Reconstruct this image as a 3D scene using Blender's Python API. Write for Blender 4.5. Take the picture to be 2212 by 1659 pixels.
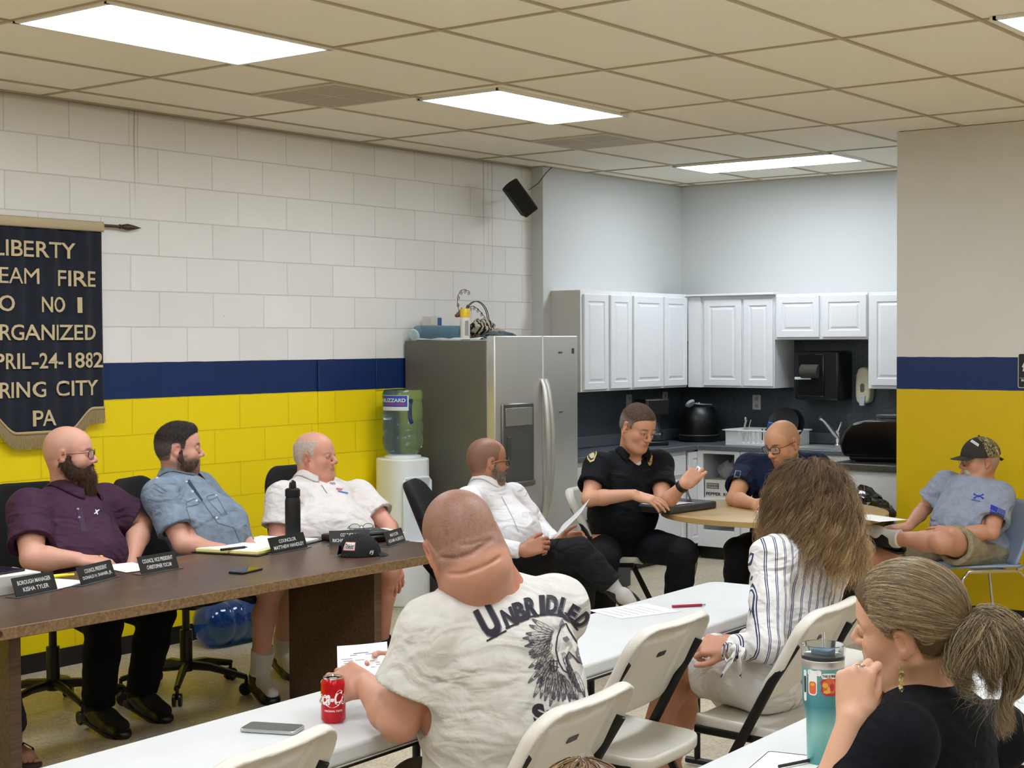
import bpy, math, random
import numpy as np
from mathutils import Vector, Matrix, Euler
from mathutils.bvhtree import BVHTree
sc = bpy.context.scene
for _o in list(bpy.data.objects): bpy.data.objects.remove(_o)
random.seed(7); RNG = np.random.default_rng(7)

# ------------------------------------------------------------------ camera
CX, CY, CZ, CEIL = -3.808, -6.993, 1.743, 3.06
YAW, PIT, ROL, FPX = math.radians(37.362), math.radians(-1.55), math.radians(-.2706), 3343.7
_fw = Vector((math.cos(YAW)*math.cos(PIT), math.sin(YAW)*math.cos(PIT), math.sin(PIT)))
_rt = Vector((math.sin(YAW), -math.cos(YAW), 0)); _up = _rt.cross(_fw)
_r2 = _rt*math.cos(ROL)+_up*math.sin(ROL); _u2 = -_rt*math.sin(ROL)+_up*math.cos(ROL)
cam_d = bpy.data.cameras.new('camera'); cam = bpy.data.objects.new('camera', cam_d); sc.collection.objects.link(cam)
cam.matrix_world = Matrix(((_r2.x,_u2.x,-_fw.x,CX),(_r2.y,_u2.y,-_fw.y,CY),(_r2.z,_u2.z,-_fw.z,CZ),(0,0,0,1)))
cam_d.sensor_width = 36; cam_d.sensor_fit = 'HORIZONTAL'; cam_d.lens = FPX/2212*36; cam_d.clip_start = .05; cam_d.clip_end = 60
sc.camera = cam
# ------------------------------------------------------------------ world, exposure, lamps of the room
wd = bpy.data.worlds.new('world'); sc.world = wd; wd.use_nodes = True
wd.node_tree.nodes['Background'].inputs[0].default_value = (.9, .95, 1, 1)
wd.node_tree.nodes['Background'].inputs[1].default_value = .05
sc.view_settings.view_transform = 'Standard'; sc.view_settings.look = 'None'
sc.view_settings.gamma = 1; sc.view_settings.use_curve_mapping = False
EXPOSURE = 0.0
sc.view_settings.exposure = EXPOSURE
LAMP_STRENGTH = 18.5
LAMP_COLOUR = (.89, .96, 1.06)
# fluorescent troffers: (x0, x1, y0, y1); the first four are in the photograph, the rest carry on the same grid behind the camera
TROFFERS = [(.01,1.225,-2.14,-1.54),(2.57,3.77,-2.05,-1.50),(6.22,6.75,-2.17,-.88),(2.45,3.67,-5.30,-4.70),
            (-.02,1.20,-5.30,-4.70),(-2.47,-1.25,-2.14,-1.54),(-2.47,-1.25,-5.30,-4.70),(-4.95,-3.72,-5.30,-4.70),
            (-.02,1.20,-8.42,-7.82),(-2.47,-1.25,-8.42,-7.82),(-4.95,-3.72,-2.14,-1.54),(2.45,3.67,-8.42,-7.82),(-4.95,-3.72,-8.42,-7.82)]

def at(u, v, w):           # a point of the room from where it stands in the photograph (px) and its distance along the view axis (m)
    return Vector((CX,CY,CZ)) + (_fw + _r2*((u-1106)/FPX) - _u2*((v-829.5)/FPX))*w
def onz(u, v, z):
    d = _fw + _r2*((u-1106)/FPX) - _u2*((v-829.5)/FPX); return Vector((CX,CY,CZ)) + d*((z-CZ)/d.z)
def ony(u, v, y):
    d = _fw + _r2*((u-1106)/FPX) - _u2*((v-829.5)/FPX); return Vector((CX,CY,CZ)) + d*((y-CY)/d.y)
def onx(u, v, x):
    d = _fw + _r2*((u-1106)/FPX) - _u2*((v-829.5)/FPX); return Vector((CX,CY,CZ)) + d*((x-CX)/d.x)
def facing(a):             # horizontal direction at angle a (deg): 0 = towards the room's far right, 90 = away from the door side
    a = math.radians(a); return Vector((_rt.x*math.cos(a)+math.cos(YAW)*math.sin(a), _rt.y*math.cos(a)+math.sin(YAW)*math.sin(a), 0))
sc.cycles.max_bounces = 12; sc.cycles.diffuse_bounces = 7; sc.cycles.transparent_max_bounces = 12
# ------------------------------------------------------------------ helpers: objects and properties
COL = sc.collection
def tag(o, label=None, cat=None, group=None, kind=None):
    if label: o['label'] = label
    if cat: o['category'] = cat
    if group: o['group'] = group
    if kind: o['kind'] = kind
    return o
def empty(name, loc=(0,0,0), rz=0, label=None, cat=None, group=None):
    o = bpy.data.objects.new(name, None); COL.objects.link(o); o.location = loc; o.rotation_euler = (0,0,rz)
    o.empty_display_size = .1
    return tag(o, label, cat, group)
def link(name, me, parent=None, mat=None):
    o = bpy.data.objects.new(name, me); COL.objects.link(o)
    if parent is not None: o.parent = parent
    if mat is not None and not me.materials:
        for m in (mat if isinstance(mat,(list,tuple)) else [mat]): me.materials.append(m)
    return o
def wchild(name, me, parent, mat=None, label=None):      # mesh given in world coordinates under a parent that stands somewhere
    o = link(name, me, parent, mat)
    o.matrix_parent_inverse = (Matrix.Translation(parent.location) @ parent.rotation_euler.to_matrix().to_4x4()).inverted()
    if label: o['label'] = label
    return o
def copy_tree(o, parent=None):
    c = o.copy(); COL.objects.link(c)
    if parent is not None: c.parent = parent
    for ch in list(o.children): copy_tree(ch, c)
    return c

class MB:
    def __init__(s): s.v = []; s.f = []; s.m = []; s.mi = 0
    def add(s, vs, fs, T=None):
        n = len(s.v)
        if T is not None: vs = [T @ Vector(p) for p in vs]
        s.v += [tuple(p) for p in vs]
        for f in fs: s.f.append(tuple(i+n for i in f)); s.m.append(s.mi)
        return s
    def box(s, x0,x1,y0,y1,z0,z1, T=None):
        vs = [(x,y,z) for x in (x0,x1) for y in (y0,y1) for z in (z0,z1)]
        return s.add(vs, [(0,1,3,2),(4,6,7,5),(0,4,5,1),(2,3,7,6),(0,2,6,4),(1,5,7,3)], T)
    def cyl(s, a, b, r, n=16, r2=None, caps=True, T=None):
        a, b = Vector(a), Vector(b); r2 = r if r2 is None else r2
        d = (b-a).normalized(); u = d.orthogonal().normalized(); w = d.cross(u)
        vs = []
        for p, q in ((a,r),(b,r2)):
            for i in range(n):
                t = 2*math.pi*i/n; vs.append(p + (u*math.cos(t)+w*math.sin(t))*q)
        fs = [(i,(i+1)%n,n+(i+1)%n,n+i) for i in range(n)]
        if caps: fs += [tuple(range(n-1,-1,-1)), tuple(range(n,2*n))]
        return s.add(vs, fs, T)
    def tube(s, pts, r, n=8, closed=False, T=None, rr=None, flat=None):
        pts = [Vector(p) for p in pts]; N = len(pts); vs = []; fs = []
        u = None
        for i, p in enumerate(pts):
            if closed: d = pts[(i+1)%N]-pts[i-1]
            else: d = pts[min(i+1,N-1)]-pts[max(i-1,0)]
            d.normalize()
            if u is None: u = (Vector(flat).cross(d) if flat is not None else d.orthogonal()).normalized()
            else:
                u = (u - d*u.dot(d))
                u = u.normalized() if u.length > 1e-6 else d.orthogonal().normalized()
            w = d.cross(u); q = rr[i] if rr is not None else r
            qa, qb = (q if not isinstance(q, (tuple,list)) else q[0]), (q if not isinstance(q,(tuple,list)) else q[1])
            for k in range(n):
                t = 2*math.pi*k/n; vs.append(p + u*math.cos(t)*qa + w*math.sin(t)*qb)
        M = N if closed else N-1
        for i in range(M):
            j = (i+1)%N
            for k in range(n): fs.append((i*n+k, i*n+(k+1)%n, j*n+(k+1)%n, j*n+k))
        if not closed: fs += [tuple(range(n-1,-1,-1)), tuple(range((N-1)*n, N*n))]
        return s.add(vs, fs, T)
    def lathe(s, prof, n=32, T=None, sx=1, sy=1):
        vs = []; fs = []; N = len(prof)
        for r, z in prof:
            for k in range(n):
                t = 2*math.pi*k/n; vs.append((r*math.cos(t)*sx, r*math.sin(t)*sy, z))
        for i in range(N-1):
            for k in range(n): fs.append((i*n+k, i*n+(k+1)%n, (i+1)*n+(k+1)%n, (i+1)*n+k))
        if prof[0][0] > 1e-5: fs.append(tuple(range(n-1,-1,-1)))
        if prof[-1][0] > 1e-5: fs.append(tuple(range((N-1)*n, N*n)))
        return s.add(vs, fs, T)
    def prism(s, outline, z0, z1, T=None):
        n = len(outline); vs = [(x,y,z0) for x,y in outline] + [(x,y,z1) for x,y in outline]
        fs = [tuple(range(n-1,-1,-1)), tuple(range(n,2*n))] + [(i,(i+1)%n,n+(i+1)%n,n+i) for i in range(n)]
        return s.add(vs, fs, T)
    def rings(s, w, h, prof, T=None):      # nested rectangles: (inset, height) from the outside in
        vs = []; fs = []
        for ins, z in prof:
            x, y = w/2-ins, h/2-ins
            vs += [(-x,-y,z),(x,-y,z),(x,y,z),(-x,y,z)]
        for i in range(len(prof)-1):
            for k in range(4): fs.append((i*4+k, i*4+(k+1)%4, i*4+4+(k+1)%4, i*4+4+k))
        fs.append((0,3,2,1)); L = (len(prof)-1)*4; fs.append((L,L+1,L+2,L+3))
        return s.add(vs, fs, T)
    def sheet(s, fn, nu, nv, T=None):
        vs = [fn(i/nu, j/nv) for i in range(nu+1) for j in range(nv+1)]
        fs = [(i*(nv+1)+j, (i+1)*(nv+1)+j, (i+1)*(nv+1)+j+1, i*(nv+1)+j+1) for i in range(nu) for j in range(nv)]
        return s.add(vs, fs, T)
    def sphere(s, c, r, n=16, T=None):
        rx, ry, rz = (r,r,r) if not isinstance(r,(tuple,list)) else r
        vs = [(c[0],c[1],c[2]-rz)]; fs = []; m = n//2
        for i in range(1,m):
            p = -math.pi/2+math.pi*i/m
            for k in range(n):
                t = 2*math.pi*k/n; vs.append((c[0]+rx*math.cos(p)*math.cos(t), c[1]+ry*math.cos(p)*math.sin(t), c[2]+rz*math.sin(p)))
        vs.append((c[0],c[1],c[2]+rz)); L = len(vs)-1
        for k in range(n): fs.append((0, 1+(k+1)%n, 1+k)); fs.append((L, L-n+k, L-n+(k+1)%n))
        for i in range(m-2):
            for k in range(n): fs.append((1+i*n+k, 1+i*n+(k+1)%n, 1+(i+1)*n+(k+1)%n, 1+(i+1)*n+k))
        return s.add(vs, fs, T)
    def me(s, name='m', smooth=35):
        m = bpy.data.meshes.new(name); m.from_pydata(s.v, [], s.f)
        if any(s.m): m.polygons.foreach_set('material_index', s.m)
        m.update()
        if smooth:
            m.polygons.foreach_set('use_smooth', [True]*len(m.polygons))
            m.set_sharp_from_angle(angle=math.radians(smooth))
        return m
    def build(s, name, mat, parent=None, bevel=0, seg=2, smooth=35, solid=0, sub=0, world=False):
        m = s.me(name, smooth)
        for q in (mat if isinstance(mat,(list,tuple)) else [mat]): m.materials.append(q)
        o = wchild(name, m, parent) if (world and parent is not None) else link(name, m, parent)
        if sub: md = o.modifiers.new('s','SUBSURF'); md.levels = md.render_levels = sub
        if solid: md = o.modifiers.new('t','SOLIDIFY'); md.thickness = solid; md.offset = 0
        if bevel: md = o.modifiers.new('b','BEVEL'); md.width = bevel; md.segments = seg; md.limit_method = 'ANGLE'; md.angle_limit = math.radians(30)
        return o
def rrect(w, h, r, n=6, cx=0, cy=0):
    if not isinstance(r,(tuple,list)): r = (r,)*4
    out = []
    for (sx,sy,a0,rr) in ((1,1,0,r[0]),(-1,1,90,r[1]),(-1,-1,180,r[2]),(1,-1,270,r[3])):
        for i in range(n+1):
            t = math.radians(a0+90*i/n)
            out.append((cx+sx*(w/2-rr)+rr*math.cos(t), cy+sy*(h/2-rr)+rr*math.sin(t)))
    return out
def basis(o, x, y, z):      # 4x4 with the three columns
    x, y, z = Vector(x), Vector(y), Vector(z)
    return Matrix(((x.x,y.x,z.x,o[0]),(x.y,y.y,z.y,o[1]),(x.z,y.z,z.z,o[2]),(0,0,0,1)))
def TZ(x,y,z,rz=0): return Matrix.Translation((x,y,z)) @ Matrix.Rotation(rz,4,'Z')

# ------------------------------------------------------------------ text as geometry
_fonts = {}
def text_mesh(s, bold=0.0, extrude=0.0, shear=0, spacing=1.0, res=3):
    cu = bpy.data.curves.new('txt','FONT'); cu.body = s; cu.offset = bold; cu.extrude = extrude; cu.shear = shear
    cu.space_character = spacing; cu.resolution_u = res; cu.align_x = 'LEFT'
    o = bpy.data.objects.new('txt', cu); COL.objects.link(o)
    dg = bpy.context.evaluated_depsgraph_get(); me = bpy.data.meshes.new_from_object(o.evaluated_get(dg))
    bpy.data.objects.remove(o); bpy.data.curves.remove(cu)
    vs = [v.co.copy() for v in me.vertices]; fs = [tuple(p.vertices) for p in me.polygons]; bpy.data.meshes.remove(me)
    return vs, fs
def text_fit(mb, s, x0, x1, y0, y1, T, z=0, bold=0.0, extrude=0.0, shear=0, spacing=1.0, keep=False, fn=None):
    vs, fs = text_mesh(s, bold, extrude, shear, spacing)
    if not vs: return
    ax0, ax1 = min(v.x for v in vs), max(v.x for v in vs); ay0, ay1 = min(v.y for v in vs), max(v.y for v in vs)
    kx = (x1-x0)/(ax1-ax0); ky = (y1-y0)/(ay1-ay0)
    out = []
    for v in vs:
        p = Vector((x0+(v.x-ax0)*kx, y0+(v.y-ay0)*ky, z+v.z))
        if fn: p = fn(p)
        out.append(p)
    mb.add(out, fs, T)

# ------------------------------------------------------------------ materials
def lin(c):
    if isinstance(c, str): c = tuple(int(c[i:i+2],16)/255 for i in (0,2,4))
    return tuple(x/12.92 if x <= .04045 else ((x+.055)/1.055)**2.4 for x in c[:3])
MC = {}
def mat(name, c='808080', rough=.6, metal=0, var=0, vscale=8, bump=0, bscale=40, spec=None, trans=0, alpha=1, emit=None, coat=0, aniso=0, sheen=0, var2=None, ior=None, bdist=.01):
    if name in MC: return MC[name]
    m = bpy.data.materials.new(name); m.use_nodes = True; nt = m.node_tree; b = nt.nodes['Principled BSDF']; L = nt.links
    rgb = lin(c)
    b.inputs['Base Color'].default_value = (*rgb,1); b.inputs['Roughness'].default_value = rough; b.inputs['Metallic'].default_value = metal
    if spec is not None: b.inputs['Specular IOR Level'].default_value = spec
    if trans: b.inputs['Transmission Weight'].default_value = trans
    if ior: b.inputs['IOR'].default_value = ior
    if alpha < 1: b.inputs['Alpha'].default_value = alpha
    if coat: b.inputs['Coat Weight'].default_value = coat
    if aniso: b.inputs['Anisotropic'].default_value = aniso
    if sheen: b.inputs['Sheen Weight'].default_value = sheen
    if emit: b.inputs['Emission Color'].default_value = (*lin(emit[0]),1); b.inputs['Emission Strength'].default_value = emit[1]
    tc = nt.nodes.new('ShaderNodeTexCoord')
    if var or var2:
        n = nt.nodes.new('ShaderNodeTexNoise'); n.inputs['Scale'].default_value = vscale; n.inputs['Detail'].default_value = 5
        L.new(tc.outputs['Object'], n.inputs['Vector'])
        r = nt.nodes.new('ShaderNodeValToRGB'); L.new(n.outputs['Fac'], r.inputs['Fac'])
        lo = lin(var2) if var2 else tuple(x*(1-var) for x in rgb)
        hi = rgb if var2 else tuple(min(1,x*(1+var)) for x in rgb)
        r.color_ramp.elements[0].position = .35; r.color_ramp.elements[1].position = .65
        r.color_ramp.elements[0].color = (*lo,1); r.color_ramp.elements[1].color = (*hi,1)
        L.new(r.outputs['Color'], b.inputs['Base Color'])
    if bump:
        n = nt.nodes.new('ShaderNodeTexNoise'); n.inputs['Scale'].default_value = bscale; n.inputs['Detail'].default_value = 4
        L.new(tc.outputs['Object'], n.inputs['Vector'])
        bp = nt.nodes.new('ShaderNodeBump'); bp.inputs['Strength'].default_value = bump; bp.inputs['Distance'].default_value = bdist
        L.new(n.outputs['Fac'], bp.inputs['Height']); L.new(bp.outputs['Normal'], b.inputs['Normal'])
    MC[name] = m; return m
def nodes(m): return m.node_tree, m.node_tree.nodes, m.node_tree.links, m.node_tree.nodes['Principled BSDF']
def vmat(name, rough=.6, bump=0, bscale=200, sss=0, spec=None, sheen=0, bdist=.002, mottle=0, coat=0):      # colours from the mesh attribute 'Col'
    if name in MC: return MC[name]
    m = bpy.data.materials.new(name); m.use_nodes = True; nt, N, L, b = nodes(m)
    a = N.new('ShaderNodeAttribute'); a.attribute_name = 'Col'
    b.inputs['Roughness'].default_value = rough
    if spec is not None: b.inputs['Specular IOR Level'].default_value = spec
    if sss: b.inputs['Subsurface Weight'].default_value = sss; b.inputs['Subsurface Radius'].default_value = (.012,.005,.003)
    if sheen: b.inputs['Sheen Weight'].default_value = sheen
    if coat: b.inputs['Coat Weight'].default_value = coat
    tc = N.new('ShaderNodeTexCoord'); out = a.outputs['Color']
    if mottle:
        n = N.new('ShaderNodeTexNoise'); n.inputs['Scale'].default_value = 55; n.inputs['Detail'].default_value = 6; L.new(tc.outputs['Object'], n.inputs['Vector'])
        mr = N.new('ShaderNodeMapRange'); mr.inputs['To Min'].default_value = 1-mottle; mr.inputs['To Max'].default_value = 1+mottle; L.new(n.outputs['Fac'], mr.inputs['Value'])
        mx = N.new('ShaderNodeVectorMath'); mx.operation = 'SCALE'; L.new(out, mx.inputs[0]); L.new(mr.outputs[0], mx.inputs['Scale']); out = mx.outputs[0]
    L.new(out, b.inputs['Base Color'])
    if bump:
        n = N.new('ShaderNodeTexNoise'); n.inputs['Scale'].default_value = bscale; n.inputs['Detail'].default_value = 4; L.new(tc.outputs['Object'], n.inputs['Vector'])
        bp = N.new('ShaderNodeBump'); bp.inputs['Strength'].default_value = bump; bp.inputs['Distance'].default_value = bdist
        L.new(n.outputs['Fac'], bp.inputs['Height']); L.new(bp.outputs['Normal'], b.inputs['Normal'])
    MC[name] = m; return m

M_white_plastic = mat('white_plastic','d2cec3',.38,bump=.15,bscale=260,bdist=.002)
M_table_white = mat('table_plastic','cbcdcc',.42,bump=.12,bscale=320,bdist=.002,var=.03,vscale=5)
M_black_metal = mat('black_metal','0b0b0c',.42,spec=.4)
M_black = mat('black_plastic','060607',.38)
M_black_matte = mat('black_matte','050506',.7)
M_black_fabric = mat('black_fabric','050507',.9,bump=.3,bscale=500,bdist=.002)
M_chrome = mat('chrome','d8d8d8',.14,1)
M_gold = mat('gold','c89a3a',.3,1)
M_paper = mat('paper','f2f2f0',.75)
M_ink = mat('ink','26262a',.8)
M_greytext = mat('grey_print','77777c',.8)
M_cream_text = mat('cream_felt','c9b690',.9,bump=.4,bscale=300,bdist=.003)
# ------------------------------------------------------------------ the room
def struct(name, mb, m, **k):
    o = mb.build(name, m, **k); o['kind'] = 'structure'; return o
BAND_T, BAND_B = CEIL-7*.2032, CEIL-8*.2032
def wall_paint(name, upper, block=True, lower='f8dc0c'):
    m = bpy.data.materials.new(name); m.use_nodes = True; nt, N, L, b = nodes(m)
    g = N.new('ShaderNodeNewGeometry'); sp = N.new('ShaderNodeSeparateXYZ'); L.new(g.outputs['Position'], sp.inputs[0])
    wob = N.new('ShaderNodeTexNoise'); wob.inputs['Scale'].default_value = 9; L.new(g.outputs['Position'], wob.inputs['Vector'])
    wz = N.new('ShaderNodeMath'); wz.operation = 'MULTIPLY_ADD'; wz.inputs[1].default_value = .006; L.new(wob.outputs['Fac'], wz.inputs[0]); L.new(sp.outputs['Z'], wz.inputs[2])
    def step(z):
        t = N.new('ShaderNodeMath'); t.operation = 'GREATER_THAN'; t.inputs[1].default_value = z; L.new(wz.outputs[0], t.inputs[0]); return t
    def mix(f, a, c):
        x = N.new('ShaderNodeMix'); x.data_type = 'RGBA'; L.new(f, x.inputs['Factor'])
        for q, i in ((a,6),(c,7)):
            if isinstance(q, tuple): x.inputs[i].default_value = (*q,1)
            else: L.new(q, x.inputs[i])
        return x.outputs[2]
    c = mix(step(BAND_B+.003).outputs[0], lin(lower), lin('0f2b5e'))
    n2 = N.new('ShaderNodeTexNoise'); n2.inputs['Scale'].default_value = 1.6; n2.inputs['Detail'].default_value = 6; L.new(g.outputs['Position'], n2.inputs['Vector'])
    up = mix(n2.outputs['Fac'], tuple(x*.93 for x in lin(upper)), tuple(min(1,x*1.05) for x in lin(upper)))
    c = mix(step(BAND_T+.003).outputs[0], c, up)
    b.inputs['Roughness'].default_value = .42; b.inputs['Specular IOR Level'].default_value = .35
    h = None
    if block:
        # concrete block joints: courses of .2032 counted down from the ceiling, blocks .4064 long in running bond
        cb = N.new('ShaderNodeCombineXYZ'); L.new(sp.outputs['X'], cb.inputs[0])
        zz = N.new('ShaderNodeMath'); zz.operation = 'ADD'; zz.inputs[1].default_value = -(CEIL % .2032); L.new(sp.outputs['Z'], zz.inputs[0]); L.new(zz.outputs[0], cb.inputs[1])
        wn = N.new('ShaderNodeTexNoise'); wn.inputs['Scale'].default_value = 3; L.new(g.outputs['Position'], wn.inputs['Vector'])
        va = N.new('ShaderNodeVectorMath'); va.operation = 'MULTIPLY_ADD'; va.inputs[1].default_value = (.012,.006,0); L.new(wn.outputs['Color'], va.inputs[0]); L.new(cb.outputs[0], va.inputs[2])
        br = N.new('ShaderNodeTexBrick'); br.offset = .5; br.inputs['Scale'].default_value = 1; br.inputs['Brick Width'].default_value = .4064; br.inputs['Row Height'].default_value = .2032
        br.inputs['Mortar Size'].default_value = .0035; br.inputs['Mortar Smooth'].default_value = .25; br.inputs['Color1'].default_value = (1,1,1,1); br.inputs['Color2'].default_value = (.94,.94,.94,1); br.inputs['Mortar'].default_value = (.80,.79,.77,1)
        L.new(va.outputs[0], br.inputs['Vector'])
        mm = N.new('ShaderNodeMix'); mm.data_type = 'RGBA'; mm.blend_type = 'MULTIPLY'; mm.inputs['Factor'].default_value = 1; L.new(c, mm.inputs[6]); L.new(br.outputs['Color'], mm.inputs[7]); c = mm.outputs[2]
        # dark pits and scuffs
        pit = N.new('ShaderNodeTexNoise'); pit.inputs['Scale'].default_value = 26; pit.inputs['Detail'].default_value = 2; L.new(g.outputs['Position'], pit.inputs['Vector'])
        pr = N.new('ShaderNodeValToRGB'); pr.color_ramp.elements[0].position = .20; pr.color_ramp.elements[1].position = .235; pr.color_ramp.elements[0].color = (.25,.22,.18,1); L.new(pit.outputs['Fac'], pr.inputs['Fac'])
        m3 = N.new('ShaderNodeMix'); m3.data_type = 'RGBA'; m3.blend_type = 'MULTIPLY'; m3.inputs['Factor'].default_value = 1; L.new(c, m3.inputs[6]); L.new(pr.outputs['Color'], m3.inputs[7]); c = m3.outputs[2]
        # wall colour darkens just under the ceiling; rust drips
        tp = N.new('ShaderNodeMapRange'); tp.inputs['From Min'].default_value = CEIL-.035; tp.inputs['From Max'].default_value = CEIL-.005; tp.inputs['To Min'].default_value = 0; tp.inputs['To Max'].default_value = .55; L.new(wz.outputs[0], tp.inputs['Value'])
        c = mix(tp.outputs[0], c, lin('5a4d3f'))
        for dx, wdt, top in ((1.86,.006,.62),(1.885,.003,.5),(5.02,.006,.9),(5.12,.004,1.3)):
            s1 = N.new('ShaderNodeMath'); s1.operation = 'MULTIPLY_ADD'; s1.inputs[1].default_value = .02; L.new(wn.outputs['Fac'], s1.inputs[0]); L.new(sp.outputs['X'], s1.inputs[2])
            s2 = N.new('ShaderNodeMath'); s2.operation = 'COMPARE'; s2.inputs[1].default_value = dx+.01; s2.inputs[2].default_value = wdt; L.new(s1.outputs[0], s2.inputs[0])
            s3 = N.new('ShaderNodeMapRange'); s3.inputs['From Min'].default_value = CEIL-top; s3.inputs['From Max'].default_value = CEIL-.1; s3.inputs['To Max'].default_value = .5; L.new(sp.outputs['Z'], s3.inputs['Value'])
            s4 = N.new('ShaderNodeMath'); s4.operation = 'MULTIPLY'; L.new(s2.outputs[0], s4.inputs[0]); L.new(s3.outputs[0], s4.inputs[1])
            c = mix(s4.outputs[0], c, lin('8a6040'))
        n3 = N.new('ShaderNodeTexNoise'); n3.inputs['Scale'].default_value = 60; n3.inputs['Detail'].default_value = 8; n3.inputs['Roughness'].default_value = .7; L.new(g.outputs['Position'], n3.inputs['Vector'])
        a1 = N.new('ShaderNodeMath'); a1.operation = 'MULTIPLY_ADD'; a1.inputs[1].default_value = -1.0; L.new(br.outputs['Fac'], a1.inputs[0]); 
        a2 = N.new('ShaderNodeMath'); a2.operation = 'MULTIPLY'; a2.inputs[1].default_value = .28; L.new(n3.outputs['Fac'], a2.inputs[0]); L.new(a2.outputs[0], a1.inputs[2]); h = a1.outputs[0]
    else:
        n3 = N.new('ShaderNodeTexNoise'); n3.inputs['Scale'].default_value = 180; L.new(g.outputs['Position'], n3.inputs['Vector'])
        a2 = N.new('ShaderNodeMath'); a2.operation = 'MULTIPLY'; a2.inputs[1].default_value = .1; L.new(n3.outputs['Fac'], a2.inputs[0]); h = a2.outputs[0]
    bp = N.new('ShaderNodeBump'); bp.inputs['Strength'].default_value = .8; bp.inputs['Distance'].default_value = .006
    L.new(h, bp.inputs['Height']); L.new(bp.outputs['Normal'], b.inputs['Normal']); L.new(c, b.inputs['Base Color'])
    return m
M_block = wall_paint('painted_block', 'e9e7e2')
M_drywall = wall_paint('painted_drywall', 'd6d4cd', False, 'd3b40a')
M_kitchen_wall = mat('kitchen_wall_paint','c9ccca',.6,bump=.1,bscale=150,bdist=.002)

# floor: speckled composition tiles .305 m square
mf = bpy.data.materials.new('speckled_floor_tile'); mf.use_nodes = True; nt, N, L, b = nodes(mf)
g = N.new('ShaderNodeNewGeometry')
br = N.new('ShaderNodeTexBrick'); br.offset = 0; br.inputs['Scale'].default_value = 1; br.inputs['Brick Width'].default_value = .305; br.inputs['Row Height'].default_value = .305
br.inputs['Mortar Size'].default_value = .0012; br.inputs['Bias'].default_value = -.55; br.inputs['Color1'].default_value = (*lin('cabfa9'),1); br.inputs['Color2'].default_value = (*lin('ddd3bd'),1); br.inputs['Mortar'].default_value = (*lin('8d816c'),1)
L.new(g.outputs['Position'], br.inputs['Vector'])
vo = N.new('ShaderNodeTexVoronoi'); vo.inputs['Scale'].default_value = 95; L.new(g.outputs['Position'], vo.inputs['Vector'])
vr = N.new('ShaderNodeValToRGB'); vr.color_ramp.elements[0].color = (.66,.62,.56,1); vr.color_ramp.elements[1].color = (1.12,1.1,1.06,1)
sp = N.new('ShaderNodeSeparateColor'); L.new(vo.outputs['Color'], sp.inputs[0]); L.new(sp.outputs[0], vr.inputs['Fac'])
mm = N.new('ShaderNodeMix'); mm.data_type = 'RGBA'; mm.blend_type = 'MULTIPLY'; mm.inputs['Factor'].default_value = .8; L.new(br.outputs['Color'], mm.inputs[6]); L.new(vr.outputs['Color'], mm.inputs[7])
L.new(mm.outputs[2], b.inputs['Base Color']); b.inputs['Roughness'].default_value = .32; b.inputs['Specular IOR Level'].default_value = .35
struct('floor', MB().box(-9,7.8,-11,.12,-.1,0), mf)
struct('wall_left', MB().box(-9,5.6,0,.15,0,CEIL), M_block)
struct('wall_kitchen_left', MB().box(5.6,7.8,-.11,.15,0,CEIL), M_kitchen_wall)
struct('wall_kitchen_back', MB().box(7.6,7.8,-3.0,-.11,0,CEIL), M_kitchen_wall)
struct('wall_kitchen_right', MB().box(5.62,7.8,-3.1,-2.97,0,CEIL), M_kitchen_wall)
struct('wall_right', MB().box(5.5,5.62,-11,-2.965,0,CEIL), M_drywall)
struct('wall_back', MB().box(-9.15,-9,-11,.15,0,CEIL), M_drywall)
struct('wall_near', MB().box(-9,5.62,-11.15,-11,0,CEIL), M_drywall)
M_base = mat('baseboard_vinyl','0d0c0b',.5)
struct('baseboard_left', MB().box(-9,5.6,-.008,0,0,.1), M_base)
struct('baseboard_right', MB().box(5.49,5.5,-11,-2.965,0,.1), M_base)
# raised strips of an old opening filled into the block wall
tr1 = struct('trim_1', MB().box(3.30,3.455,-.012,0,.1,BAND_T-.01), M_block, bevel=.003)
struct('trim_2', MB().box(3.85,4.10,-.008,0,BAND_B-.01,BAND_T-.012), M_block, bevel=.003)
MB().cyl((3.39,-.012,1.09),(3.39,-.03,1.09),.012,16).build('knob', mat('yellow_paint','d9bc12',.4), tr1, bevel=.003)

# ceiling: suspended tiles .6235 x 1.2336 in a T-grid
mc = bpy.data.materials.new('ceiling_tile'); mc.use_nodes = True; nt, N, L, b = nodes(mc)
g = N.new('ShaderNodeNewGeometry')
n = N.new('ShaderNodeTexNoise'); n.inputs['Scale'].default_value = 140; n.inputs['Detail'].default_value = 6; L.new(g.outputs['Position'], n.inputs['Vector'])
n2 = N.new('ShaderNodeTexNoise'); n2.inputs['Scale'].default_value = .9; L.new(g.outputs['Position'], n2.inputs['Vector'])
r = N.new('ShaderNodeValToRGB'); r.color_ramp.elements[0].color = (*lin('ede7d7'),1); r.color_ramp.elements[1].color = (*lin('f3eddf'),1); L.new(n2.outputs['Fac'], r.inputs['Fac'])
L.new(r.outputs['Color'], b.inputs['Base Color']); b.inputs['Roughness'].default_value = .9
bp = N.new('ShaderNodeBump'); bp.inputs['Strength'].default_value = .35; bp.inputs['Distance'].default_value = .004; L.new(n.outputs['Fac'], bp.inputs['Height']); L.new(bp.outputs['Normal'], b.inputs['Normal'])
TX, TY, OY = 1.2336, .6235, .2777
struct('ceiling', MB().box(-9,7.8,-11,.12,CEIL+.004,CEIL+.1), mc)
gr = MB()
k = -8
while k*TX < 7.6:
    x = k*TX
    if x > -9: gr.box(x-.0095,x+.0095,-11,0 if x < 5.6 else -.11,CEIL-.003,CEIL+.006)
    k += 1
y = -OY; 
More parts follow.
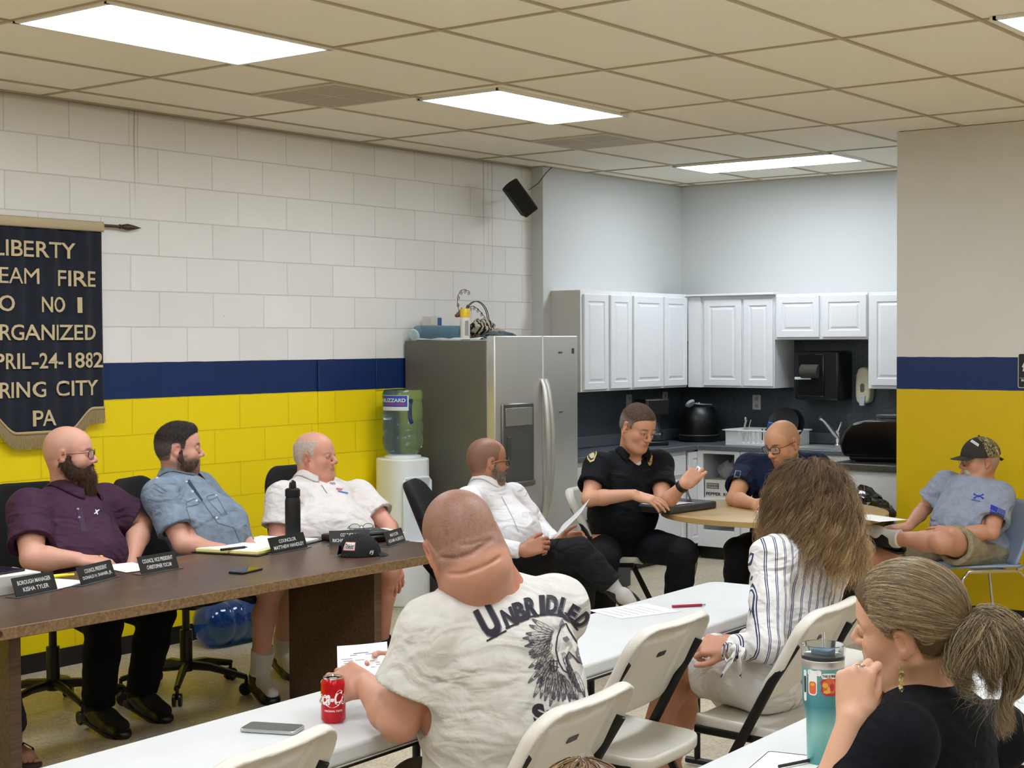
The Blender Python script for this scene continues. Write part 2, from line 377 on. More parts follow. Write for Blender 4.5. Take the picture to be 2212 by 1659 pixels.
while y > -11: gr.box(-9,7.6 if y > -2.96 else 5.5,y-.0095,y+.0095,CEIL-.0035,CEIL+.006); y -= TY
gr.box(-9,5.6,-.02,0,CEIL-.004,CEIL+.005); gr.box(7.58,7.6,-2.97,-.11,CEIL-.004,CEIL+.005); gr.box(5.6,7.6,-.13,-.11,CEIL-.004,CEIL+.005)
struct('trim_3', gr, mat('ceiling_grid','b3a68c',.5))

# troffers
M_diff = bpy.data.materials.new('lit_prismatic_diffuser'); M_diff.use_nodes = True; nt, N, L, b = nodes(M_diff)
b.inputs['Base Color'].default_value = (.9,.9,.9,1); b.inputs['Emission Color'].default_value = (*LAMP_COLOUR,1)
g = N.new('ShaderNodeTexCoord'); wv = N.new('ShaderNodeTexNoise'); wv.inputs['Scale'].default_value = 2.2
mp = N.new('ShaderNodeMapping'); mp.inputs['Scale'].default_value = (.5,3.5,1); L.new(g.outputs['Object'], mp.inputs[0]); L.new(mp.outputs[0], wv.inputs['Vector'])
mr = N.new('ShaderNodeMapRange'); mr.inputs['From Min'].default_value = .3; mr.inputs['From Max'].default_value = .7; mr.inputs['To Min'].default_value = LAMP_STRENGTH*.85; mr.inputs['To Max'].default_value = LAMP_STRENGTH*1.1
L.new(wv.outputs['Fac'], mr.inputs['Value']); L.new(mr.outputs[0], b.inputs['Emission Strength'])
bp = N.new('ShaderNodeBump'); 
M_frame = mat('troffer_frame','e4e2da',.4)
names = ['long glowing fluorescent ceiling light nearest the top left of the room','glowing fluorescent ceiling light between the two square air grilles','glowing fluorescent ceiling light above the kitchen corner, turned crosswise','glowing ceiling light only partly seen at the top right corner']
for i,(x0,x1,y0,y1) in enumerate(TROFFERS):
    lab = names[i] if i < 4 else 'fluorescent ceiling light further back in the room'
    t = empty('ceiling_light', ((x0+x1)/2,(y0+y1)/2,CEIL), 0, lab, 'ceiling light', None if i < 4 else 'ceiling lights behind the viewer')
    a, c = (x1-x0)/2, (y1-y0)/2
    MB().prism([(-a+.012,-c+.012),(a-.012,-c+.012),(a-.012,c-.012),(-a+.012,c-.012)],-.006,0).build('diffuser', M_diff, t)
    f = MB(); f.box(-a-.012,a+.012,-c-.012,-c+.014,-.011,.003).box(-a-.012,a+.012,c-.014,c+.012,-.011,.003).box(-a-.012,-a+.014,-c,c,-.011,.003).box(a-.014,a+.012,-c,c,-.011,.003)
    f.build('frame', M_frame, t)
# air grilles
M_grille = mat('grille_metal','c4b9a2',.5); M_dark = mat('dark_void','17140f',.9)
def grille(x0,x1,y0,y1,label,dark):
    t = empty('air_grille', ((x0+x1)/2,(y0+y1)/2,CEIL), 0, label, 'vent'); a, c = (x1-x0)/2, (y1-y0)/2
    MB().box(-a+.02,a-.02,-c+.02,c-.02,-.002,.003).build('backing', M_dark, t)
    f = MB().box(-a,a,-c,-c+.03,-.006,.003).box(-a,a,c-.03,c,-.006,.003).box(-a,-a+.03,-c+.03,c-.03,-.006,.003).box(a-.03,a,-c+.03,c-.03,-.006,.003)
    f.box(-.006,.006,-c+.03,c-.03,-.006,0).box(-a+.03,a-.03,-.006,.006,-.006,0); f.build('frame', M_grille, t)
    s = MB(); nn = 30
    for q in range(nn):
        x = -a+.03+(2*a-.06)*(q+.5)/nn; s.box(x-.0045,x+.0045,-c+.03,c-.03,-.005,-.002)
    s.build('louvres', M_grille, t)
    MB().box(-a+.032,-.008,-c+.03,-.008 if dark else c-.03,-.0056,-.0052).build('screen', mat('grille_screen','a89c84',.6), t)
grille(1.90,2.50,-1.52,-.90,'square slatted air grille in the ceiling left of the middle ceiling light',True)
grille(4.36,4.93,-1.52,-.90,'square slatted air grille in the ceiling nearer the kitchen',False)

# banner on the left wall
bn = empty('banner',(1.2,-.03,2.40),0,'navy felt banner with cream lettering and tan fringe on the block wall','banner')
def bx(u): return 1.6-(220-u)/343-1.2
def bz(v): return ony(110,v,-.03).z-2.40
BW = .402
def bottom(x):      # lower edge of the cloth: flat wings, a wide dipped tongue in the middle
    a = abs(x)
    if a > .33: return bz(889)
    if a > .16: t = (.33-a)/.17; return bz(889)+(bz(936)-bz(889))*(t*t*(3-2*t))
    return bz(936)
def wavez(x,z): return -.006*math.sin(x*26+z*2)-.004*math.sin(x*61+3)
M_navyfelt = mat('navy_felt','111725',.95,var=.25,vscale=14,bump=.3,bscale=260,bdist=.003,sheen=.1)
MB().sheet(lambda a,c: ((a-.5)*2*BW, wavez((a-.5)*2*BW,c), (bz(492))*(1-c)+bottom((a-.5)*2*BW)*c), 90, 30).build('cloth', M_navyfelt, bn, solid=.003, smooth=80)
MB().sheet(lambda a,c: ((a-.5)*2*BW*1.012, -.010-.008*math.sin(c*math.pi), bz(472)*(1-c)+bz(494)*c), 40, 6).build('sleeve', mat('cream_canvas','b8a988',.9,bump=.3,bscale=300,bdist=.002), bn, solid=.004)
fr = MB()
for i in range(330):
    x = -BW+2*BW*i/329; z = bottom(x); l = .075+.004*math.sin(i*1.7); fr.tube([(x,-.008,z+.012),(x+.002*math.sin(i*2.1),-.011,z-l*.5),(x+.003*math.sin(i*.9),-.010+.002*math.sin(i*3.3),z-l)],.0016,4)
hd = MB().sheet(lambda a,c: ((a-.5)*2*BW, -.011, bottom((a-.5)*2*BW)+.016-.016*c), 90, 2)
fr.build('fringe', mat('tan_fringe','a08a62',.9), bn); hd.build('fringe_braid', mat('tan_braid','b39c72',.9), bn, solid=.004)
pl = MB(); T = None
px0, px1 = -.55, bx(262)
pl.cyl((px0,.0,-.005),(px1,.0,-.005),.0085,12)
pl.build('pole', mat('dark_wood_pole','3d2114',.4), bn)
MB().add(*(lambda m:(m.v,m.f))(MB().lathe([(.009,0),(.014,.004),(.010,.012),(.012,.02),(.019,.055),(.013,.10),(.0005,.155)],16)), T=Matrix.Translation((px1,0,-.005))@Matrix.Rotation(math.pi/2,4,'Y')).build('spear_tip', mat('dark_wood_pole'), bn)
TT = basis((0,0,0),(1,0,0),(0,0,1),(0,-1,0))
for s_,u0,u1,v in (('LIBERTY',-16,160,540),('STEAM',-56,78,598),('FIRE',120,204,600),('CO',-40,27,657),('NO',83,136,658),('I',162,171,658),('ORGANIZED',-44,204,718),('APRIL-24-1882',-50,218,779),('SPRING',-52,90,840),('CITY',113,208,840),('PA',62,112,902)):
    tb = MB(); text_fit(tb,s_,bx(u0),bx(u1),bz(v+17),bz(v-17),TT,z=.0125,bold=0 if 'M' in s_ else .010,extrude=.0015)
    for i,p in enumerate(tb.v): tb.v[i] = (p[0], p[1]+.0125-.0082+wavez(p[0],max(0,min(1,(bz(492)-p[2])/(bz(492)-bottom(p[0]))))), p[2])
    tb.build('lettering', M_cream_text, bn)

# loudspeaker in the corner
spk = empty('wall_speaker', tuple(ony(1124,428,-.22)), 0, 'black loudspeaker tilted on the wall near the ceiling corner','loudspeaker')
Ts = Matrix(((_r2.x,_u2.x,-_fw.x,0),(_r2.y,_u2.y,-_fw.y,0),(_r2.z,_u2.z,-_fw.z,0),(0,0,0,1)))
Rk = Matrix.Rotation(math.radians(38),4,'Z')@Matrix.Rotation(math.radians(24),4,'X')
out = rrect(.125,.235,(.02,.02,.02,.02)); 
prof = []
for i in range(13):
    t = -1+2*i/12; prof.append((.068*t, .075-.03*t*t))
outl = [(x,y) for x,y in prof]+[(.055,-.07),(-.055,-.07)]
MB().prism(outl,-.125,.125,T=Ts@Rk@Matrix.Rotation(math.radians(-90),4,'X')).build('cabinet', M_black_matte, spk, bevel=.008, seg=3)
MB().tube([(.03,.02,-.02),(.03,.1,0),(.03,.16,0)],.012,8,T=Matrix.Rotation(math.radians(-20),4,'Z')).build('bracket', M_black_metal, spk)
cb_ = MB(); p0 = ony(1143,410,-.16); p1 = ony(1192,357,-.14)
cb_.tube([p0,(p0+(p1-p0)*.4+Vector((0,0,-.025))),(p0+(p1-p0)*.75+Vector((0,0,-.01))),Vector((p1.x,p1.y,CEIL-.002))],.0035,8)
tag(cb_.build('speaker_cable', mat('grey_cable','3a3a3c',.5)),'thin grey cable running from the ceiling to the loudspeaker','cable')

# restroom sign, at the right edge
sg = empty('restroom_sign',(5.496,0,0),0,'black restroom sign with white figure pictogram on the right wall','sign')
a0 = onx(2199,763,5.49); a1 = onx(2199,838,5.49); Wd = .215; Hh = a0.z-a1.z
Tq = basis((0,a0.y-Wd/2,(a0.z+a1.z)/2),(0,-1,0),(0,0,1),(-1,0,0))
MB().prism(rrect(Wd,Hh,.012),0,.005,T=Tq).build('backplate', mat('sign_white','d8d8d4',.5), sg)
MB().prism(rrect(Wd-.008,Hh-.008,.010),.005,.007,T=Tq).build('panel', mat('sign_black','101012',.5), sg)
q = MB()
def fig(cx, skirt):
    q.prism([(cx+.011*math.cos(t*.5236), .072+.011*math.sin(t*.5236)) for t in range(12)],.007,.009,T=Tq)
    if skirt: o = [(-.012,.056),(.012,.056),(.028,.022),(.020,.018),(.014,.034),(.024,-.004),(-.024,-.004),(-.014,.034),(-.020,.018),(-.028,.022)]
    else: o = [(-.02,.056),(.02,.056),(.02,.015),(.013,.015),(.013,-.004),(-.013,-.004),(-.013,.015),(-.02,.015)]
    q.prism([(cx+x,y) for x,y in o[::-1]],.007,.009,T=Tq)
    q.prism([(cx-.011,-.034),(cx-.002,-.034),(cx-.002,-.004),(cx-.011,-.004)],.007,.009,T=Tq); q.prism([(cx+.002,-.034),(cx+.011,-.034),(cx+.011,-.004),(cx+.002,-.004)],.007,.009,T=Tq)
fig(-.055,True); fig(.055,False)
q.prism([(-.095,-.046),(.095,-.046),(.095,-.044),(-.095,-.044)],.007,.009,T=Tq); q.prism([(-.002,-.03),(.002,-.03),(.002,.08),(-.002,.08)],.007,.009,T=Tq)
text_fit(q,'RESTROOM',-.085,.085,-.066,-.052,Tq,z=.009,bold=.02); q.build('pictogram', mat('sign_white'), sg)
# ------------------------------------------------------------------ kitchen
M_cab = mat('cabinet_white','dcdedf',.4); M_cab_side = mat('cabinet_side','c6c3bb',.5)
M_lam = mat('speckled_laminate','343a40',.35,var2='4d545b',vscale=120)
M_ctop = mat('counter_laminate','4a5157',.3,var2='636a70',vscale=150)
M_steel = mat('brushed_steel','d2d1cc',.36,.75,aniso=.6); M_steel_dark = mat('fridge_side_grey','68665c',.45,.3)
DOORP = [(0,0),(0,.014),(.004,.018),(.052,.018),(.058,.011),(.068,.011),(.082,.0165)]
def door(parent, c, xa, w, h, handle=None, name='door', mt=None):      # c centre of the back face, xa lateral axis
    xa = Vector(xa); n = xa.cross(Vector((0,0,1)))
    return MB().rings(w,h,DOORP,T=basis(c, xa, (0,0,1), n)).build(name, mt or M_cab, parent, smooth=0)
XL = (1,0,0)       # facing -Y
XB = (0,-1,0)      # facing -X
# upper cabinets on the left kitchen wall
yf = -.38
for x0,x1,ds,lab in ((5.70,6.39,((5.725,6.05),(6.085,6.375)),'white wall cabinet beside the refrigerator, two narrow doors'),(6.392,7.232,((6.41,6.84),(6.865,7.215)),'white wall cabinet meeting the kitchen corner, two doors')):
    t = empty('wall_cabinet',(x0,yf,1.365),0,lab,'cabinet')
    MB().box(0,x1-x0,0,-yf-.112,0,.765).build('body', M_cab, t, bevel=.002)
    for a,c in ds: door(t,((a+c)/2-x0,-.001,.375),XL,c-a,.72)
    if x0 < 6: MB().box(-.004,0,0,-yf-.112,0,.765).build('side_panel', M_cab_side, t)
xf = 7.25
t = empty('wall_cabinet',(xf,-.395,1.365),0,'white wall cabinet in the kitchen corner under a flat top board','cabinet')
MB().box(0,.348,-.785,0,0,.745).build('body', M_cab, t, bevel=.002)
MB().box(-.05,.348,-.80,.03,.745,.762).build('top_board', M_cab, t, bevel=.003)
MB().box(-.018,0,-.12,0,0,.74).build('filler', M_cab, t)
door(t,(-.001,-(.905+.545)/2+.395+.01,.365),XB,.345,.70); door(t,(-.001,-.645,.365),XB,.265,.70)
t = empty('wall_cabinet',(xf,-1.184,1.752),0,'short white wall cabinet above the towel dispenser','cabinet')
MB().box(0,.348,-.79,0,0,.36).build('body', M_cab, t, bevel=.002)
door(t,(-.001,-.205,.18),XB,.37,.325); door(t,(-.001,-.6,.18),XB,.37,.325)
t = empty('wall_cabinet',(xf,-1.978,1.375),0,'tall white wall cabinet cut off by the yellow wall','cabinet')
MB().box(0,.348,-.98,0,0,.735).build('body', M_cab, t, bevel=.002)
door(t,(-.001,-.25,.37),XB,.45,.69); door(t,(-.001,-.73,.37),XB,.45,.69)
# splashback sheets
tag(MB().box(5.08,7.6,-.122,-.111,.95,1.37).build('splashback', M_lam),'dark speckled splashback panel behind the coffee maker','splashback')
tag(MB().box(7.586,7.598,-2.955,-.125,.95,1.745).build('splashback', M_lam),'dark speckled splashback panel behind the sink','splashback')
# worktops and base cabinets
CT = .914
wt = MB().prism([(5.09,-.111),(5.09,-.66),(6.93,-.66),(6.93,-2.33),(7.588,-2.33),(7.588,-.111)][::-1],CT-.04,CT)
wt.box(5.09,7.588,-.135,-.111,CT,CT+.09).box(7.564,7.588,-2.33,-.135,CT,CT+.09)
tag(wt.build('worktop', M_ctop, bevel=.008, seg=3),'dark grey speckled worktop running round the kitchen corner','worktop')
tag(MB().box(5.83,7.588,-2.955,-2.33,CT-.045,CT).build('worktop', mat('counter_laminate_dark','3f3b38',.3,var2='57534f',vscale=150), bevel=.006),'dark speckled worktop under the black roaster','worktop')
def lowbox(name,x0,x1,y0,y1,lab):
    t = empty(name,(x0,y0,0),0,lab,'cabinet')
    return t
t = lowbox('base_cabinet',5.10,6.83,-.62,0,'white base cabinets with drawers left of the open shelves')
MB().box(0,1.72,0,.50,.1,.873).build('body', M_cab, t, bevel=.002); MB().box(0,1.70,.05,.50,0,.1).build('plinth', M_black, t)
for i,(a,c) in enumerate(((.02,.56),(.59,1.12),(1.15,1.69))):
    d = door(t,((a+c)/2,-.001,.39),XL,c-a,.52); MB().rings(c-a,.16,[(0,0),(0,.014),(.004,.018)],T=basis(((a+c)/2,-.001,.765),(1,0,0),(0,0,1),(0,-1,0))).build('drawer', M_cab, t, smooth=0)
t = lowbox('base_cabinet',6.832,6.97,-.62,0,'narrow white base cabinet with one panelled door in the corner')
MB().box(0,.136,0,.50,.1,.873).build('body', M_cab, t, bevel=.002); MB().box(0,.136,.05,.5,0,.1).build('plinth', M_black, t)
MB().rings(.20,.74,DOORP,T=basis((.085,-.012,.49),(1,0,0),(0,0,1),(0,-1,0))).build('door', M_cab, t, smooth=0)
# open shelf unit: faces -X, from y -.66 to -1.0
t = empty('open_cabinet',(6.955,-.645,0),0,'white base cabinet without doors, a box and pans on its shelves','cabinet')
MB().box(0,.02,-.05,0,.1,.873).box(0,.02,-.385,-.335,.1,.873).box(0,.02,-.335,-.05,.1,.235).box(0,.02,-.335,-.05,.845,.873).box(.02,.6,-.385,-.365,.1,.873).box(.02,.6,-.02,0,.1,.873).box(.58,.6,-.365,-.02,.1,.873).box(.02,.58,-.365,-.02,.1,.12).build('body', M_cab, t, bevel=.002)
MB().box(.005,.58,-.365,-.02,.465,.49).build('shelf', M_cab, t, bevel=.002); MB().box(.05,.6,-.385,0,0,.1).build('plinth', M_black, t)
t = empty('base_cabinet',(6.955,-1.035,0),0,'white sink base cabinet behind the seated man in navy','cabinet')
MB().box(0,.6,-1.29,0,.1,.873).build('body', M_cab, t, bevel=.002); MB().box(.05,.6,-1.29,0,0,.1).build('plinth', M_black, t)
for k in range(3): door(t,(-.001,-.22-k*.42,.39),XB,.40,.52)
t = empty('base_cabinet',(5.87,-2.345,0),0,'white end panel cabinet behind the black rubbish bag','cabinet')
MB().box(0,1.70,-.61,0,0,.868).build('body', M_cab, t, bevel=.002)
# box with lettering on the open shelf
bxo = empty('cardboard_box',(6.985,-.80,.49),0,'white cardboard box with black print on the open shelf','box')
MB().box(0,.35,-.20,.105,0,.145).build('carton', mat('white_carton','cfcabf',.7), bxo, bevel=.002)
q = MB(); TT = basis((-.0015,.105,0),(0,-1,0),(0,0,1),(-1,0,0)); text_fit(q,'PEPPER  RINGS',.012,.29,.018,.045,TT,bold=.03)
q.box(.02,.13,.075,.118,0,.0005,T=TT); q.build('print', M_ink, bxo)
q = MB().box(.026,.124,.081,.112,0,.001,T=TT); q.build('print_window', mat('white_carton'), bxo)
q = MB(); [q.box(.03+i*.012,.038+i*.012,.085,.108,.001,.0015,T=TT) for i in range(8)]; q.build('print_bars', M_ink, bxo)
pb = MB(); 
def crumple(mb,c,r,seed,n=26,sq=.8,top=None):
    rg = random.Random(seed); ph = [rg.random()*6.28 for _ in range(12)]
    m = MB().sphere((0,0,0),1,n)
    for x,y,z in m.v:
        a = math.atan2(y,x); k = 1+.10*math.sin(3*a+ph[0]+4*z)+.08*math.sin(7*a+ph[1]-5*z)+.06*math.sin(11*a+ph[2]+9*z)+.05*math.sin(13*z+ph[3]+2*a)+.04*rg.uniform(-1,1)
        mb.v.append((c[0]+x*r[0]*k, c[1]+y*r[1]*k, c[2]+z*r[2]*(k if z > 0 else 1)))
    o = len(mb.v)-len(m.v); mb.f += [tuple(i+o for i in f) for f in m.f]; mb.m += [mb.mi]*len(m.f); return mb
tag(crumple(pb,(7.10,-.86,.70),(.06,.10,.085),3).build('plastic_bag', mat('grey_film','8d8f90',.25,alpha=.8), smooth=60),'crumpled grey plastic bag on top of the printed box','bag')
pn = empty('saucepan',(7.18,-.83,.12),0,'steel pans on the bottom of the open cabinet','pan')
MB().lathe([(.001,0),(.12,0),(.125,.01),(.125,.09),(.13,.092),(.121,.092),(.12,.012),(.001,.011)],28).build('bowl', M_steel, pn)
MB().tube([(-.1,-.07,.08),(-.14,-.10,.085),(-.17,-.12,.085)],.008,8).build('handle', M_black, pn)

# refrigerator
fr = empty('refrigerator',(4.12,-.80,0),0,'side by side stainless steel refrigerator with curved bar handles','refrigerator')
MB().box(0,.94,.07,.775,.02,1.755).build('body', M_steel_dark, fr, bevel=.004)
MB().box(.02,.92,.10,.7,0,.02).build('feet', M_black, fr)
for (a,c,nm) in ((.0,.508,'freezer_door'),(.514,.94,'fridge_door')):
    n_ = 14; o = []
    for i in range(n_+1):
        s_ = i/n_; x = a+(c-a)*s_; bulge = -.012*math.sin(math.pi*min(1,max(0,(x/.94))))
        o.append((x, bulge))
    o = o+[(c,.062),(a,.062)]
    d = MB().prism(o,.06,1.785).build(nm, M_steel, fr, bevel=.008, seg=3)
MB().box(.002,.014,.05,.068,.06,1.78).build('door_gasket', mat('gasket_grey','b5b4ae',.6), fr)
MB().box(.03,.13,.02,.07,1.755,1.795).build('hinge_cover', mat('dark_grey_plastic','3c3c3c',.5), fr, bevel=.006)
for s_,x in ((-1,.468),(1,.556)):
    pts = []; 
    for i in range(25):
        q_ = i/24; z = .56+.93*q_; b_ = math.sin(math.pi*q_)
        pts.append((x+s_*(-.03+.0*b_)+s_*.0, -.02-.055*b_**.6, z))
    h = MB().tube([(p[0]+s_*.012*math.sin(math.pi*i/24),p[1],p[2]) for i,p in enumerate(pts)],.014,12,rr=[(.012,.019)]*25).build('handle', M_steel, fr)
dz = .92
dp = MB().box(.055,.40,-.022,.0,dz-.14,dz+.42); dp.build('dispenser_frame', mat('dispenser_grey','77756f',.35,.8), fr, bevel=.01)
MB().box(.085,.375,-.026,-.02,dz+.27,dz+.39).build('dispenser_panel', mat('dispenser_panel_grey','8f8d87',.4,.4), fr, bevel=.004)
MB().box(.085,.375,-.025,-.018,dz-.10,dz+.22).build('dispenser_recess', mat('dispenser_dark','57554f',.5,.3), fr)
MB().box(.10,.13,-.034,-.02,dz+.05,dz+.2).build('dispenser_paddle', mat('dark_grey_plastic'), fr, bevel=.004)
MB().box(.08,.38,-.045,-.018,dz-.13,dz-.10).build('drip_tray', mat('dispenser_grey'), fr, bevel=.004)
q = MB().box(.86,.895,-.004,.004,1.66,1.70); q.build('badge', mat('dark_grey_plastic'), fr, bevel=.004)
q = MB().box(.70,.735,-.016,-.008,1.665,1.675).box(.70,.74,-.016,-.008,1.26,1.265); q.build('small_label', mat('dark_grey_plastic'), fr)

# things on the refrigerator
FT = 1.757
def onf(u,y): return ony(u,740,y)
pc = empty('plastic_pitcher',(4.20,-.27,FT+.052),0,'clear blue plastic pitcher lying on its side on the refrigerator','pitcher')
pth = Matrix.Rotation(math.radians(-90),4,'X')
MB().lathe([(.044,-.20),(.046,-.20),(.052,.20),(.0505,.20),(.0445,-.195)],28,T=pth).build('tube', mat('blue_clear_plastic','8fb6c8',.1,trans=.75,ior=1.3), pc)
lid = empty('jar_lid',(4.155,-.10,FT+.005),0,'round translucent lid leaning over the refrigerator edge','lid')
MB().lathe([(.001,-.004),(.040,-.004),(.044,0),(.044,.010),(.040,.008),(.001,.005)],28,T=Matrix.Translation((-.03,.0,.03))@Matrix.Rotation(math.radians(70),4,'Y')).build('disc', mat('frosted_blue_plastic','c5d6da',.3,alpha=.85), lid)
bb = empty('small_carton',(4.33,-.09,FT),.0,'small white and blue carton behind the pitcher','carton')
MB().box(-.055,.055,-.04,.04,0,.165).build('carton', mat('white_carton'), bb, bevel=.002); MB().box(.012,.054,-.0415,-.040,.05,.155).build('print', mat('blue_print','2d5a9c',.6), bb)
q = MB(); text_fit(q,'Bip',-.045,.0,.085,.105,basis((0,-.0412,0),(1,0,0),(0,0,1),(0,-1,0)),bold=.03); q.build('wording', M_ink, bb)
tw = MB(); tw.sheet(lambda a,c:(4.125+c*.10+.01*math.sin(a*9), -.12-a*.52+.01*math.sin(a*11), FT+.006+.012*abs(math.sin(a*9+c*4))*(1-abs(2*c-1))),40,14)
tag(tw.build('paper_towel', mat('white_tissue','d9dcdc',.9), solid=.004, smooth=60),'white paper towel spread along the refrigerator top','towel')
sc_ = empty('spray_can',(4.185,-.50,FT),0,'white aerosol can with a yellow cap on the refrigerator','can')
MB().lathe([(.001,0),(.031,0),(.033,.004),(.033,.15),(.030,.156)],28).build('can_body', mat('can_white','cfccc3',.35), sc_)
MB().lathe([(.0315,.15),(.033,.152),(.033,.205),(.030,.21),(.001,.21)],28).build('cap', mat('cap_yellow','e0b80e',.4), sc_)
q = MB(); text_fit(q,'SPRAY',.0,.07,-.011,.011,basis((0,0,.08),(0,0,1),(0,1,0),(1,0,0)),bold=.03,fn=lambda p: Vector((p.x, .034*math.sin(p.y/.034-2.2), .0)) ); 
q = MB(); Tn = Matrix.Rotation(math.radians(-120),4,'Z'); q.add([(.0335*math.cos(a_),.0335*math.sin(a_),z) for z in (.03,.13) for a_ in [i*.1 for i in range(-4,5)]],[(i,i+1,i+10,i+9) for i in range(8)],T=Tn); q.build('label', mat('can_label','8d8d8a',.5), sc_)
# deer basket
dk = empty('deer_basket',(4.42,-.40,FT),0,'wire reindeer basket with curled antlers on the refrigerator','basket')
M_wire = mat('rusty_wire','3a2a20',.6); M_twig = mat('twig_brown','6b5340',.9,bump=.6,bscale=80,var=.3,vscale=30)
q = MB()
hx = -.13
q.tube([(hx+.03,0,.13),(hx+.01,0,.17),(hx-.02,0,.185),(hx-.07,0,.165)],.02,10,rr=[.03,.03,.026,.013]); q.sphere((hx-.07,0,.165),(.016,.012,.012),10)
q.tube([(hx+.0,.02,.19),(hx+.03,.04,.22)],.01,6,rr=[.012,.003])
q.build('head', M_twig, dk)
q = MB()
def curl(p,d,r,s): 
    pts = [p]; a = math.atan2(d[1],d[0]); c = (p[0]-s*r*math.sin(a)*-1, p[1]-s*r*math.cos(a))
    for i in range(1,22):
        th = i*.42; rr = r*(1-i/26); ang = math.atan2(p[1]-c[1],p[0]-c[0])-s*th; pts.append((c[0]+rr*math.cos(ang), c[1]+rr*math.sin(ang)))
    return [(x,0,z) for x,z in pts]
def antler(x0,z0,pts,T):
    q.tube([(x,0,z) for x,z in pts],.0022,6,T=T)
    for i,p in enumerate(pts[1:]):
        q.tube(curl(p,(1,.3),.016,1),.0018,6,T=T)
antler(0,0,[(hx-.01,.20),(hx-.025,.25),(hx-.02,.30),(hx+.01,.335),(hx+.05,.345),(hx+.09,.335)],Matrix.Translation((0,.03,0)))
antler(0,0,[(hx-.01,.20),(hx+.02,.225),(hx+.06,.23),(hx+.10,.215),(hx+.14,.19),(hx+.17,.165)],Matrix.Translation((0,-.04,0)))
q.build('antlers', M_wire, dk)
q = MB(); pts = [(hx+.06,0,.24)]+[( .02+.13*math.cos(a_), 0, .13+.135*math.sin(a_)) for a_ in [math.radians(150-i*12) for i in range(13)]]+[(.15,0,.02)]
q.tube(pts,.003,6); q.tube([(x+.008,.02,z) for x,_,z in pts],.003,6); q.build('basket_handle', M_wire, dk)
q = MB()
for i in range(60):
    a_ = random.uniform(0,6.28); r_ = random.uniform(.05,.13); q.tube([(r_*math.cos(a_)*.9+.02,.07*math.sin(a_),.01+.0*i),(r_*math.cos(a_+.5)*.9+.02,.075*math.sin(a_+.5),.05),(r_*math.cos(a_+1)*1.0+.02,.06*math.sin(a_+1),.09+random.uniform(-.02,.02))],.003,5)
q.build('basket_twigs', M_twig, dk)
cl_ = empty('striped_cloth',(dk.location.x+.02,-.44,FT+.085),0,'black and cream striped cloth bundled in the basket','cloth')
m2 = bpy.data.materials.new('black_cream_stripes'); m2.use_nodes = True; nt, N, L, b = nodes(m2); tc = N.new('ShaderNodeTexCoord'); wv = N.new('ShaderNodeTexWave'); wv.inputs['Scale'].default_value = 8.5; wv.inputs['Distortion'].default_value = 2; L.new(tc.outputs['Object'], wv.inputs['Vector'])
rr_ = N.new('ShaderNodeValToRGB'); rr_.color_ramp.interpolation = 'CONSTANT'; rr_.color_ramp.elements[1].position = .5; rr_.color_ramp.elements[0].color = (*lin('15130f'),1); rr_.color_ramp.elements[1].color = (*lin('b8ad98'),1); L.new(wv.outputs['Fac'], rr_.inputs['Fac']); L.new(rr_.outputs['Color'], b.inputs['Base Color']); b.inputs['Roughness'].default_value = .9
crumple(MB(),(0,0,0),(.11,.06,.055),8).build('bundle', m2, cl_, smooth=70)
bu = empty('burlap_bow',(dk.location.x+.13,-.47,FT+.055),0,'frayed tan burlap bow at the right of the basket','bow')
crumple(MB(),(0,0,0),(.085,.05,.022),12).build('loops', mat('burlap','a8967a',.95,bump=.5,bscale=200,bdist=.003), bu, smooth=60)
cr = MB(); crumple(cr,(dk.location.x+.02,-.585,FT+.028),(.16,.05,.028),21)
tag(cr.build('blue_cloth', mat('slate_cloth','4b5a68',.9,var=.3,vscale=20), smooth=60),'crumpled slate blue cloth in front of the basket','cloth')
tag(MB().box(4.68,4.98,-.52,-.32,FT,FT+.022).build('folder', mat('navy_cover','1b2433',.5), bevel=.004),'dark navy folder lying at the right of the refrigerator top','folder')

# water cooler and bottle
CLX, CLY = 3.86, -.23
wc = empty('water_cooler',(CLX,CLY,0),math.radians(-14),'white floor standing water cooler beside the refrigerator','water cooler')
def sup(a_,b_,n_=3.2,m=40,back=1): 
    out = []
    for i in range(m):
        t_ = 2*math.pi*i/m; c_, s_ = math.cos(t_), math.sin(t_)
        e_ = 2/n_ if s_ > 0 else 2/2.5
        out.append((a_*math.copysign(abs(c_)**(2/n_),c_), b_*math.copysign(abs(s_)**e_,s_)))
    return out
M_cooler = mat('cooler_white','e4e8e8',.35)
MB().prism(sup(.152,.165),.02,.985).build('cabinet', M_cooler, wc, bevel=.012, seg=3)
MB().prism(sup(.148,.160),0,.02).build('base', mat('cooler_base','b9c2c4',.4), wc)
MB().lathe([(.12,.985),(.12,1.0),(.095,1.006),(.085,1.02),(.05,1.02)],32).build('bottle_seat', M_cooler, wc, bevel=.002)
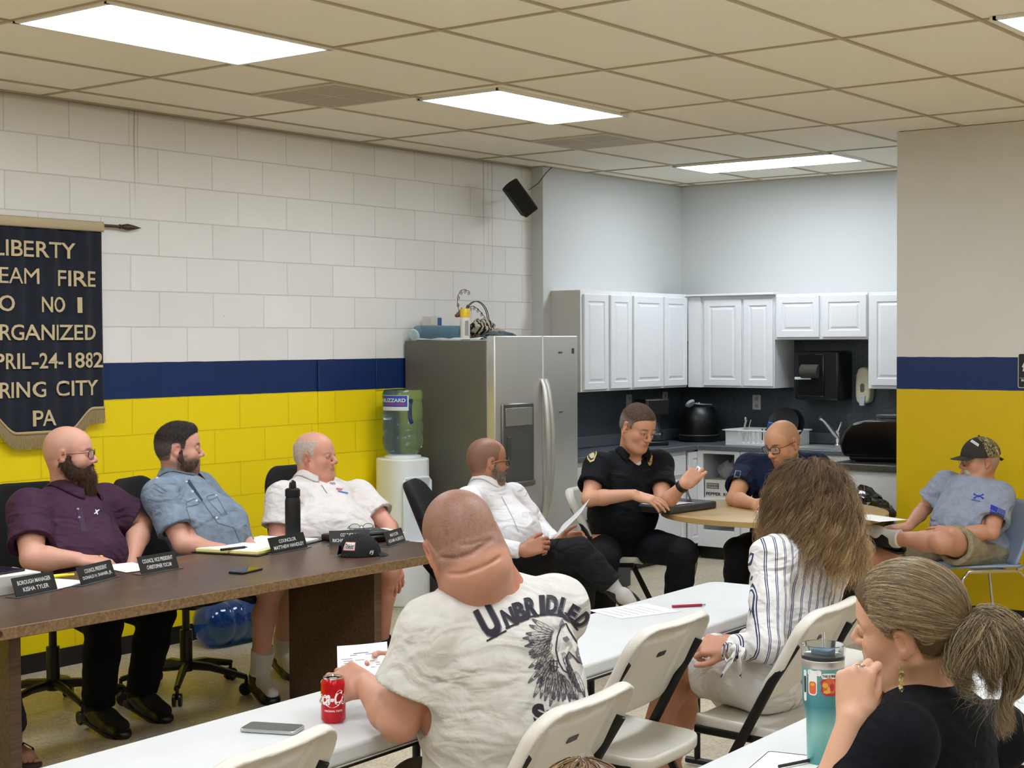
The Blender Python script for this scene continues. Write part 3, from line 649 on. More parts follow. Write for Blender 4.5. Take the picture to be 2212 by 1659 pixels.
# recessed tap bay, built as a raised surround with an inclined hood
q = MB(); 
q.prism([(-.115,-.02),(.115,-.02),(.115,.40),(.09,.43),(-.09,.43),(-.115,.40)],0,.012,T=basis((0,-.158,.44),(1,0,0),(0,0,1),(0,-1,0)))
q.build('front_panel', mat('cooler_panel','dfe6ea',.35), wc, bevel=.006)
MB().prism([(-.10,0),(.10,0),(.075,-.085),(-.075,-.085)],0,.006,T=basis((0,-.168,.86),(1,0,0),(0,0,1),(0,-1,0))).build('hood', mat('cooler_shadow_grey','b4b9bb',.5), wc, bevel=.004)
for x_,c_,nm in ((-.045,'b3151d','hot_tap'),(.045,'2d56a8','cold_tap')):
    tp = MB().cyl((x_,-.168,.71),(x_,-.215,.71),.016,14).cyl((x_,-.205,.715),(x_,-.207,.665),.012,14,r2=.009).build(nm, M_cooler, wc, bevel=.003)
    MB().box(x_-.014,x_+.014,-.245,-.195,.728,.742).build('lever', mat('lever_'+nm,c_,.35), tp, bevel=.004)
MB().box(-.09,.09,-.20,-.16,.425,.45).build('drip_tray', M_cooler, wc, bevel=.008)
wb = empty('water_bottle',(CLX,CLY,1.0),math.radians(-75),'five gallon blue water bottle upside down on the cooler','water bottle')
prof = [(.055,-.012),(.075,.0),(.110,.022),(.128,.055),(.134,.09),(.136,.12),(.130,.135),(.128,.15),(.135,.165),(.135,.215),(.129,.228),(.129,.24),(.134,.255),(.134,.35),(.128,.365),(.134,.378),(.134,.41),(.122,.432),(.06,.438),(.001,.434)]
M_water = mat('blue_bottle_plastic','9fc0d0',.06,trans=.9,ior=1.33)
MB().lathe(prof,48).build('bottle', M_water, wb)
MB().tube([(.105,-.085,.37),(.082,-.066,.33),(.082,-.066,.26),(.105,-.085,.22)],.014,10).build('grip', mat('bottle_grip_blue','23447a',.25,trans=.3), wb)
lb = MB(); R_ = .1365
lb.add([(R_*math.cos(a_),R_*math.sin(a_),z) for z in (.30,.40) for a_ in [math.radians(-132+i*5) for i in range(18)]],[(i,i+1,i+19,i+18) for i in range(17)]); ang0 = math.radians(-132)
lo = lb.build('label', mat('label_white','cfd3d6',.5), wb)
def onlabel(p, R=.1375): 
    a_ = ang0+p.x/R; return Vector((R*math.cos(a_),R*math.sin(a_),p.y))
q = MB(); q.add([onlabel(Vector((.195*i/17,z,0)),.137) for z in (.325,.397) for i in range(18)],[(i,i+1,i+19,i+18) for i in range(17)]); q.build('label_band', mat('label_blue','2548a0',.5), lo)
q = MB(); text_fit(q,'BLIZZARD',.012,.185,.355,.380,Matrix.Identity(4),bold=.03,fn=lambda p:onlabel(p,.138)); q.build('label_wording', mat('label_white'), lo)
q = MB(); text_fit(q,'WATER COMPANY',.05,.185,.335,.348,Matrix.Identity(4),bold=.03,fn=lambda p:onlabel(p,.138)); q.build('label_small_wording', mat('label_red','b8394a',.5), lo)
# empty bottle on the floor by the wall
jb = empty('water_bottle',tuple(Vector((2.30,-.25,.135))),0,'blue water bottle lying on the floor by the left wall','water bottle')
MB().lathe([(r_,z_-.2) for r_,z_ in prof],40,T=Matrix.Rotation(math.radians(90),4,'Y')).build('bottle', mat('blue_bottle_dark','2f5fb5',.08,trans=.7), jb)

# on the worktop
def otl(name,lab,T,c='b8b9b6'):
    t = empty(name,tuple(T.translation),0,lab,'outlet'); R_ = T.to_3x3().to_4x4()
    MB().prism(rrect(.075,.12,.006),0,.006,T=R_).build('plate', mat('outlet_plate',c,.5), t)
    q = MB()
    for s_ in (-.028,.028): q.prism(rrect(.034,.034,.01,cy=s_),.006,.0075,T=R_)
    q.build('sockets', mat('socket_face','9a9b99',.5), t)
    q = MB(); [q.box(dx-.0015,dx+.0015,s_-.006,s_+.006,.0075,.008,T=R_) for s_ in (-.028,.028) for dx in (-.007,.007)]; q.build('slots', M_black, t)
TL = basis((0,0,0),(1,0,0),(0,0,1),(0,-1,0)); TB = basis((0,0,0),(0,-1,0),(0,0,1),(-1,0,0))
for u,v,lab in ((1358,868,'white outlet on the splashback above the officer, the left one'),(1436,862,'white outlet on the splashback above the coffee maker')):
    p = ony(u,v,-.1225); otl('wall_outlet',lab,Matrix.Translation(p)@TL)
p = onx(1635,869,7.587); T_ = Matrix.Translation(p)@TB; otl('wall_outlet','double outlet on the back splashback behind the dish rack',T_)
# towel dispenser
p = onx(1766,810,7.40); td = empty('towel_dispenser',(7.588,p.y,p.z),0,'black paper towel dispenser with a smoked window on the splashback','towel dispenser')
MB().box(-.25,0,-.21,.17,-.20,.19).build('case', M_black, td, bevel=.02, seg=3)
MB().box(-.262,-.245,-.09,.14,-.17,.17).build('window', mat('smoked_plastic','141618',.12,spec=.6), td, bevel=.01)
MB().cyl((-.258,-.05,.03),(-.258,.10,.03),.055,20).build('towel_roll', mat('brown_roll','3b372f',.8), td)
MB().box(-.268,-.26,.02,.16,-.035,-.015).build('label', mat('label_white'), td)
# soap dispenser
p = onx(1870,832,7.55); so = empty('soap_dispenser',(7.588,p.y,p.z),0,'cream soap dispenser on the splashback under the tall cabinet','soap dispenser')
q = MB(); q.prism([(.0,.145),(.04,.13),(.058,.08),(.062,0),(.06,-.08),(.05,-.13),(-.02,-.15),(-.055,-.13),(-.062,-.08),(-.062,0),(-.058,.08),(-.04,.13)][::-1],0,.10,T=TB); q.build('case', mat('cream_plastic','cfc9ae',.4), so, bevel=.02, seg=4)
q = MB(); q.prism(rrect(.036,.07,.017,cy=-.02),.10,.101,T=TB); q.build('window', mat('soap_window','6e665a',.3), so)
q = MB(); q.prism([(-.02,-.16),(.02,-.16),(.028,-.08),(-.028,-.08)],.085,.115,T=TB); q.build('push_bar', mat('soap_lever','b9bcc0',.4), so, bevel=.006)
# coffee maker
cm = empty('coffee_maker',(6.72,-.36,CT),math.radians(-35),'black drip coffee maker with a glass carafe on the worktop','coffee maker')
MB().box(-.10,.10,-.12,.12,0,.035).box(-.10,.10,.03,.12,.035,.36).box(-.105,.105,-.12,.12,.25,.37).build('case', M_black, cm, bevel=.01)
MB().lathe([(.03,.036),(.062,.04),(.07,.08),(.062,.13),(.045,.165),(.047,.18)],28,T=Matrix.Translation((0,-.045,0))).build('carafe', mat('dark_glass','2a2e30',.05,spec=.8), cm)
MB().lathe([(.071,.085),(.0715,.085),(.0715,.10),(.071,.10)],28,T=Matrix.Translation((0,-.045,0))).build('carafe_band', M_chrome, cm)
MB().box(-.085,-.08,-.124,-.119,.26,.36).build('trim', M_chrome, cm)
# air fryer style black appliance with spatula and lid
pc2 = empty('slow_cooker',(7.32,-.44,CT),0,'large black countertop cooker in the kitchen corner','cooker')
MB().lathe([(.15,0),(.165,.02),(.17,.18),(.16,.24),(.12,.285),(.04,.30),(.001,.30)],36).build('body', M_black, pc2)
MB().lathe([(.168,.05),(.171,.055),(.168,.06)],36).build('rim', mat('dark_grey_plastic'), pc2)
MB().box(-.02,.02,-.02,.02,.30,.325).build('knob', M_chrome, pc2, bevel=.005)
sp_ = empty('ladle',(6.86,-.52,CT+.315),0,'white slotted spoon resting on the black cooker','utensil')
sp_.location = (7.26,-.48,CT+.298)
MB().lathe([(.001,0),(.045,.004),(.058,.02),(.056,.022),(.044,.008),(.001,.004)],20,sx=1,sy=.7,T=Matrix.Translation((-.12,.0,.012))@Matrix.Rotation(math.radians(-50),4,'X')).tube([(-.07,0,.02),(0,0,.012),(.12,-.05,.006)],.006,8).build('spoon', mat('grey_white_plastic','a9abad',.4), sp_)
# dish rack
dp_ = onx(1610,955,7.15); dr = empty('dish_rack',(7.24,-1.12,CT),0,'white plastic dish rack with slotted sides by the sink','dish rack')
M_rack = mat('rack_white','dfe0de',.35)
q = MB(); L_, W_, H_ = .27, .19, .125
def tray(q):
    for s_ in (-1,1):
        q.box(s_*W_-.004,s_*W_+.004,-L_,L_,.0,.022); q.box(s_*(W_+.012)-.006,s_*(W_+.012)+.006,-L_-.02,L_+.02,H_-.012,H_)
        q.box(-W_,W_,s_*L_-.004,s_*L_+.004,0,H_-.01)
        for i in range(2): q.box(s_*W_-.004,s_*W_+.004,(-L_ if i == 0 else L_-.12),(-L_+.12 if i == 0 else L_),.02,H_-.01)
        for i in range(7): y_ = -.13+i*.0433; q.box(s_*W_-.004,s_*W_+.004,y_-.010,y_+.010,.02,H_-.01)
    q.box(-W_,W_,-L_,L_,0,.006); q.box(-W_-.018,W_+.018,-L_-.022,-L_,H_-.012,H_); q.box(-W_-.018,W_+.018,L_,L_+.022,H_-.012,H_)
tray(q); q.build('basket', M_rack, dr, bevel=.003)
for i,(dx,dy,r_) in enumerate(((.02,-.06,.135),(.05,-.10,.13))):
    t_ = empty('plate',(7.24+dx,-1.12+dy-.08,CT+.02),0,'black plate standing in the dish rack' if i == 0 else 'black plate leaning behind the first one in the rack','plate')
    MB().lathe([(.001,0),(r_*.6,.002),(r_*.7,.006),(r_,.018),(r_,.021),(r_*.69,.01),(.001,.006)],40,T=Matrix.Translation((0,0,r_+.01))@Matrix.Rotation(math.radians(-72),4,'Y')).build('dish', M_black, t_)
cu_ = empty('blue_cup',(7.10,-1.22,CT+.09),0,'translucent blue cup upside down in the dish rack','cup')
MB().lathe([(.001,.10),(.026,.10),(.03,.097),(.038,0),(.0365,0),(.028,.095),(.001,.097)],24,T=Matrix.Rotation(math.radians(8),4,'X')).build('cup_wall', mat('blue_cup_plastic','2e63ad',.15,trans=.4), cu_)
ut = empty('cutlery',(7.20,-.92,CT+.03),0,'spoons and a knife standing in the left end of the dish rack','cutlery')
q = MB(); [q.tube([(x_,y_,0),(x_+.01,y_-.01,.12),(x_+.015,y_-.02,.165)],.004,6) for x_,y_ in ((0,0),(-.02,-.02),(.02,-.035))]; q.sphere((.012,-.02,.17),(.012,.009,.02),10); q.build('spoons', M_steel, ut)
# faucet and sink
fa = empty('faucet',(7.47,-1.62,CT),0,'chrome single lever faucet behind the sink','faucet')
MB().lathe([(.03,0),(.028,.012),(.02,.02),(.02,.09),(.024,.10),(.014,.12),(.001,.125)],20).build('base', M_chrome, fa)
MB().tube([(0,0,.06),(-.04,.03,.12),(-.10,.07,.20),(-.13,.09,.225)],.018,10,rr=[.021,.018,.016,.021]).build('spout', M_chrome, fa)
MB().tube([(0,0,.11),(.0,-.02,.16),(0,-.03,.19)],.012,8).build('lever', M_chrome, fa)
sk = empty('sink',(7.22,-1.72,CT),0,'stainless steel sink set into the back worktop','sink')
MB().rings(.42,.60,[(0,0),(0,.004),(.02,.006),(.03,.003)]).build('rim', M_steel, sk, smooth=0)
# roaster
ro = empty('roaster',(6.18,-2.60,CT),math.radians(14),'large black countertop roaster with a rounded lid at the end of the worktop','roaster')
o = [(-.27,.06),(-.285,.12),(-.26,.20),(-.20,.265),(-.12,.285),(.12,.285),(.20,.265),(.255,.20),(.27,.12),(.27,.04),(-.25,.04)]
TR = basis((0,0,0),(0,-1,0),(0,0,1),(-1,0,0))
MB().prism(o[::-1],-.19,.19,T=TR).build('lid', mat('gloss_black','060607',.16,spec=.6), ro, bevel=.05, seg=5)
MB().box(-.17,.17,-.34,-.24,.05,.22).build('side_box', M_black, ro, bevel=.02, seg=3)
MB().box(-.16,.16,-.25,.23,.01,.07).build('base', M_black, ro, bevel=.02, seg=3)
MB().lathe([(.11,.285),(.105,.298),(.112,.302),(.11,.318),(.001,.322)],28,T=Matrix.Translation((.0,-.04,0))).build('top_vent', mat('dark_grey_plastic'), ro)
MB().box(-.175,-.17,-.325,-.275,.12,.15).build('label', mat('silver_label','9a9c9e',.4), ro)
for sx_ in (-.13,.13):
    for sy_ in (-.2,.2): MB().cyl((sx_,sy_,0),(sx_,sy_,.015),.018,12).build('foot', M_black, ro)
pb2 = empty('plastic_bag',(6.45,-2.50,CT+.17),0,'knotted clear plastic bag on a jar behind the roaster','bag')
pb2.location = (6.62,-2.50,CT+.0)
MB().lathe([(.05,0),(.052,.17),(.001,.175)],20).build('jar', mat('steel_jar','8f9294',.4,.5), pb2)
q = crumple(MB(),(0,0,.20),(.055,.055,.05),5); q.tube([(0,0,.235),(.005,0,.262),(-.002,.0,.285)],.01,8,rr=[.03,.009,.016]); q.build('film', mat('clear_film','dfe3e4',.15,alpha=.75), pb2, smooth=60)
to = empty('toaster_oven',(6.75,-2.74,CT),0,'black and steel toaster oven behind the roaster','toaster oven')
MB().box(-.20,.18,-.20,.13,.01,.24).build('case', M_black, to, bevel=.01); MB().box(-.215,-.2,-.20,.13,.20,.25).build('steel_rim', M_steel, to, bevel=.006)
MB().tube([(-.215,.10,.205),(-.25,.09,.205),(-.25,-.17,.205),(-.215,-.18,.205)],.008,8).build('handle', M_steel, to)
MB().box(-.15,.15,-.19,.1,.25,.35).build('upper_oven', mat('oven_grey','4b4d50',.4,.5), to, bevel=.006); MB().box(-.153,-.15,-.17,.08,.27,.32).build('oven_window', M_black, to)
# bin with a black bag
bn2 = empty('rubbish_bin',(5.50,-2.70,0),0,'dark bin lined with a billowing black bag beside the round table','bin')
MB().lathe([(.001,0),(.15,0),(.19,.58),(.18,.58),(.145,.02),(.001,.015)],32).build('bucket', mat('bin_grey','17181a',.5), bn2)
q = MB(); crumple(q,(-.0,.03,.66),(.22,.22,.12),31,n=40); crumple(q,(.0,-.10,.60),(.17,.13,.12),33,n=32); q.build('bag', mat('glossy_bag','070708',.18,spec=.7), bn2, smooth=50)
# grey bin under the left worktop by the officer, red cloth
gb = empty('storage_tub',(5.30,-.84,0),0,'dark grey storage tub on the floor behind the officer chair','tub')
MB().prism(rrect(.36,.28,.04),0,.24).build('tub', mat('tub_grey','3a3f44',.5), gb, bevel=.01)
tag(crumple(MB(),(5.40,-.93,.27),(.05,.05,.035),40).build('red_cloth', mat('red_cloth','a3122a',.8), smooth=60),'small red cloth hanging at the grey tub','cloth')
# ------------------------------------------------------------------ smooth solids: blended primitives turned into one mesh
def npv(p): return np.array([p[0],p[1],p[2]], dtype=np.float32)
class S:
    """A blend of primitives; every entry: (kind, data, op, k, centre, reach)."""
    def __init__(s): s.p = []; s.fn = []
    def cap(s, a, b, ra, rb=None, k=.02, op=1):
        a, b = npv(a), npv(b); rb = ra if rb is None else rb
        s.p.append(('cap',(a,b,ra,rb),op,k,(a+b)/2,float(np.linalg.norm(b-a))/2+max(ra,rb))); return s
    def chain(s, pts, rs, k=.02, op=1):
        for i in range(len(pts)-1): s.cap(pts[i],pts[i+1],rs[i],rs[i+1],k,op)
        return s
    def ell(s, c, r, R=None, k=.03, op=1):
        c = npv(c); R = np.eye(3,dtype=np.float32) if R is None else np.array(R,dtype=np.float32)
        s.p.append(('ell',(c,np.array(r,dtype=np.float32),R),op,k,c,max(r))); return s
    def box(s, c, h, R=None, r=.005, k=.01, op=1):
        c = npv(c); R = np.eye(3,dtype=np.float32) if R is None else np.array(R,dtype=np.float32)
        s.p.append(('box',(c,np.array(h,dtype=np.float32),R,r),op,k,c,float(np.linalg.norm(h)))); return s
    def sleeve(s, a, b, ra, rb, k=.03, op=1):      # flat cut at b, open at a
        a, b = npv(a), npv(b)
        s.p.append(('slv',(a,b,ra,rb),op,k,(a+b)/2,float(np.linalg.norm(b-a))/2+max(ra,rb))); return s
    def cut(s, c, n):                                # keep the side the normal points away from
        s.p.append(('pln',(npv(c),npv(n)/np.linalg.norm(npv(n))),-2,0,npv(c),1e9)); return s
    def grow(s, d):
        t = S()
        for kind,dat,op,k,c,r in s.p:
            if op != 1: continue
            if kind in ('cap','slv'): t.p.append((kind,(dat[0],dat[1],dat[2]+d,dat[3]+d),op,k,c,r+d))
            elif kind == 'ell': t.p.append((kind,(dat[0],dat[1]+d,dat[2]),op,k,c,r+d))
            elif kind == 'box': t.p.append((kind,(dat[0],dat[1]+d,dat[2],dat[3]+d),op,k,c,r+d))
        return t
    def join(s, o): s.p += o.p; return s
    def bounds(s):
        lo = np.full(3,1e9); hi = -lo
        for kind,dat,op,k,c,r in s.p:
            if op != 1: continue
            if kind in ('cap','slv'):
                for q,rr in ((dat[0],dat[2]),(dat[1],dat[3])): lo = np.minimum(lo,q-rr); hi = np.maximum(hi,q+rr)
            elif kind == 'ell':
                e = np.sqrt(((dat[2]*dat[1][None,:])**2).sum(1)); lo = np.minimum(lo,c-e); hi = np.maximum(hi,c+e)
            else: lo = np.minimum(lo,c-r); hi = np.maximum(hi,c+r)
        return lo, hi
    def ev(s, P):
        D = np.full(len(P), .5, dtype=np.float32)
        for kind,dat,op,k,c,r in s.p:
            if kind == 'pln': 
                d = (P-dat[0])@dat[1]; D = np.maximum(D,d) if op == -2 else D; continue
            q = P-c; m = np.einsum('ij,ij->i',q,q) < (r+k+.07)**2
            idx = np.nonzero(m)[0]
            if len(idx) == 0: continue
            X = P[idx]
            if kind in ('cap','slv'):
                a,b,ra,rb = dat; ba = b-a; L2 = max(float(ba@ba),1e-9); pa = X-a; t = pa@ba/L2
                tc = np.clip(t,0,1)
                d = np.linalg.norm(pa-tc[:,None]*ba,axis=1)-(ra+(rb-ra)*tc)
                if kind == 'slv':
                    L = math.sqrt(L2); d = np.maximum(np.where(t>1, np.linalg.norm(pa-t[:,None]*ba,axis=1)-rb, d), (t-1)*L)
            elif kind == 'ell':
                c_,rad,R = dat; X = (X-c_)@R; k0 = np.linalg.norm(X/rad,axis=1); k1 = np.linalg.norm(X/(rad*rad),axis=1); d = k0*(k0-1)/np.maximum(k1,1e-6)
                d = np.where(k0 < 1e-3, -rad.min(), d)
            elif kind == 'box':
                c_,h,R,rr = dat; X = np.abs((X-c_)@R)-(h-rr); d = np.linalg.norm(np.maximum(X,0),axis=1)+np.minimum(X.max(1),0)-rr
            e = D[idx]
            if op == 1:
                if k > 0: h_ = np.maximum(k-np.abs(e-d),0)/k; D[idx] = np.minimum(e,d)-h_*h_*k*.25
                else: D[idx] = np.minimum(e,d)
            else:
                d = -d
                if k > 0: h_ = np.maximum(k-np.abs(e-d),0)/k; D[idx] = np.maximum(e,d)+h_*h_*k*.25
                else: D[idx] = np.maximum(e,d)
        for f in s.fn: D = f(P,D)
        return D
    def mesh(s, h=.006, pad=.03, name='solid', colour=None, relax=1):
        lo, hi = s.bounds(); lo = lo-pad; hi = hi+pad
        return extract(s.ev, lo, hi, h, name, colour, relax)

def extract(f, lo, hi, h, name, colour=None, relax=1):
    B = 4; nb = np.ceil((hi-lo)/(h*B)).astype(int)+1
    ax = [np.arange(n,dtype=np.float32) for n in nb]
    gx,gy,gz = np.meshgrid(*ax, indexing='ij'); cb = np.stack([gx,gy,gz],-1).reshape(-1,3)
    ctr = lo.astype(np.float32)+(cb*B+(B-1)/2)*h
    dc = np.concatenate([f(ctr[i:i+400000]) for i in range(0,len(ctr),400000)])
    act = np.abs(dc) < h*B*1.45
    V = np.repeat(np.repeat(np.repeat(np.where(dc.reshape(nb)<0,-1,1).astype(np.float32),B,0),B,1),B,2)
    ab = cb[act].astype(int)
    off = np.stack(np.meshgrid(*[np.arange(B)]*3, indexing='ij'),-1).reshape(-1,3)
    I = (ab[:,None,:]*B+off[None]).reshape(-1,3)
    for i in range(0,len(I),600000):
        J = I[i:i+600000]; V[J[:,0],J[:,1],J[:,2]] = f((lo+J*h).astype(np.float32))
    N = V < 0
    # active cells
    c = [(0,0,0),(1,0,0),(0,1,0),(1,1,0),(0,0,1),(1,0,1),(0,1,1),(1,1,1)]
    sx,sy,sz = [n-1 for n in V.shape]
    cnt = sum(N[a:a+sx,b:b+sy,d:d+sz].astype(np.int8) for a,b,d in c)
    ci = np.argwhere((cnt>0)&(cnt<8))
    idm = np.full((sx,sy,sz),-1,dtype=np.int32); idm[ci[:,0],ci[:,1],ci[:,2]] = np.arange(len(ci))
    vals = [V[ci[:,0]+a,ci[:,1]+b,ci[:,2]+d] for a,b,d in c]
    acc = np.zeros((len(ci),3),np.float64); num = np.zeros(len(ci))
    for i in range(8):
        for j in range(i+1,8):
            di = np.array(c[j])-np.array(c[i])
            if np.abs(di).sum() != 1: continue
            va,vb = vals[i],vals[j]; m = (va<0)!=(vb<0)
            t = np.where(m, va/np.where(m,va-vb,1), 0)
            acc += np.where(m[:,None], np.array(c[i])+t[:,None]*di, 0); num += m
    pos = lo+(ci+acc/num[:,None])*h
    F = []
    for axis in range(3):
        u,v = [(1,2),(2,0),(0,1)][axis]
        sl0 = [slice(None)]*3; sl1 = [slice(None)]*3; sl0[axis] = slice(0,-1); sl1[axis] = slice(1,None)
        e = N[tuple(sl0)] != N[tuple(sl1)]
        g = np.argwhere(e); g = g[(g[:,u]>0)&(g[:,v]>0)&(g[:,u]<V.shape[u]-1)&(g[:,v]<V.shape[v]-1)]
        if len(g) == 0: continue
        def cell(du,dv):
            q = g.copy(); q[:,u] -= du; q[:,v] -= dv; return idm[q[:,0],q[:,1],q[:,2]]
        quad = np.stack([cell(1,1),cell(0,1),cell(0,0),cell(1,0)],1)
        flip = ~N[g[:,0],g[:,1],g[:,2]]; quad[flip] = quad[flip][:,::-1]
        F.append(quad)
    F = np.concatenate(F); F = F[(F>=0).all(1)]
    for _ in range(relax):
        acc = np.zeros_like(pos); num = np.zeros(len(pos))
        for k in range(4):
            a,b = F[:,k],F[:,(k+1)%4]
            for q in range(3):
                acc[:,q] += np.bincount(a,pos[b,q],len(pos)); acc[:,q] += np.bincount(b,pos[a,q],len(pos))
            num += np.bincount(a,minlength=len(pos))+np.bincount(b,minlength=len(pos))
        pos = .5*pos+.5*acc/np.maximum(num,1)[:,None]
    return npmesh(name, pos, F, colour(pos) if colour else None)
def npmesh(name, pos, F, col=None):
    me = bpy.data.meshes.new(name); n = len(F)
    me.vertices.add(len(pos)); me.vertices.foreach_set('co', pos.astype(np.float32).ravel())
    me.loops.add(F.size); me.loops.foreach_set('vertex_index', F.astype(np.int32).ravel())
    me.polygons.add(n); me.polygons.foreach_set('loop_start', np.arange(n,dtype=np.int32)*F.shape[1])
    me.update(calc_edges=True); me.polygons.foreach_set('use_smooth', np.ones(n,dtype=bool))
    if col is not None:
        at_ = me.color_attributes.new('Col','FLOAT_COLOR','POINT')
        at_.data.foreach_set('color', np.concatenate([col,np.ones((len(col),1))],1).astype(np.float32).ravel())
    me.validate(); me.update(); return me
def smoothstep(a,b,x): t = np.clip((x-a)/(b-a),0,1); return t*t*(3-2*t)
# ------------------------------------------------------------------ conference table
m = bpy.data.materials.new('walnut_laminate'); m.use_nodes = True; nt, N, L, b = nodes(m); M_walnut = m
tc = N.new('ShaderNodeTexCoord'); mp = N.new('ShaderNodeMapping'); mp.inputs['Scale'].default_value = (1.2,26,26); L.new(tc.outputs['Object'], mp.inputs[0])
n1 = N.new('ShaderNodeTexNoise'); n1.inputs['Scale'].default_value = 3; n1.inputs['Detail'].default_value = 8; L.new(mp.outputs[0], n1.inputs['Vector'])
r1 = N.new('ShaderNodeValToRGB'); r1.color_ramp.elements[0].position = .3; r1.color_ramp.elements[1].position = .7; r1.color_ramp.elements[0].color = (*lin('3a2a20'),1); r1.color_ramp.elements[1].color = (*lin('5f4635'),1); L.new(n1.outputs['Fac'], r1.inputs['Fac']); L.new(r1.outputs['Color'], b.inputs['Base Color'])
b.inputs['Roughness'].default_value = .34; b.inputs['Specular IOR Level'].default_value = .55
M_edge = mat('scuffed_edge','6a5138',.5,var2='8b6f4c',vscale=90,bump=.3,bscale=150,bdist=.002)
TZ_ = .76
ct = empty('conference_table',(.40,-1.89,0),0,'long dark walnut conference table with a scuffed brown edge','table')
MB().box(-1.55,1.56,-.46,.46,TZ_-.042,TZ_-.001).build('edge_band', M_edge, ct, bevel=.002)
MB().box(-1.548,1.558,-.458,.458,TZ_-.004,TZ_).build('tabletop', M_walnut, ct, bevel=.001)
for x in (-.86,1.09): MB().box(x-.025,x+.025,-.27,.29,0,TZ_-.045).build('leg', M_walnut, ct, bevel=.002)
MB().box(-.83,1.06,-.02,.02,TZ_-.14,TZ_-.045).build('stretcher', M_walnut, ct)

# ------------------------------------------------------------------ folding tables
def folding_table(x0,x1,yf_,yn,rz,label):
    Lh, Wh = (x1-x0)/2, (yf_-yn)/2
    t = empty('folding_table',((x0+x1)/2,(yf_+yn)/2,0),rz,label,'table','white folding tables in two rows')
    MB().prism(rrect(2*Lh,2*Wh,.05),.73-.045,.73).build('tabletop', M_table_white, t, bevel=.009, seg=4)
    MB().prism(rrect(2*Lh-.006,2*Wh-.006,.05),.73-.05,.73-.046).build('rim_lip', M_table_white, t)
    MB().box(-Lh+.1,Lh-.1,-Wh+.02,-Wh+.045,.665,.684).box(-Lh+.1,Lh-.1,Wh-.045,Wh-.02,.665,.684).build('rail', M_black_metal, t)
    for s in (-1,1):
        x = s*(Lh-.22)
        MB().tube([(x,-Wh+.05,.68),(x,-Wh+.05,.02)],.013,10).tube([(x,Wh-.05,.68),(x,Wh-.05,.02)],.013,10).tube([(x,-Wh+.0,.02),(x,Wh-.0,.02)],.014,10).tube([(x,-Wh+.05,.35),(x,Wh-.05,.35)],.009,8).build('leg_frame', M_black_metal, t)
    return t
folding_table(.045,1.895,-3.735,-4.215,math.radians(2.0),'white folding table with the red pen, under the curly haired woman')
folding_table(-1.80,.03,-3.83,-4.31,math.radians(2.0),'white folding table carrying the red drink can and silver phone')
t_ = folding_table(.955,2.785,-5.055,-5.535,math.radians(1.5),'white folding table at the right edge, past the seam')
t_ = folding_table(-.885,.945,-5.10,-5.58,math.radians(1.5),'white folding table in front of the woman with the ponytail')

# ------------------------------------------------------------------ round table
rt_ = empty('round_table',(4.25,-2.75,0),0,'round light maple laminate table in front of the kitchen','table')
m = mat('maple_laminate','d0b583',.35,var2='c2a673',vscale=60)
MB().lathe([(.001,.731),(.645,.731),(.650,.733),(.650,.758),(.647,.76),(.001,.76)],96).build('tabletop', m, rt_)
MB().lathe([(.6485,.729),(.6525,.731),(.6525,.7585),(.649,.7602)],96).build('edge_band', mat('maple_edge','a98c57',.45), rt_)
MB().lathe([(.035,.05),(.035,.73)],20).build('column', M_black_metal, rt_)
q = MB(); [q.box(-.03,.38,-.03,.03,.02,.055,T=Matrix.Rotation(math.radians(45+90*i),4,'Z')) for i in range(4)]; q.build('base', M_black_metal, rt_, bevel=.01)

# ------------------------------------------------------------------ folding chairs
KS = 1.03
def back_panel():
    s = S(); hw, hh = .242, .178
    def f(P, D):
        x, h, n = P[:,0], P[:,1], P[:,2]
        n0 = -.30*x*x + .0
        nn = n-n0
        rr = np.where(h>0,.105,.055)
        q = np.stack([np.abs(x)-(hw-rr), np.abs(h)-(hh-rr)],1)
        d2 = np.linalg.norm(np.maximum(q,0),axis=1)+np.minimum(q.max(1),0)-rr
        # curled rim: thicker and bent forward near the outline on the top and sides
        rim = smoothstep(-.045,-.004,d2)*smoothstep(-.10,-.02,h)
        nn = nn - .030*rim*smoothstep(-.05,.02,d2)
        th = .0075+.010*rim
        d = np.maximum(d2, np.abs(nn)-th)
        k = .014; a = d2; c_ = np.abs(nn)-th; hq = np.maximum(k-np.abs(a-c_),0)/k; d = np.maximum(a,c_)+hq*hq*k*.25
        # step on the rear face around a central field
        fld = np.maximum(np.abs(x)-.135, h-.095)
        grv = smoothstep(.0,.012,fld)*(1-smoothstep(.012,.04,fld))*smoothstep(-.16,-.02,h)
        d = d + np.where(nn>0, .0085*grv, 0)
        return d.astype(np.float32)
    return extract(lambda P: f(P,None), np.array([-.27,-.21,-.10]), np.array([.27,.21,.05]), .0045, 'back_panel', relax=1)
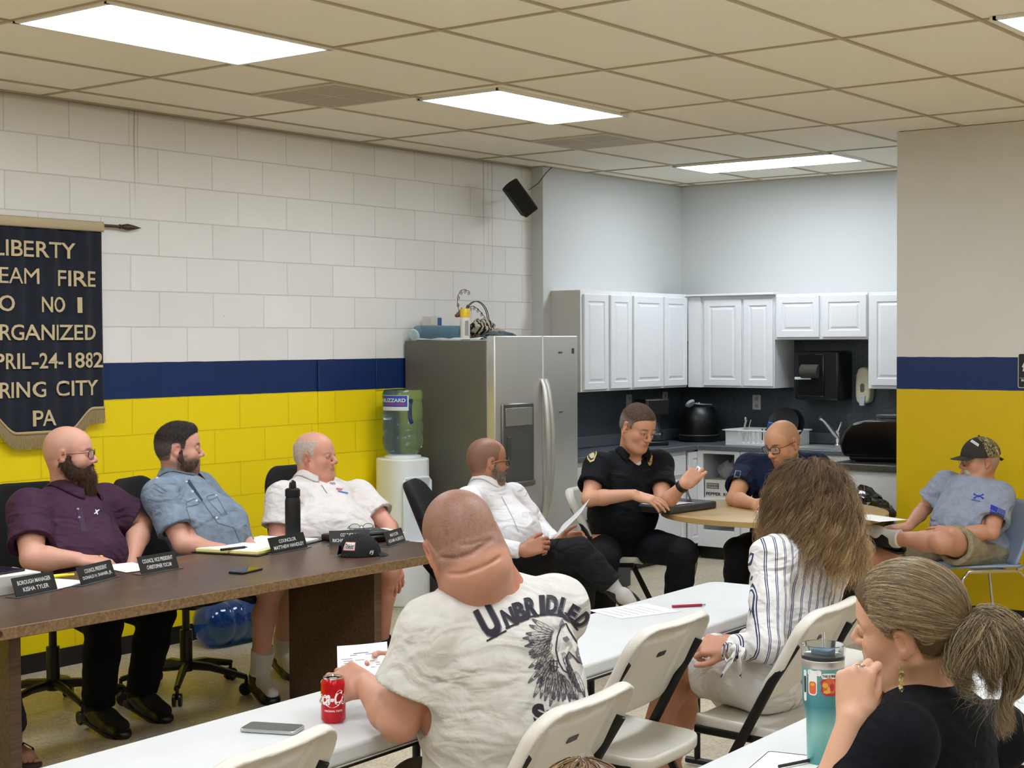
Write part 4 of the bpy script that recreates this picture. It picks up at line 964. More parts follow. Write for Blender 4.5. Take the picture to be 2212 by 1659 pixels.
def make_folding_chair():
    r = empty('folding_chair',(0,0,0))
    tn = math.radians(28); dirn = Vector((0,-math.sin(tn),math.cos(tn))); nrm = Vector((0,-math.cos(tn),-math.sin(tn)))
    def on(h, x=0, n=0): return Vector((x, .245,0)) + dirn*h + nrm*n      # up the upright from its front foot
    bp_ = link('backrest', back_panel(), r, M_white_plastic)
    bc = on(.785); bp_.matrix_local = basis(bc, (1,0,0), dirn, nrm)
    lbm = MB().prism(rrect(.05,.017,.002),.0,.001,T=basis((0,.045,.0085),(1,0,0),(0,1,0),(0,0,1))).build('label', M_black, bp_)
    ss = S().box((0,0,0),(.215,.205,.016),r=.016,k=0); 
    def f(P,D):
        x,y = P[:,0],P[:,1]; z = P[:,2]+.10*x*x*0+.25*np.maximum(y-.12,0)**2*4-.012*smoothstep(.10,.19,np.abs(x))
        q = np.stack([np.abs(x)-.150,np.abs(y)-.145],1); d2 = np.linalg.norm(np.maximum(q,0),axis=1)+np.minimum(q.max(1),0)-.06
        th = .010+.012*smoothstep(-.03,0,d2); c_ = np.abs(z+.006*smoothstep(-.03,0,d2))-th; k=.012; hq = np.maximum(k-np.abs(d2-c_),0)/k
        return (np.maximum(d2,c_)+hq*hq*k*.25).astype(np.float32)
    st = link('seat', extract(lambda P:f(P,None), np.array([-.25,-.25,-.06]), np.array([.25,.25,.06]), .005, 'seat'), r, M_white_plastic)
    st.location = (0,.015,.435); st.rotation_euler = (math.radians(4),0,0)
    for s_ in (-1,1):
        x = s_*.232
        MB().tube([on(.845,s_*.228,.010),on(.70,x,.0),on(.3,x),on(.02,x)],.011,10,rr=[(.017,.011)]*4,flat=(1,0,0)).build('leg', M_black_metal, r)
        x2 = s_*.208
        MB().tube([(x2,-.02,.42),(x2,-.13,.24),(x2,-.26,.015)],.010,10,rr=[(.015,.010)]*3,flat=(1,0,0)).build('leg', M_black_metal, r)
        MB().tube([(x2,-.16,.412),(x2,.20,.425)],.008,8,rr=[(.014,.008)]*2,flat=(1,0,0)).build('seat_rail', M_black_metal, r)
        MB().tube([on(.43,s_*.222),(s_*.222,-.06,.35),(s_*.222,-.10,.355),(x2,-.11,.40)],.006,8).build('link', M_black_metal, r)
    MB().tube([on(.09,-.232),on(.09,.232)],.009,8).build('stretcher', M_black_metal, r)
    MB().tube([(-.208,-.225,.07),(.208,-.225,.07)],.009,8).build('stretcher', M_black_metal, r)
    for s_ in (-1,1):
        MB().cyl(on(.0,s_*.232),on(.035,s_*.232),.019,12).build('foot_cap', M_black, r); MB().cyl((s_*.208,-.268,0),(s_*.208,-.252,.035),.017,12).build('foot_cap', M_black, r)
    return r
fc0 = make_folding_chair(); used = [False]
def place_chair(x,y,rz,label,group='white folding chairs'):
    r = fc0 if not used[0] else copy_tree(fc0); used[0] = True
    r.location = (x,y,0); r.rotation_euler = (0,0,rz); r.scale = (KS,)*3
    tag(r,label,'chair',group); return r
# back top of a chair at local (0,-.25,.87)
def chair_at(bx_,by_,rz,label):
    off = Matrix.Rotation(rz,3,'Z')@Vector((0,-.175*KS,0)); return place_chair(bx_-off.x, by_-off.y, rz, label)
chair_at(-1.44,-4.50,math.radians(9),'empty white folding chair at the bottom left in front of the silver phone')
chairB = chair_at(-.66,-4.80,math.radians(5),'white folding chair behind the man in the printed T-shirt')
chair_at(.37,-4.42,math.radians(3),'empty white folding chair pushed up to the table with the red pen')
chairD = chair_at(.93,-4.70,math.radians(4),'white folding chair under the woman with long curly hair')
chair_at(1.86,-4.52,math.radians(2),'white folding chair beyond the curly haired woman, mostly hidden by the ponytailed head')
def seat_at(u,v,w,a,label,back=.0):
    p = at(u,v,w); f = facing(a); return place_chair(p.x-f.x*back,p.y-f.y*back,math.radians(a-52.64-90),label)
chairO = seat_at(1322,1170,9.30,-22,'white folding chair under the police officer')
chairN = seat_at(1700,1170,9.75,-115,'white folding chair under the man in the navy T-shirt')
chairP = place_chair(-.55,-5.95,math.radians(10),'white folding chair under the woman with the ponytail')

# ------------------------------------------------------------------ office chairs
def make_office_chair():
    r = empty('office_chair',(0,0,0))
    q = MB()
    for i in range(5):
        a = math.radians(72*i+18); c_, s_ = math.cos(a), math.sin(a)
        q.tube([(0,0,.13),(.12*c_,.12*s_,.125),(.31*c_,.31*s_,.085)],.02,8,rr=[(.03,.022),(.026,.018),(.018,.012)])
    q.build('star_base', M_black, r)
    for i in range(5):
        a = math.radians(72*i+18); c_, s_ = math.cos(a), math.sin(a); p = (.31*c_,.31*s_)
        w_ = MB().cyl((p[0]+.022*s_,p[1]-.022*c_,.03),(p[0]+.006*s_,p[1]-.006*c_,.03),.03,18).cyl((p[0]-.022*s_,p[1]+.022*c_,.03),(p[0]-.006*s_,p[1]+.006*c_,.03),.03,18).cyl((p[0],p[1],.03),(p[0],p[1],.09),.009,8)
        w_.build('caster', M_black, r, bevel=.004)
    MB().cyl((0,0,.1),(0,0,.30),.03,16).cyl((0,0,.28),(0,0,.43),.018,16).build('column', M_black, r)
    MB().box(-.10,.10,-.12,.10,.41,.45).build('mechanism', M_black, r, bevel=.01)
    MB().tube([(.10,.02,.43),(.2,.03,.42),(.26,.03,.43)],.007,8).build('lever', M_black, r)
    MB().prism(rrect(.50,.48,.12),.45,.52).build('seat', M_black_fabric, r, bevel=.025, seg=4)
    s_ = extract(lambda P: _bk(P), np.array([-.30,-.12,-.36]), np.array([.30,.12,.36]), .008, 'backrest')
    bk = link('backrest', s_, r, M_black_fabric); bk.location = (0,-.25,.725); bk.rotation_euler = (math.radians(10),0,0)
    MB().tube([(0,-.08,.44),(0,-.24,.43),(0,-.30,.50),(0,-.29,.72)],.02,8,rr=[(.035,.012)]*4,flat=(1,0,0)).build('back_bar', M_black, r)
    for s in (-1,1): 
        MB().tube([(s*.20,.02,.44),(s*.28,.02,.47),(s*.285,.02,.62)],.015,8).build('arm_post', M_black, r)
        MB().prism(rrect(.07,.24,.03,cx=s*.285,cy=.02),.615,.65).build('armrest', M_black, r, bevel=.012, seg=3)
    return r
def _bk(P):
    x,y,z = P[:,0],P[:,1],P[:,2]; hw = .245-.03*smoothstep(.0,.3,z)-.02*smoothstep(0,-.3,z)*0
    q = np.stack([np.abs(x)-(hw-.12),np.abs(z)-(.31-.12)],1); d2 = np.linalg.norm(np.maximum(q,0),axis=1)+np.minimum(q.max(1),0)-.12
    yy = y-.9*x*x+.25*z*z*0; c_ = np.abs(yy)-.022; k=.03; h = np.maximum(k-np.abs(d2-c_),0)/k
    return (np.maximum(d2,c_)+h*h*k*.25).astype(np.float32)
oc0 = make_office_chair(); oc_used = [False]
def office(x,y,rz,label):
    r = oc0 if not oc_used[0] else copy_tree(oc0); oc_used[0] = True
    r.location = (x,y,0); r.rotation_euler = (0,0,rz); r.scale = (1.04,)*3; return tag(r,label,'chair','black office chairs at the conference table')
def office_at(u,v,w,a,label,back=.04):
    p = at(u,v,w); f = facing(a); return office(p.x-f.x*back,p.y-f.y*back,math.radians(a-52.64-90),label)
office_at(120,1260,7.3,-50,'black office chair under the bearded man in purple')
office_at(440,1212,7.72,-14,'black office chair under the man in the blue-grey shirt',.10)
office_at(722,1212,8.35,-42,'black office chair under the older man in the white polo')
oc4 = office_at(1080,1208,8.45,-8,'black office chair under the man in the white dress shirt, by the refrigerator',.08)
for ch in oc4.children:
    if ch.name.startswith('backrest'): ch.rotation_euler = (math.radians(22),0,0); ch.location = (0,-.30,.66)

# ------------------------------------------------------------------ blue chair by the right wall
def blue_chair():
    r = empty('stacking_chair',(4.90,-3.70,0),math.radians(45),'light blue plastic chair with chrome legs against the yellow wall','chair')
    mb = mat('chair_blue','8f9fb8',.45); 
    q2 = MB()
    pts = rrect(.47,.36,(.09,.09,.05,.05))
    def bend(p): x,z = p; return (x, -.235-.14*(z)/.36+.42*x*x, .635+z)
    n_ = len(pts); vs = [bend(p) for p in pts]; 
    # back shell as concentric rings
    rings_ = []; 
    for k_ in (1,.85,.6,.3): rings_ += [bend((x*k_,z*k_)) for x,z in pts]
    fs = [(k_*n_+i,k_*n_+(i+1)%n_,(k_+1)*n_+(i+1)%n_,(k_+1)*n_+i) for k_ in range(3) for i in range(n_)]+[tuple(3*n_+i for i in range(n_))]
    q2.add(rings_,fs); q2.build('backrest', mb, r, solid=.012, smooth=60)
    pts = rrect(.46,.44,.08); rg = []
    def sb(p): x,y = p; return (x,y,.452+.25*x*x-.06*max(0,y-.1)*4*max(0,y-.1))
    for k_ in (1,.85,.6,.3): rg += [sb((x*k_,y*k_)) for x,y in pts]
    MB().add(rg,fs and [(k_*n_+i,k_*n_+(i+1)%n_,(k_+1)*n_+(i+1)%n_,(k_+1)*n_+i) for k_ in range(3) for i in range(n_)]+[tuple(3*n_+i for i in range(n_))]).build('seat', mb, r, solid=.012, smooth=60)
    for s in (-1,1):
        MB().tube([(s*.245,.20,0),(s*.245,.18,.40),(s*.24,.14,.44),(s*.235,-.16,.44),(s*.24,-.20,.40),(s*.25,-.25,0)],.010,10).build('leg', M_chrome, r)
        MB().tube([(s*.235,-.15,.445),(s*.23,-.20,.46),(s*.225,-.235,.53),(s*.20,-.27,.66)],.010,10).build('back_post', M_chrome, r)
    MB().tube([(-.235,-.10,.437),(.235,-.10,.437)],.009,8).build('crossbar', M_chrome, r)
    return r
blue_chair()

# ------------------------------------------------------------------ things on the conference table
def upon(name, u, v, label, cat, rz=0, z=TZ_, group=None): p = onz(u,v,z); return empty(name,(p.x,p.y,z),rz,label,cat,group)
def nameplate(uL,vL,uR,vR,l1,l2,label,h=.075,glass=False):
    a, b_ = onz(uL,vL,TZ_), onz(uR,vR,TZ_); w = (b_-a).length; d = (b_-a).normalized(); c = (a+b_)/2
    t = empty('name_plate',(c.x,c.y,TZ_),math.atan2(d.y,d.x),label,'name plate')
    T = basis((0,0,.004),(1,0,0),(0,.35,.937),(0,-.937,.35))
    MB().box(-w/2-.012,w/2+.018,-.012,.045,0,.004).build('stand', mat('clear_stand','4b4c4e',.2), t, bevel=.001)
    pl_ = MB().prism([(-w/2,0),(w/2,0),(w/2,h),(-w/2,h)],-.002,.002,T=T).build('plate', M_black, t, bevel=.0006)
    q = MB()
    n1_, n2_ = len(l1), len(l2); mx_ = max(n1_,n2_)
    w1 = w*.80*n1_/mx_ if n1_ > 7 else w*.45; w2 = w*.84*n2_/mx_
    text_fit(q,l1,-w1/2,w1/2,h*.56,h*.56+h*.23,T,z=.0028,bold=.015); text_fit(q,l2,-w2/2,w2/2,h*.18,h*.18+h*.23,T,z=.0028,bold=.015)
    q.build('lettering', mat('engraved_white','d8d8d6',.6), pl_); return t
nameplate(35,1292,124,1274,'BOROUGH MANAGER','KISHA TYLER','black name plate reading borough manager, leftmost on the table')
nameplate(176,1266,250,1247,'COUNCIL PRESIDENT','DONALD H. SHANER, JR.','black name plate reading council president in front of the bearded man')
nameplate(305,1242,386,1228,'COUNCIL VICE PRESIDENT','CHRISTOPHER YOCUM','black name plate reading council vice president')
nameplate(588,1198,664,1183,'COUNCILOR','MATTHEW HANDLEY','black councilor name plate in front of the black bottle')
nameplate(712,1179,800,1176,'COUNCILOR','RICHARD BOLINGER','black councilor name plate partly hidden by the black cap',h=.07)
nameplate(838,1182,876,1170,'MAYOR','ADAM ALBERTS','small black name plate reading mayor at the table end',h=.07)
# tissue box with tablet
t = upon('paper_box',55,1283,'open white box of papers at the left end of the table','box',math.radians(-4)); t.location.y += .14; t.location.x -= .05
MB().box(-.24,.15,-.105,.10,0,.075).build('box_body', mat('box_white','dcdad4',.7), t, bevel=.003)
t2 = empty('tablet',(t.location.x-.02,t.location.y+.02,TZ_+.075),math.radians(6),'black tablet lying on the white box','tablet'); MB().prism(rrect(.26,.17,.012),0,.009).build('body', M_black, t2, bevel=.002); MB().prism(rrect(.24,.15,.004),.009,.0095).build('screen', mat('black_glass','15102a',.08), t2)
def sheet_on(name,cx,cy,w,h,rz,label,z=TZ_,n=3,lines=0,cat='paper',curl=0,m=None,group=None):
    t = empty(name,(cx,cy,z),rz,label,cat,group)
    MB().sheet(lambda a,c:((a-.5)*w,(c-.5)*h,.0012*n+curl*((a-.5)**2+(c-.5)**2)),10,10).build('sheet', m or M_paper, t, solid=.0006*n, smooth=80)
    if lines:
        q = MB()
        for i in range(lines):
            y_ = h*.38-i*h*.76/lines; q.box(-w*.36,w*.36*(.6+.4*math.sin(i*2.1+1)**2),y_-.0012,y_+.0012,.0016*n+.0008,.0017*n+.0010)
        q.build('print', M_greytext, t)
    return t
p = onz(150,1262,TZ_); sheet_on('paper_sheet',-.0+p.x-.05,p.y+.08,.22,.28,math.radians(15),'white paper beside the box under a yellow highlighter')
hl = upon('highlighter',132,1250,'yellow highlighter pen on the paper by the white box','pen',math.radians(-20)); MB().cyl((-.05,0,.012),(.03,0,.012),.008,12).cyl((.03,0,.012),(.055,0,.012),.006,12).build('barrel', mat('highlighter_yellow','efe01a',.4), hl)
p = onz(285,1228,TZ_); sheet_on('paper_sheet',p.x,p.y+.02,.17,.26,math.radians(-10),'white paper sheet at the bearded man\'s right hand')
# portfolio with yellow pad
pA, pB, pC = onz(421,1193,TZ_), onz(548,1205,TZ_), onz(692,1170,TZ_); e1 = pA-pB; e2 = pC-pB; po = empty('portfolio',(((pA+pC)/2).x,((pA+pC)/2).y,TZ_),math.atan2(e2.y,e2.x),'open black portfolio with a yellow edged writing pad on the table','portfolio')
Wp, Hp = e2.length, min(e1.length,.42)
MB().prism(rrect(Wp,Hp,.01),0,.006).build('cover', M_black, po, bevel=.002)
MB().box(-Wp/2+.02,-.01,-Hp/2+.015,Hp/2-.015,.006,.020).build('pad', mat('pad_yellow','e6dc8e',.8), po, bevel=.002); MB().box(.01,Wp/2-.02,-Hp/2+.02,Hp/2-.02,.006,.014).build('sheets', M_paper, po); MB().box(-Wp/2+.03,-.03,-Hp/2+.04,Hp/2-.02,.0205,.0215).build('top_sheet', M_paper, po)
p = onz(505,1188,TZ_+.02); pn_ = empty('pen',(p.x,p.y,TZ_+.0215),math.radians(-10),'black pen lying on the open portfolio','pen'); MB().cyl((-.07,0,.006),(.06,0,.006),.006,12).cyl((.06,0,.006),(.072,0,.005),.003,8).build('barrel', M_black, pn_)
# phone, bottle, cap, glasses, folder, gavel
ph = empty('mobile_phone',(*onz(531,1235,TZ_)[:2],TZ_),math.radians(12),'black phone lying face up near the front edge of the dark table','phone'); MB().prism(rrect(.155,.078,.01),0,.009).build('body', M_black, ph, bevel=.002); MB().prism(rrect(.147,.07,.008),.009,.0095).build('screen', mat('phone_glass','0c0c0c',.04,spec=.9), ph)
bt = empty('water_flask',(*onz(633,1172,TZ_)[:2],TZ_),math.radians(20),'tall matte black drinking bottle on the dark table','bottle')
MB().lathe([(.001,0),(.036,0),(.038,.004),(.038,.205),(.035,.222),(.031,.228)],32).build('body', M_black_matte, bt); MB().lathe([(.036,.228),(.037,.232),(.037,.262),(.030,.268),(.001,.268)],32).build('lid', M_black_matte, bt)
MB().tube([(-.026,0,.262),(-.02,0,.292),(.0,0,.298),(.02,0,.292),(.026,0,.262)],.008,8,rr=[(.014,.006)]*5,flat=(0,1,0)).cyl((-.012,0,.265),(-.012,0,.285),.013,12).build('carry_loop', M_black, bt)
# cap
hp = onz(790,1203,TZ_); cp = empty('baseball_cap',(hp.x+.02,hp.y+.06,TZ_),math.radians(-33),'black baseball cap with a white patch resting on the dark table','cap')
def dome(P,rx,ry,rz_):
    k = np.sqrt((P[:,0]/rx)**2+(P[:,1]/ry)**2+(P[:,2]/rz_)**2); return (k-1)*min(rx,ry,rz_)
def capf(P):
    o_ = dome(P,.105,.088,.105)+.0006*np.sin(P[:,0]*60+P[:,2]*30)+.0006*np.sin(P[:,1]*45+1+P[:,0]*20); i_ = dome(P,.101,.084,.101)
    d = np.maximum(np.maximum(o_,-i_),-P[:,2])
    vx = (P[:,0]-.105)/.075; vy = P[:,1]/.085; vis = np.maximum(np.sqrt(np.maximum(vx,0)**2+vy**2)-1,0)
    vz = P[:,2]-.012+1.6*P[:,1]**2+.4*np.maximum(P[:,0]-.10,0)**1
    e_ = np.maximum(np.maximum((np.sqrt(np.maximum(vx,0)**2+vy**2)-1)*.07,np.abs(vz)-.003),.075-P[:,0]); e_ = np.maximum(e_,-dome(P,.1,.083,.1))
    bk_ = np.sqrt((P[:,1]/.035)**2+((P[:,2]-.02)/.03)**2)-1; d = np.where(P[:,0]<-.05,np.maximum(d,-bk_*.03),d)
    return np.minimum(d,e_).astype(np.float32)
cm_ = link('crown', extract(capf,np.array([-.13,-.11,-.02]),np.array([.20,.11,.13]),.0032,'cap'), cp, mat('cap_black','0d0d0f',.85,bump=.3,bscale=400,bdist=.002))
def on_dome(a,z,k=1.01,rx=.105,ry=.088,rz_=.105):
    c_ = math.sqrt(max(0,1-(z/rz_)**2)); return Vector((rx*c_*math.cos(a)*k, ry*c_*math.sin(a)*k, z*k))
def dome_patch(name,a0,a1,z0,z1,m,k,parent,txt=None,tm=None):
    MB().sheet(lambda s,t:on_dome(a0+(a1-a0)*s,z0+(z1-z0)*t,k),12,6).build(name,m,parent,solid=.0008)
    if txt: q = MB(); text_fit(q,txt,a0+(a1-a0)*.06,a0+(a1-a0)*.94,z0+(z1-z0)*.2,z0+(z1-z0)*.82,Matrix.Identity(4),bold=.02,shear=.3,fn=lambda p:on_dome(p.x,p.y,k+.012)); q.build(name+'_wording',tm,parent)
dome_patch('patch_border',math.radians(-150),math.radians(-112),.030,.070,mat('patch_red','9c3434',.7),1.012,cp)
dome_patch('patch',math.radians(-148),math.radians(-114),.033,.067,mat('patch_white','d9cfc6',.7),1.022,cp,'Titleist',M_ink)
dome_patch('side_logo',math.radians(-76),math.radians(-60),.006,.034,mat('cap_black'),1.012,cp,'FJ',mat('engraved_white'))
gp = upon('eyeglasses',760,1156,'folded eyeglasses lying behind the councilor name plate','glasses'); gp.location = (*onz(770,1168,TZ_)[:2],TZ_+.07); gp.location.z = TZ_
q = MB(); 
cas = empty('glasses_case',(*onz(775,1172,TZ_)[:2],TZ_),math.radians(-20),'dark case with papers behind the councilor name plate','case'); MB().box(-.10,.16,-.05,.10,0,.055).build('case_body', M_black, cas, bevel=.012)
gp.location = (cas.location.x+.02,cas.location.y,TZ_+.055); gp.rotation_euler = (0,0,math.radians(-37))
def rim(q,c,w,h,r=.0016,T=None):
    q.tube([(c[0]+w*math.cos(t*.3307),c[1],c[2]+h*math.sin(t*.3307)) for t in range(19)],r,6,closed=True,T=T)
rim(q,(-.034,0,.019),.026,.018); rim(q,(.034,0,.019),.026,.018); q.tube([(-.008,0,.024),(0,0,.028),(.008,0,.024)],.002,6); q.tube([(-.06,0,.026),(-.062,.05,.01),(.03,.06,.004)],.002,6); q.tube([(.06,0,.026),(.062,.04,.01),(-.03,.05,.004)],.002,6)
q.build('frame', mat('grey_frame','55534c',.4), gp)
q = MB(); [q.prism([(c+.024*math.cos(t*.3927),.019+.016*math.sin(t*.3927)) for t in range(16)],-.0006,.0006,T=basis((0,0,0),(1,0,0),(0,0,1),(0,-1,0))) for c in (-.034,.034)]; q.build('lens', mat('lens_glass','e8f0f0',.03,trans=.95,ior=1.1), gp)
p = onz(835,1150,TZ_); sheet_on('paper_sheet',p.x-.08,p.y+.05,.30,.24,math.radians(-25),'loose white papers in front of the older man in the white polo',n=5)
p = onz(900,1163,TZ_); fo = empty('leather_folder',(1.80,-1.72,TZ_),math.radians(-8),'black leather folder at the far right end of the table','folder'); MB().box(-.10,.15,-.14,.14,0,.035).build('cover', M_black, fo, bevel=.010)
gv = empty('gavel',(*onz(5,1360,TZ_)[:2],TZ_),math.radians(75),'brown wooden gavel at the left frame edge on the table','gavel')
gv.location.y += .03; gv.location.x -= .07; M_gav = mat('gavel_wood','4a2416',.35)
MB().lathe([(.001,-.055),(.024,-.055),(.030,-.05),(.030,-.03),(.026,-.025),(.027,.0),(.026,.025),(.030,.03),(.030,.05),(.024,.055),(.001,.055)],28,T=Matrix.Translation((0,0,.031))@Matrix.Rotation(math.radians(90),4,'X')).build('head', M_gav, gv)
MB().tube([(0,0,.031),(-.08,0,.031),(-.2,0,.02)],.008,10,rr=[.008,.007,.011]).build('handle', M_gav, gv)

# ------------------------------------------------------------------ things on the folding tables
can = empty('drink_can',(*onz(738,1563,.73)[:2],.73),0,'red soft drink can with white script on the white table','can')
can.location.y += .03
MB().lathe([(.001,.004),(.022,.004),(.026,0),(.033,.010),(.033,.104),(.0265,.118)],48).build('can_body', mat('can_red','c3101c',.22,.35), can)
MB().lathe([(.0265,.118),(.0275,.122),(.0262,.123),(.0245,.117),(.001,.117)],48).build('rim', M_chrome, can); MB().lathe([(.026,0),(.0262,-.0005),(.0285,.005)],48).build('base_rim', M_chrome, can)
MB().prism(rrect(.014,.022,.006),.1175,.119,T=Matrix.Rotation(.6,4,'Z')).build('tab', M_chrome, can)
qc = MB(); va = math.atan2(-(can.location.y-CY),-(can.location.x-CX))
def oncan(p,R=.0334): a_ = va+p.x/R; return Vector((R*math.cos(a_),R*math.sin(a_),p.y))
text_fit(qc,'Coca-Cola',-.070,.058,.052,.092,Matrix.Identity(4),bold=.035,shear=.35,fn=oncan)
qc.add([oncan(Vector((x,z,0))) for i in range(21) for x in [-.045+.06*i/20] for z in (.050+.004*math.sin(i*.35)-.0, .053+.005*math.sin(i*.35)-.006*abs(i-10)/10)],[(2*i,2*i+2,2*i+3,2*i+1) for i in range(20)])
text_fit(qc,'ORIGINAL TASTE',-.026,.026,.034,.039,Matrix.Identity(4),bold=.02,fn=oncan)
qc.build('script', mat('can_white_print','f0eeec',.3), can)
sp2 = empty('mobile_phone',(*onz(570,1562,.73)[:2],.73),0,'silver edged phone lying on the white table by the empty chair','phone')
a_, b_, c_ = onz(516,1570,.745), onz(556,1547,.745), onz(640,1560,.745)
ex = (b_-a_).normalized(); ey = Vector((-ex.y,ex.x,0)); 
wph, lph = .078, .155
Tph = basis((a_.x-sp2.location.x,a_.y-sp2.location.y,0), ex, ey, (0,0,1))@Matrix.Translation((wph/2,-lph/2,0))
MB().prism(rrect(wph,lph,.012),.001,.011,T=Tph).build('body', mat('phone_silver','b6bcb9',.25,.6), sp2, bevel=.003)
MB().prism(rrect(wph-.006,lph-.006,.010),.011,.0116,T=Tph).build('screen', mat('phone_screen','3a3a38',.08), sp2)
q = MB().box(-.0395,-.039,-.068,-.056,.004,.009,T=Tph@Matrix.Translation((0,0,0))); q = MB().box(-.008,.004,lph/2-.0002,lph/2+.0004,.0035,.0085,T=Tph@Matrix.Rotation(0,4,'Z')); q.build('port', M_black, sp2)
# printed sheets and pen on the second table
p = onz(1370,1320,.73); sheet_on('paper_sheet',p.x,p.y,.216,.279,math.radians(70),'printed white sheet near the red pen on the folding table',z=.73,n=1,lines=6,group=None)
p = onz(1530,1335,.73); 
pe = empty('pen',(*onz(1500,1311,.73)[:2],.73),math.radians(-38),'dark red pen on the white folding table','pen'); 
MB().cyl((-.09,0,.006),(.03,0,.006),.0055,12).build('barrel', mat('pen_red','9c1238',.3), pe); MB().cyl((.03,0,.006),(.045,0,.006),.0035,10).build('tip', M_chrome, pe)
p = onz(1650,1652,.73); 
# sheet with a dark edge in front of the ponytailed woman
cb2 = empty('clipboard_sheet',(p.x+.02,p.y-.05,.73),math.radians(12),'white sheet with a pen on the table in front of the ponytailed woman','paper')
MB().prism(rrect(.22,.16,.012),0,.003).build('sheet', M_paper, cb2); MB().tube([(x,y,.004) for x,y in rrect(.205,.145,.012)],.0008,5,closed=True).build('drawn_border', M_ink, cb2)
pe2 = empty('pen',(*onz(1730,1655,.73)[:2],.735),math.radians(-20),'thin dark pen beside the teal tumbler','pen'); MB().cyl((-.07,0,.005),(.07,0,.005),.004,10).build('barrel', M_ink, pe2)

# tumbler
tm = empty('tumbler',(*onz(1778,1648,.73)[:2],.73),0,'teal insulated tumbler with a clear lid and stickers on the white table','tumbler')
tm.location.y += .0; TW = (tm.location.xy-Vector((CX,CY))).length
M_teal = bpy.data.materials.new('teal_ombre'); M_teal.use_nodes = True; nt, N, L, b = nodes(M_teal); tc = N.new('ShaderNodeTexCoord'); sx_ = N.new('ShaderNodeSeparateXYZ'); L.new(tc.outputs['Object'], sx_.inputs[0])
cr_ = N.new('ShaderNodeValToRGB'); mr = N.new('ShaderNodeMapRange'); mr.inputs['From Max'].default_value = .26; L.new(sx_.outputs['Z'], mr.inputs['Value']); L.new(mr.outputs[0], cr_.inputs['Fac'])
cr_.color_ramp.elements[0].color = (*lin('4f9c9c'),1); cr_.color_ramp.elements[1].color = (*lin('7fb5b0'),1)
for ps,c in ((.35,'86bdb3'),(.55,'3f8389'),(.72,'569a9b')): e_ = cr_.color_ramp.elements.new(ps); e_.color = (*lin(c),1)
L.new(cr_.outputs['Color'], b.inputs['Base Color']); b.inputs['Roughness'].default_value = .35; b.inputs['Metallic'].default_value = .25
MB().lathe([(.001,0),(.036,0),(.038,.004),(.040,.11),(.043,.125),(.0485,.15),(.0505,.235)],56).build('body', M_teal, tm)
MB().lathe([(.0505,.235),(.0512,.236),(.0512,.252),(.0500,.253)],56).build('steel_band', M_steel, tm)
M_clear = mat('clear_lid_plastic','eef4f4',.04,trans=.95,ior=1.25)
MB().lathe([(.0495,.245),(.0515,.254),(.0520,.286),(.0500,.288),(.0485,.262),(.001,.260),(.001,.256),(.0485,.256)],56).build('lid', M_clear, tm)
MB().prism(rrect(.038,.05,.006),.262,.276).build('lid_slider', mat('slider_blue','24506e',.3), tm, bevel=.003)
MB().cyl((.005,.0,.255),(.010,.004,.315),.0045,12).build('straw', M_clear, tm)
vt = math.atan2(-(tm.location.y-CY),-(tm.location.x-CX))
def tr(z): return float(np.interp(z,[0,.004,.11,.125,.15,.235],[.036,.038,.040,.043,.0485,.0505]))
def ontum(p,k=.0006):
    R = tr(p.y)+k; a_ = vt+p.x/R; return Vector((R*math.cos(a_),R*math.sin(a_),p.y))
def sticker(name,outline,m,k,parent=tm):
    c = (sum(x for x,y in outline)/len(outline),sum(y for x,y in outline)/len(outline)); n = len(outline); q = MB(); vs = []
    for s in (1,.75,.5,.25): vs += [ontum(Vector((c[0]+(x-c[0])*s,c[1]+(y-c[1])*s,0)),k) for x,y in outline]
    vs.append(ontum(Vector((c[0],c[1],0)),k)); fs = [(r*n+i,r*n+(i+1)%n,(r+1)*n+(i+1)%n,(r+1)*n+i) for r in range(3) for i in range(n)]+[(3*n+i,3*n+(i+1)%n,4*n) for i in range(n)]
    return q.add(vs,fs).build(name,m,parent)
M_stw = mat('sticker_white','eef0ee',.4); M_sto = mat('sticker_orange','dd6a3c',.4); M_str = mat('sticker_red','b5384a',.4); M_sty = mat('sticker_yellow','e6b04a',.4)
sticker('sticker',rrect(.023,.052,.008,cx=-.026,cy=.198),M_stw,.0006); sticker('sticker_drink',rrect(.018,.030,.006,cx=-.026,cy=.190),M_sto,.0010); sticker('sticker_lemon',[(-.026+.006*math.cos(t*.6),.198+.004*math.sin(t*.6)) for t in range(10)],M_sty,.0013)
sticker('sticker_note',rrect(.036,.014,.005,cx=-.022,cy=.226),M_stw,.0007)
q = MB(); [q.add([ontum(Vector((x,z,0)),.0012) for x in (-.036,-.036+.024-.003*(i%2)) for z in (.2305-i*.003,.2297-i*.003)],[(0,1,3,2)]) for i in range(3)]; q.build('sticker_scribble', M_greytext, tm)
blob = [(.016+ (.022+.003*math.sin(7*t*.2618+1))*math.cos(t*.2618), .196+(.026+.003*math.sin(5*t*.2618))*math.sin(t*.2618)) for t in range(24)]
sticker('sticker',blob,M_str,.0006); sticker('sticker_field',[(.016+.78*(x-.016),.196+.75*(y-.196)) for x,y in blob],M_sto,.0009)
for (cx,cy,rx,ry,m_) in ((.005,.198,.007,.006,M_sty),(.009,.182,.009,.004,M_sty),(.021,.193,.006,.009,M_str),(.013,.188,.004,.007,M_sty)): sticker('sticker_patch',[(cx+rx*math.cos(t*.5236),cy+ry*math.sin(t*.5236)) for t in range(12)],m_,.0013)
sticker('sticker_banner',rrect(.036,.013,.006,cx=.014,cy=.2195),M_stw,.0014)
q = MB(); text_fit(q,'THIS IS FINE',-.002,.031,.2165,.223,Matrix.Identity(4),bold=.03,fn=lambda p:ontum(p,.0019)); q.build('sticker_wording', M_ink, tm)
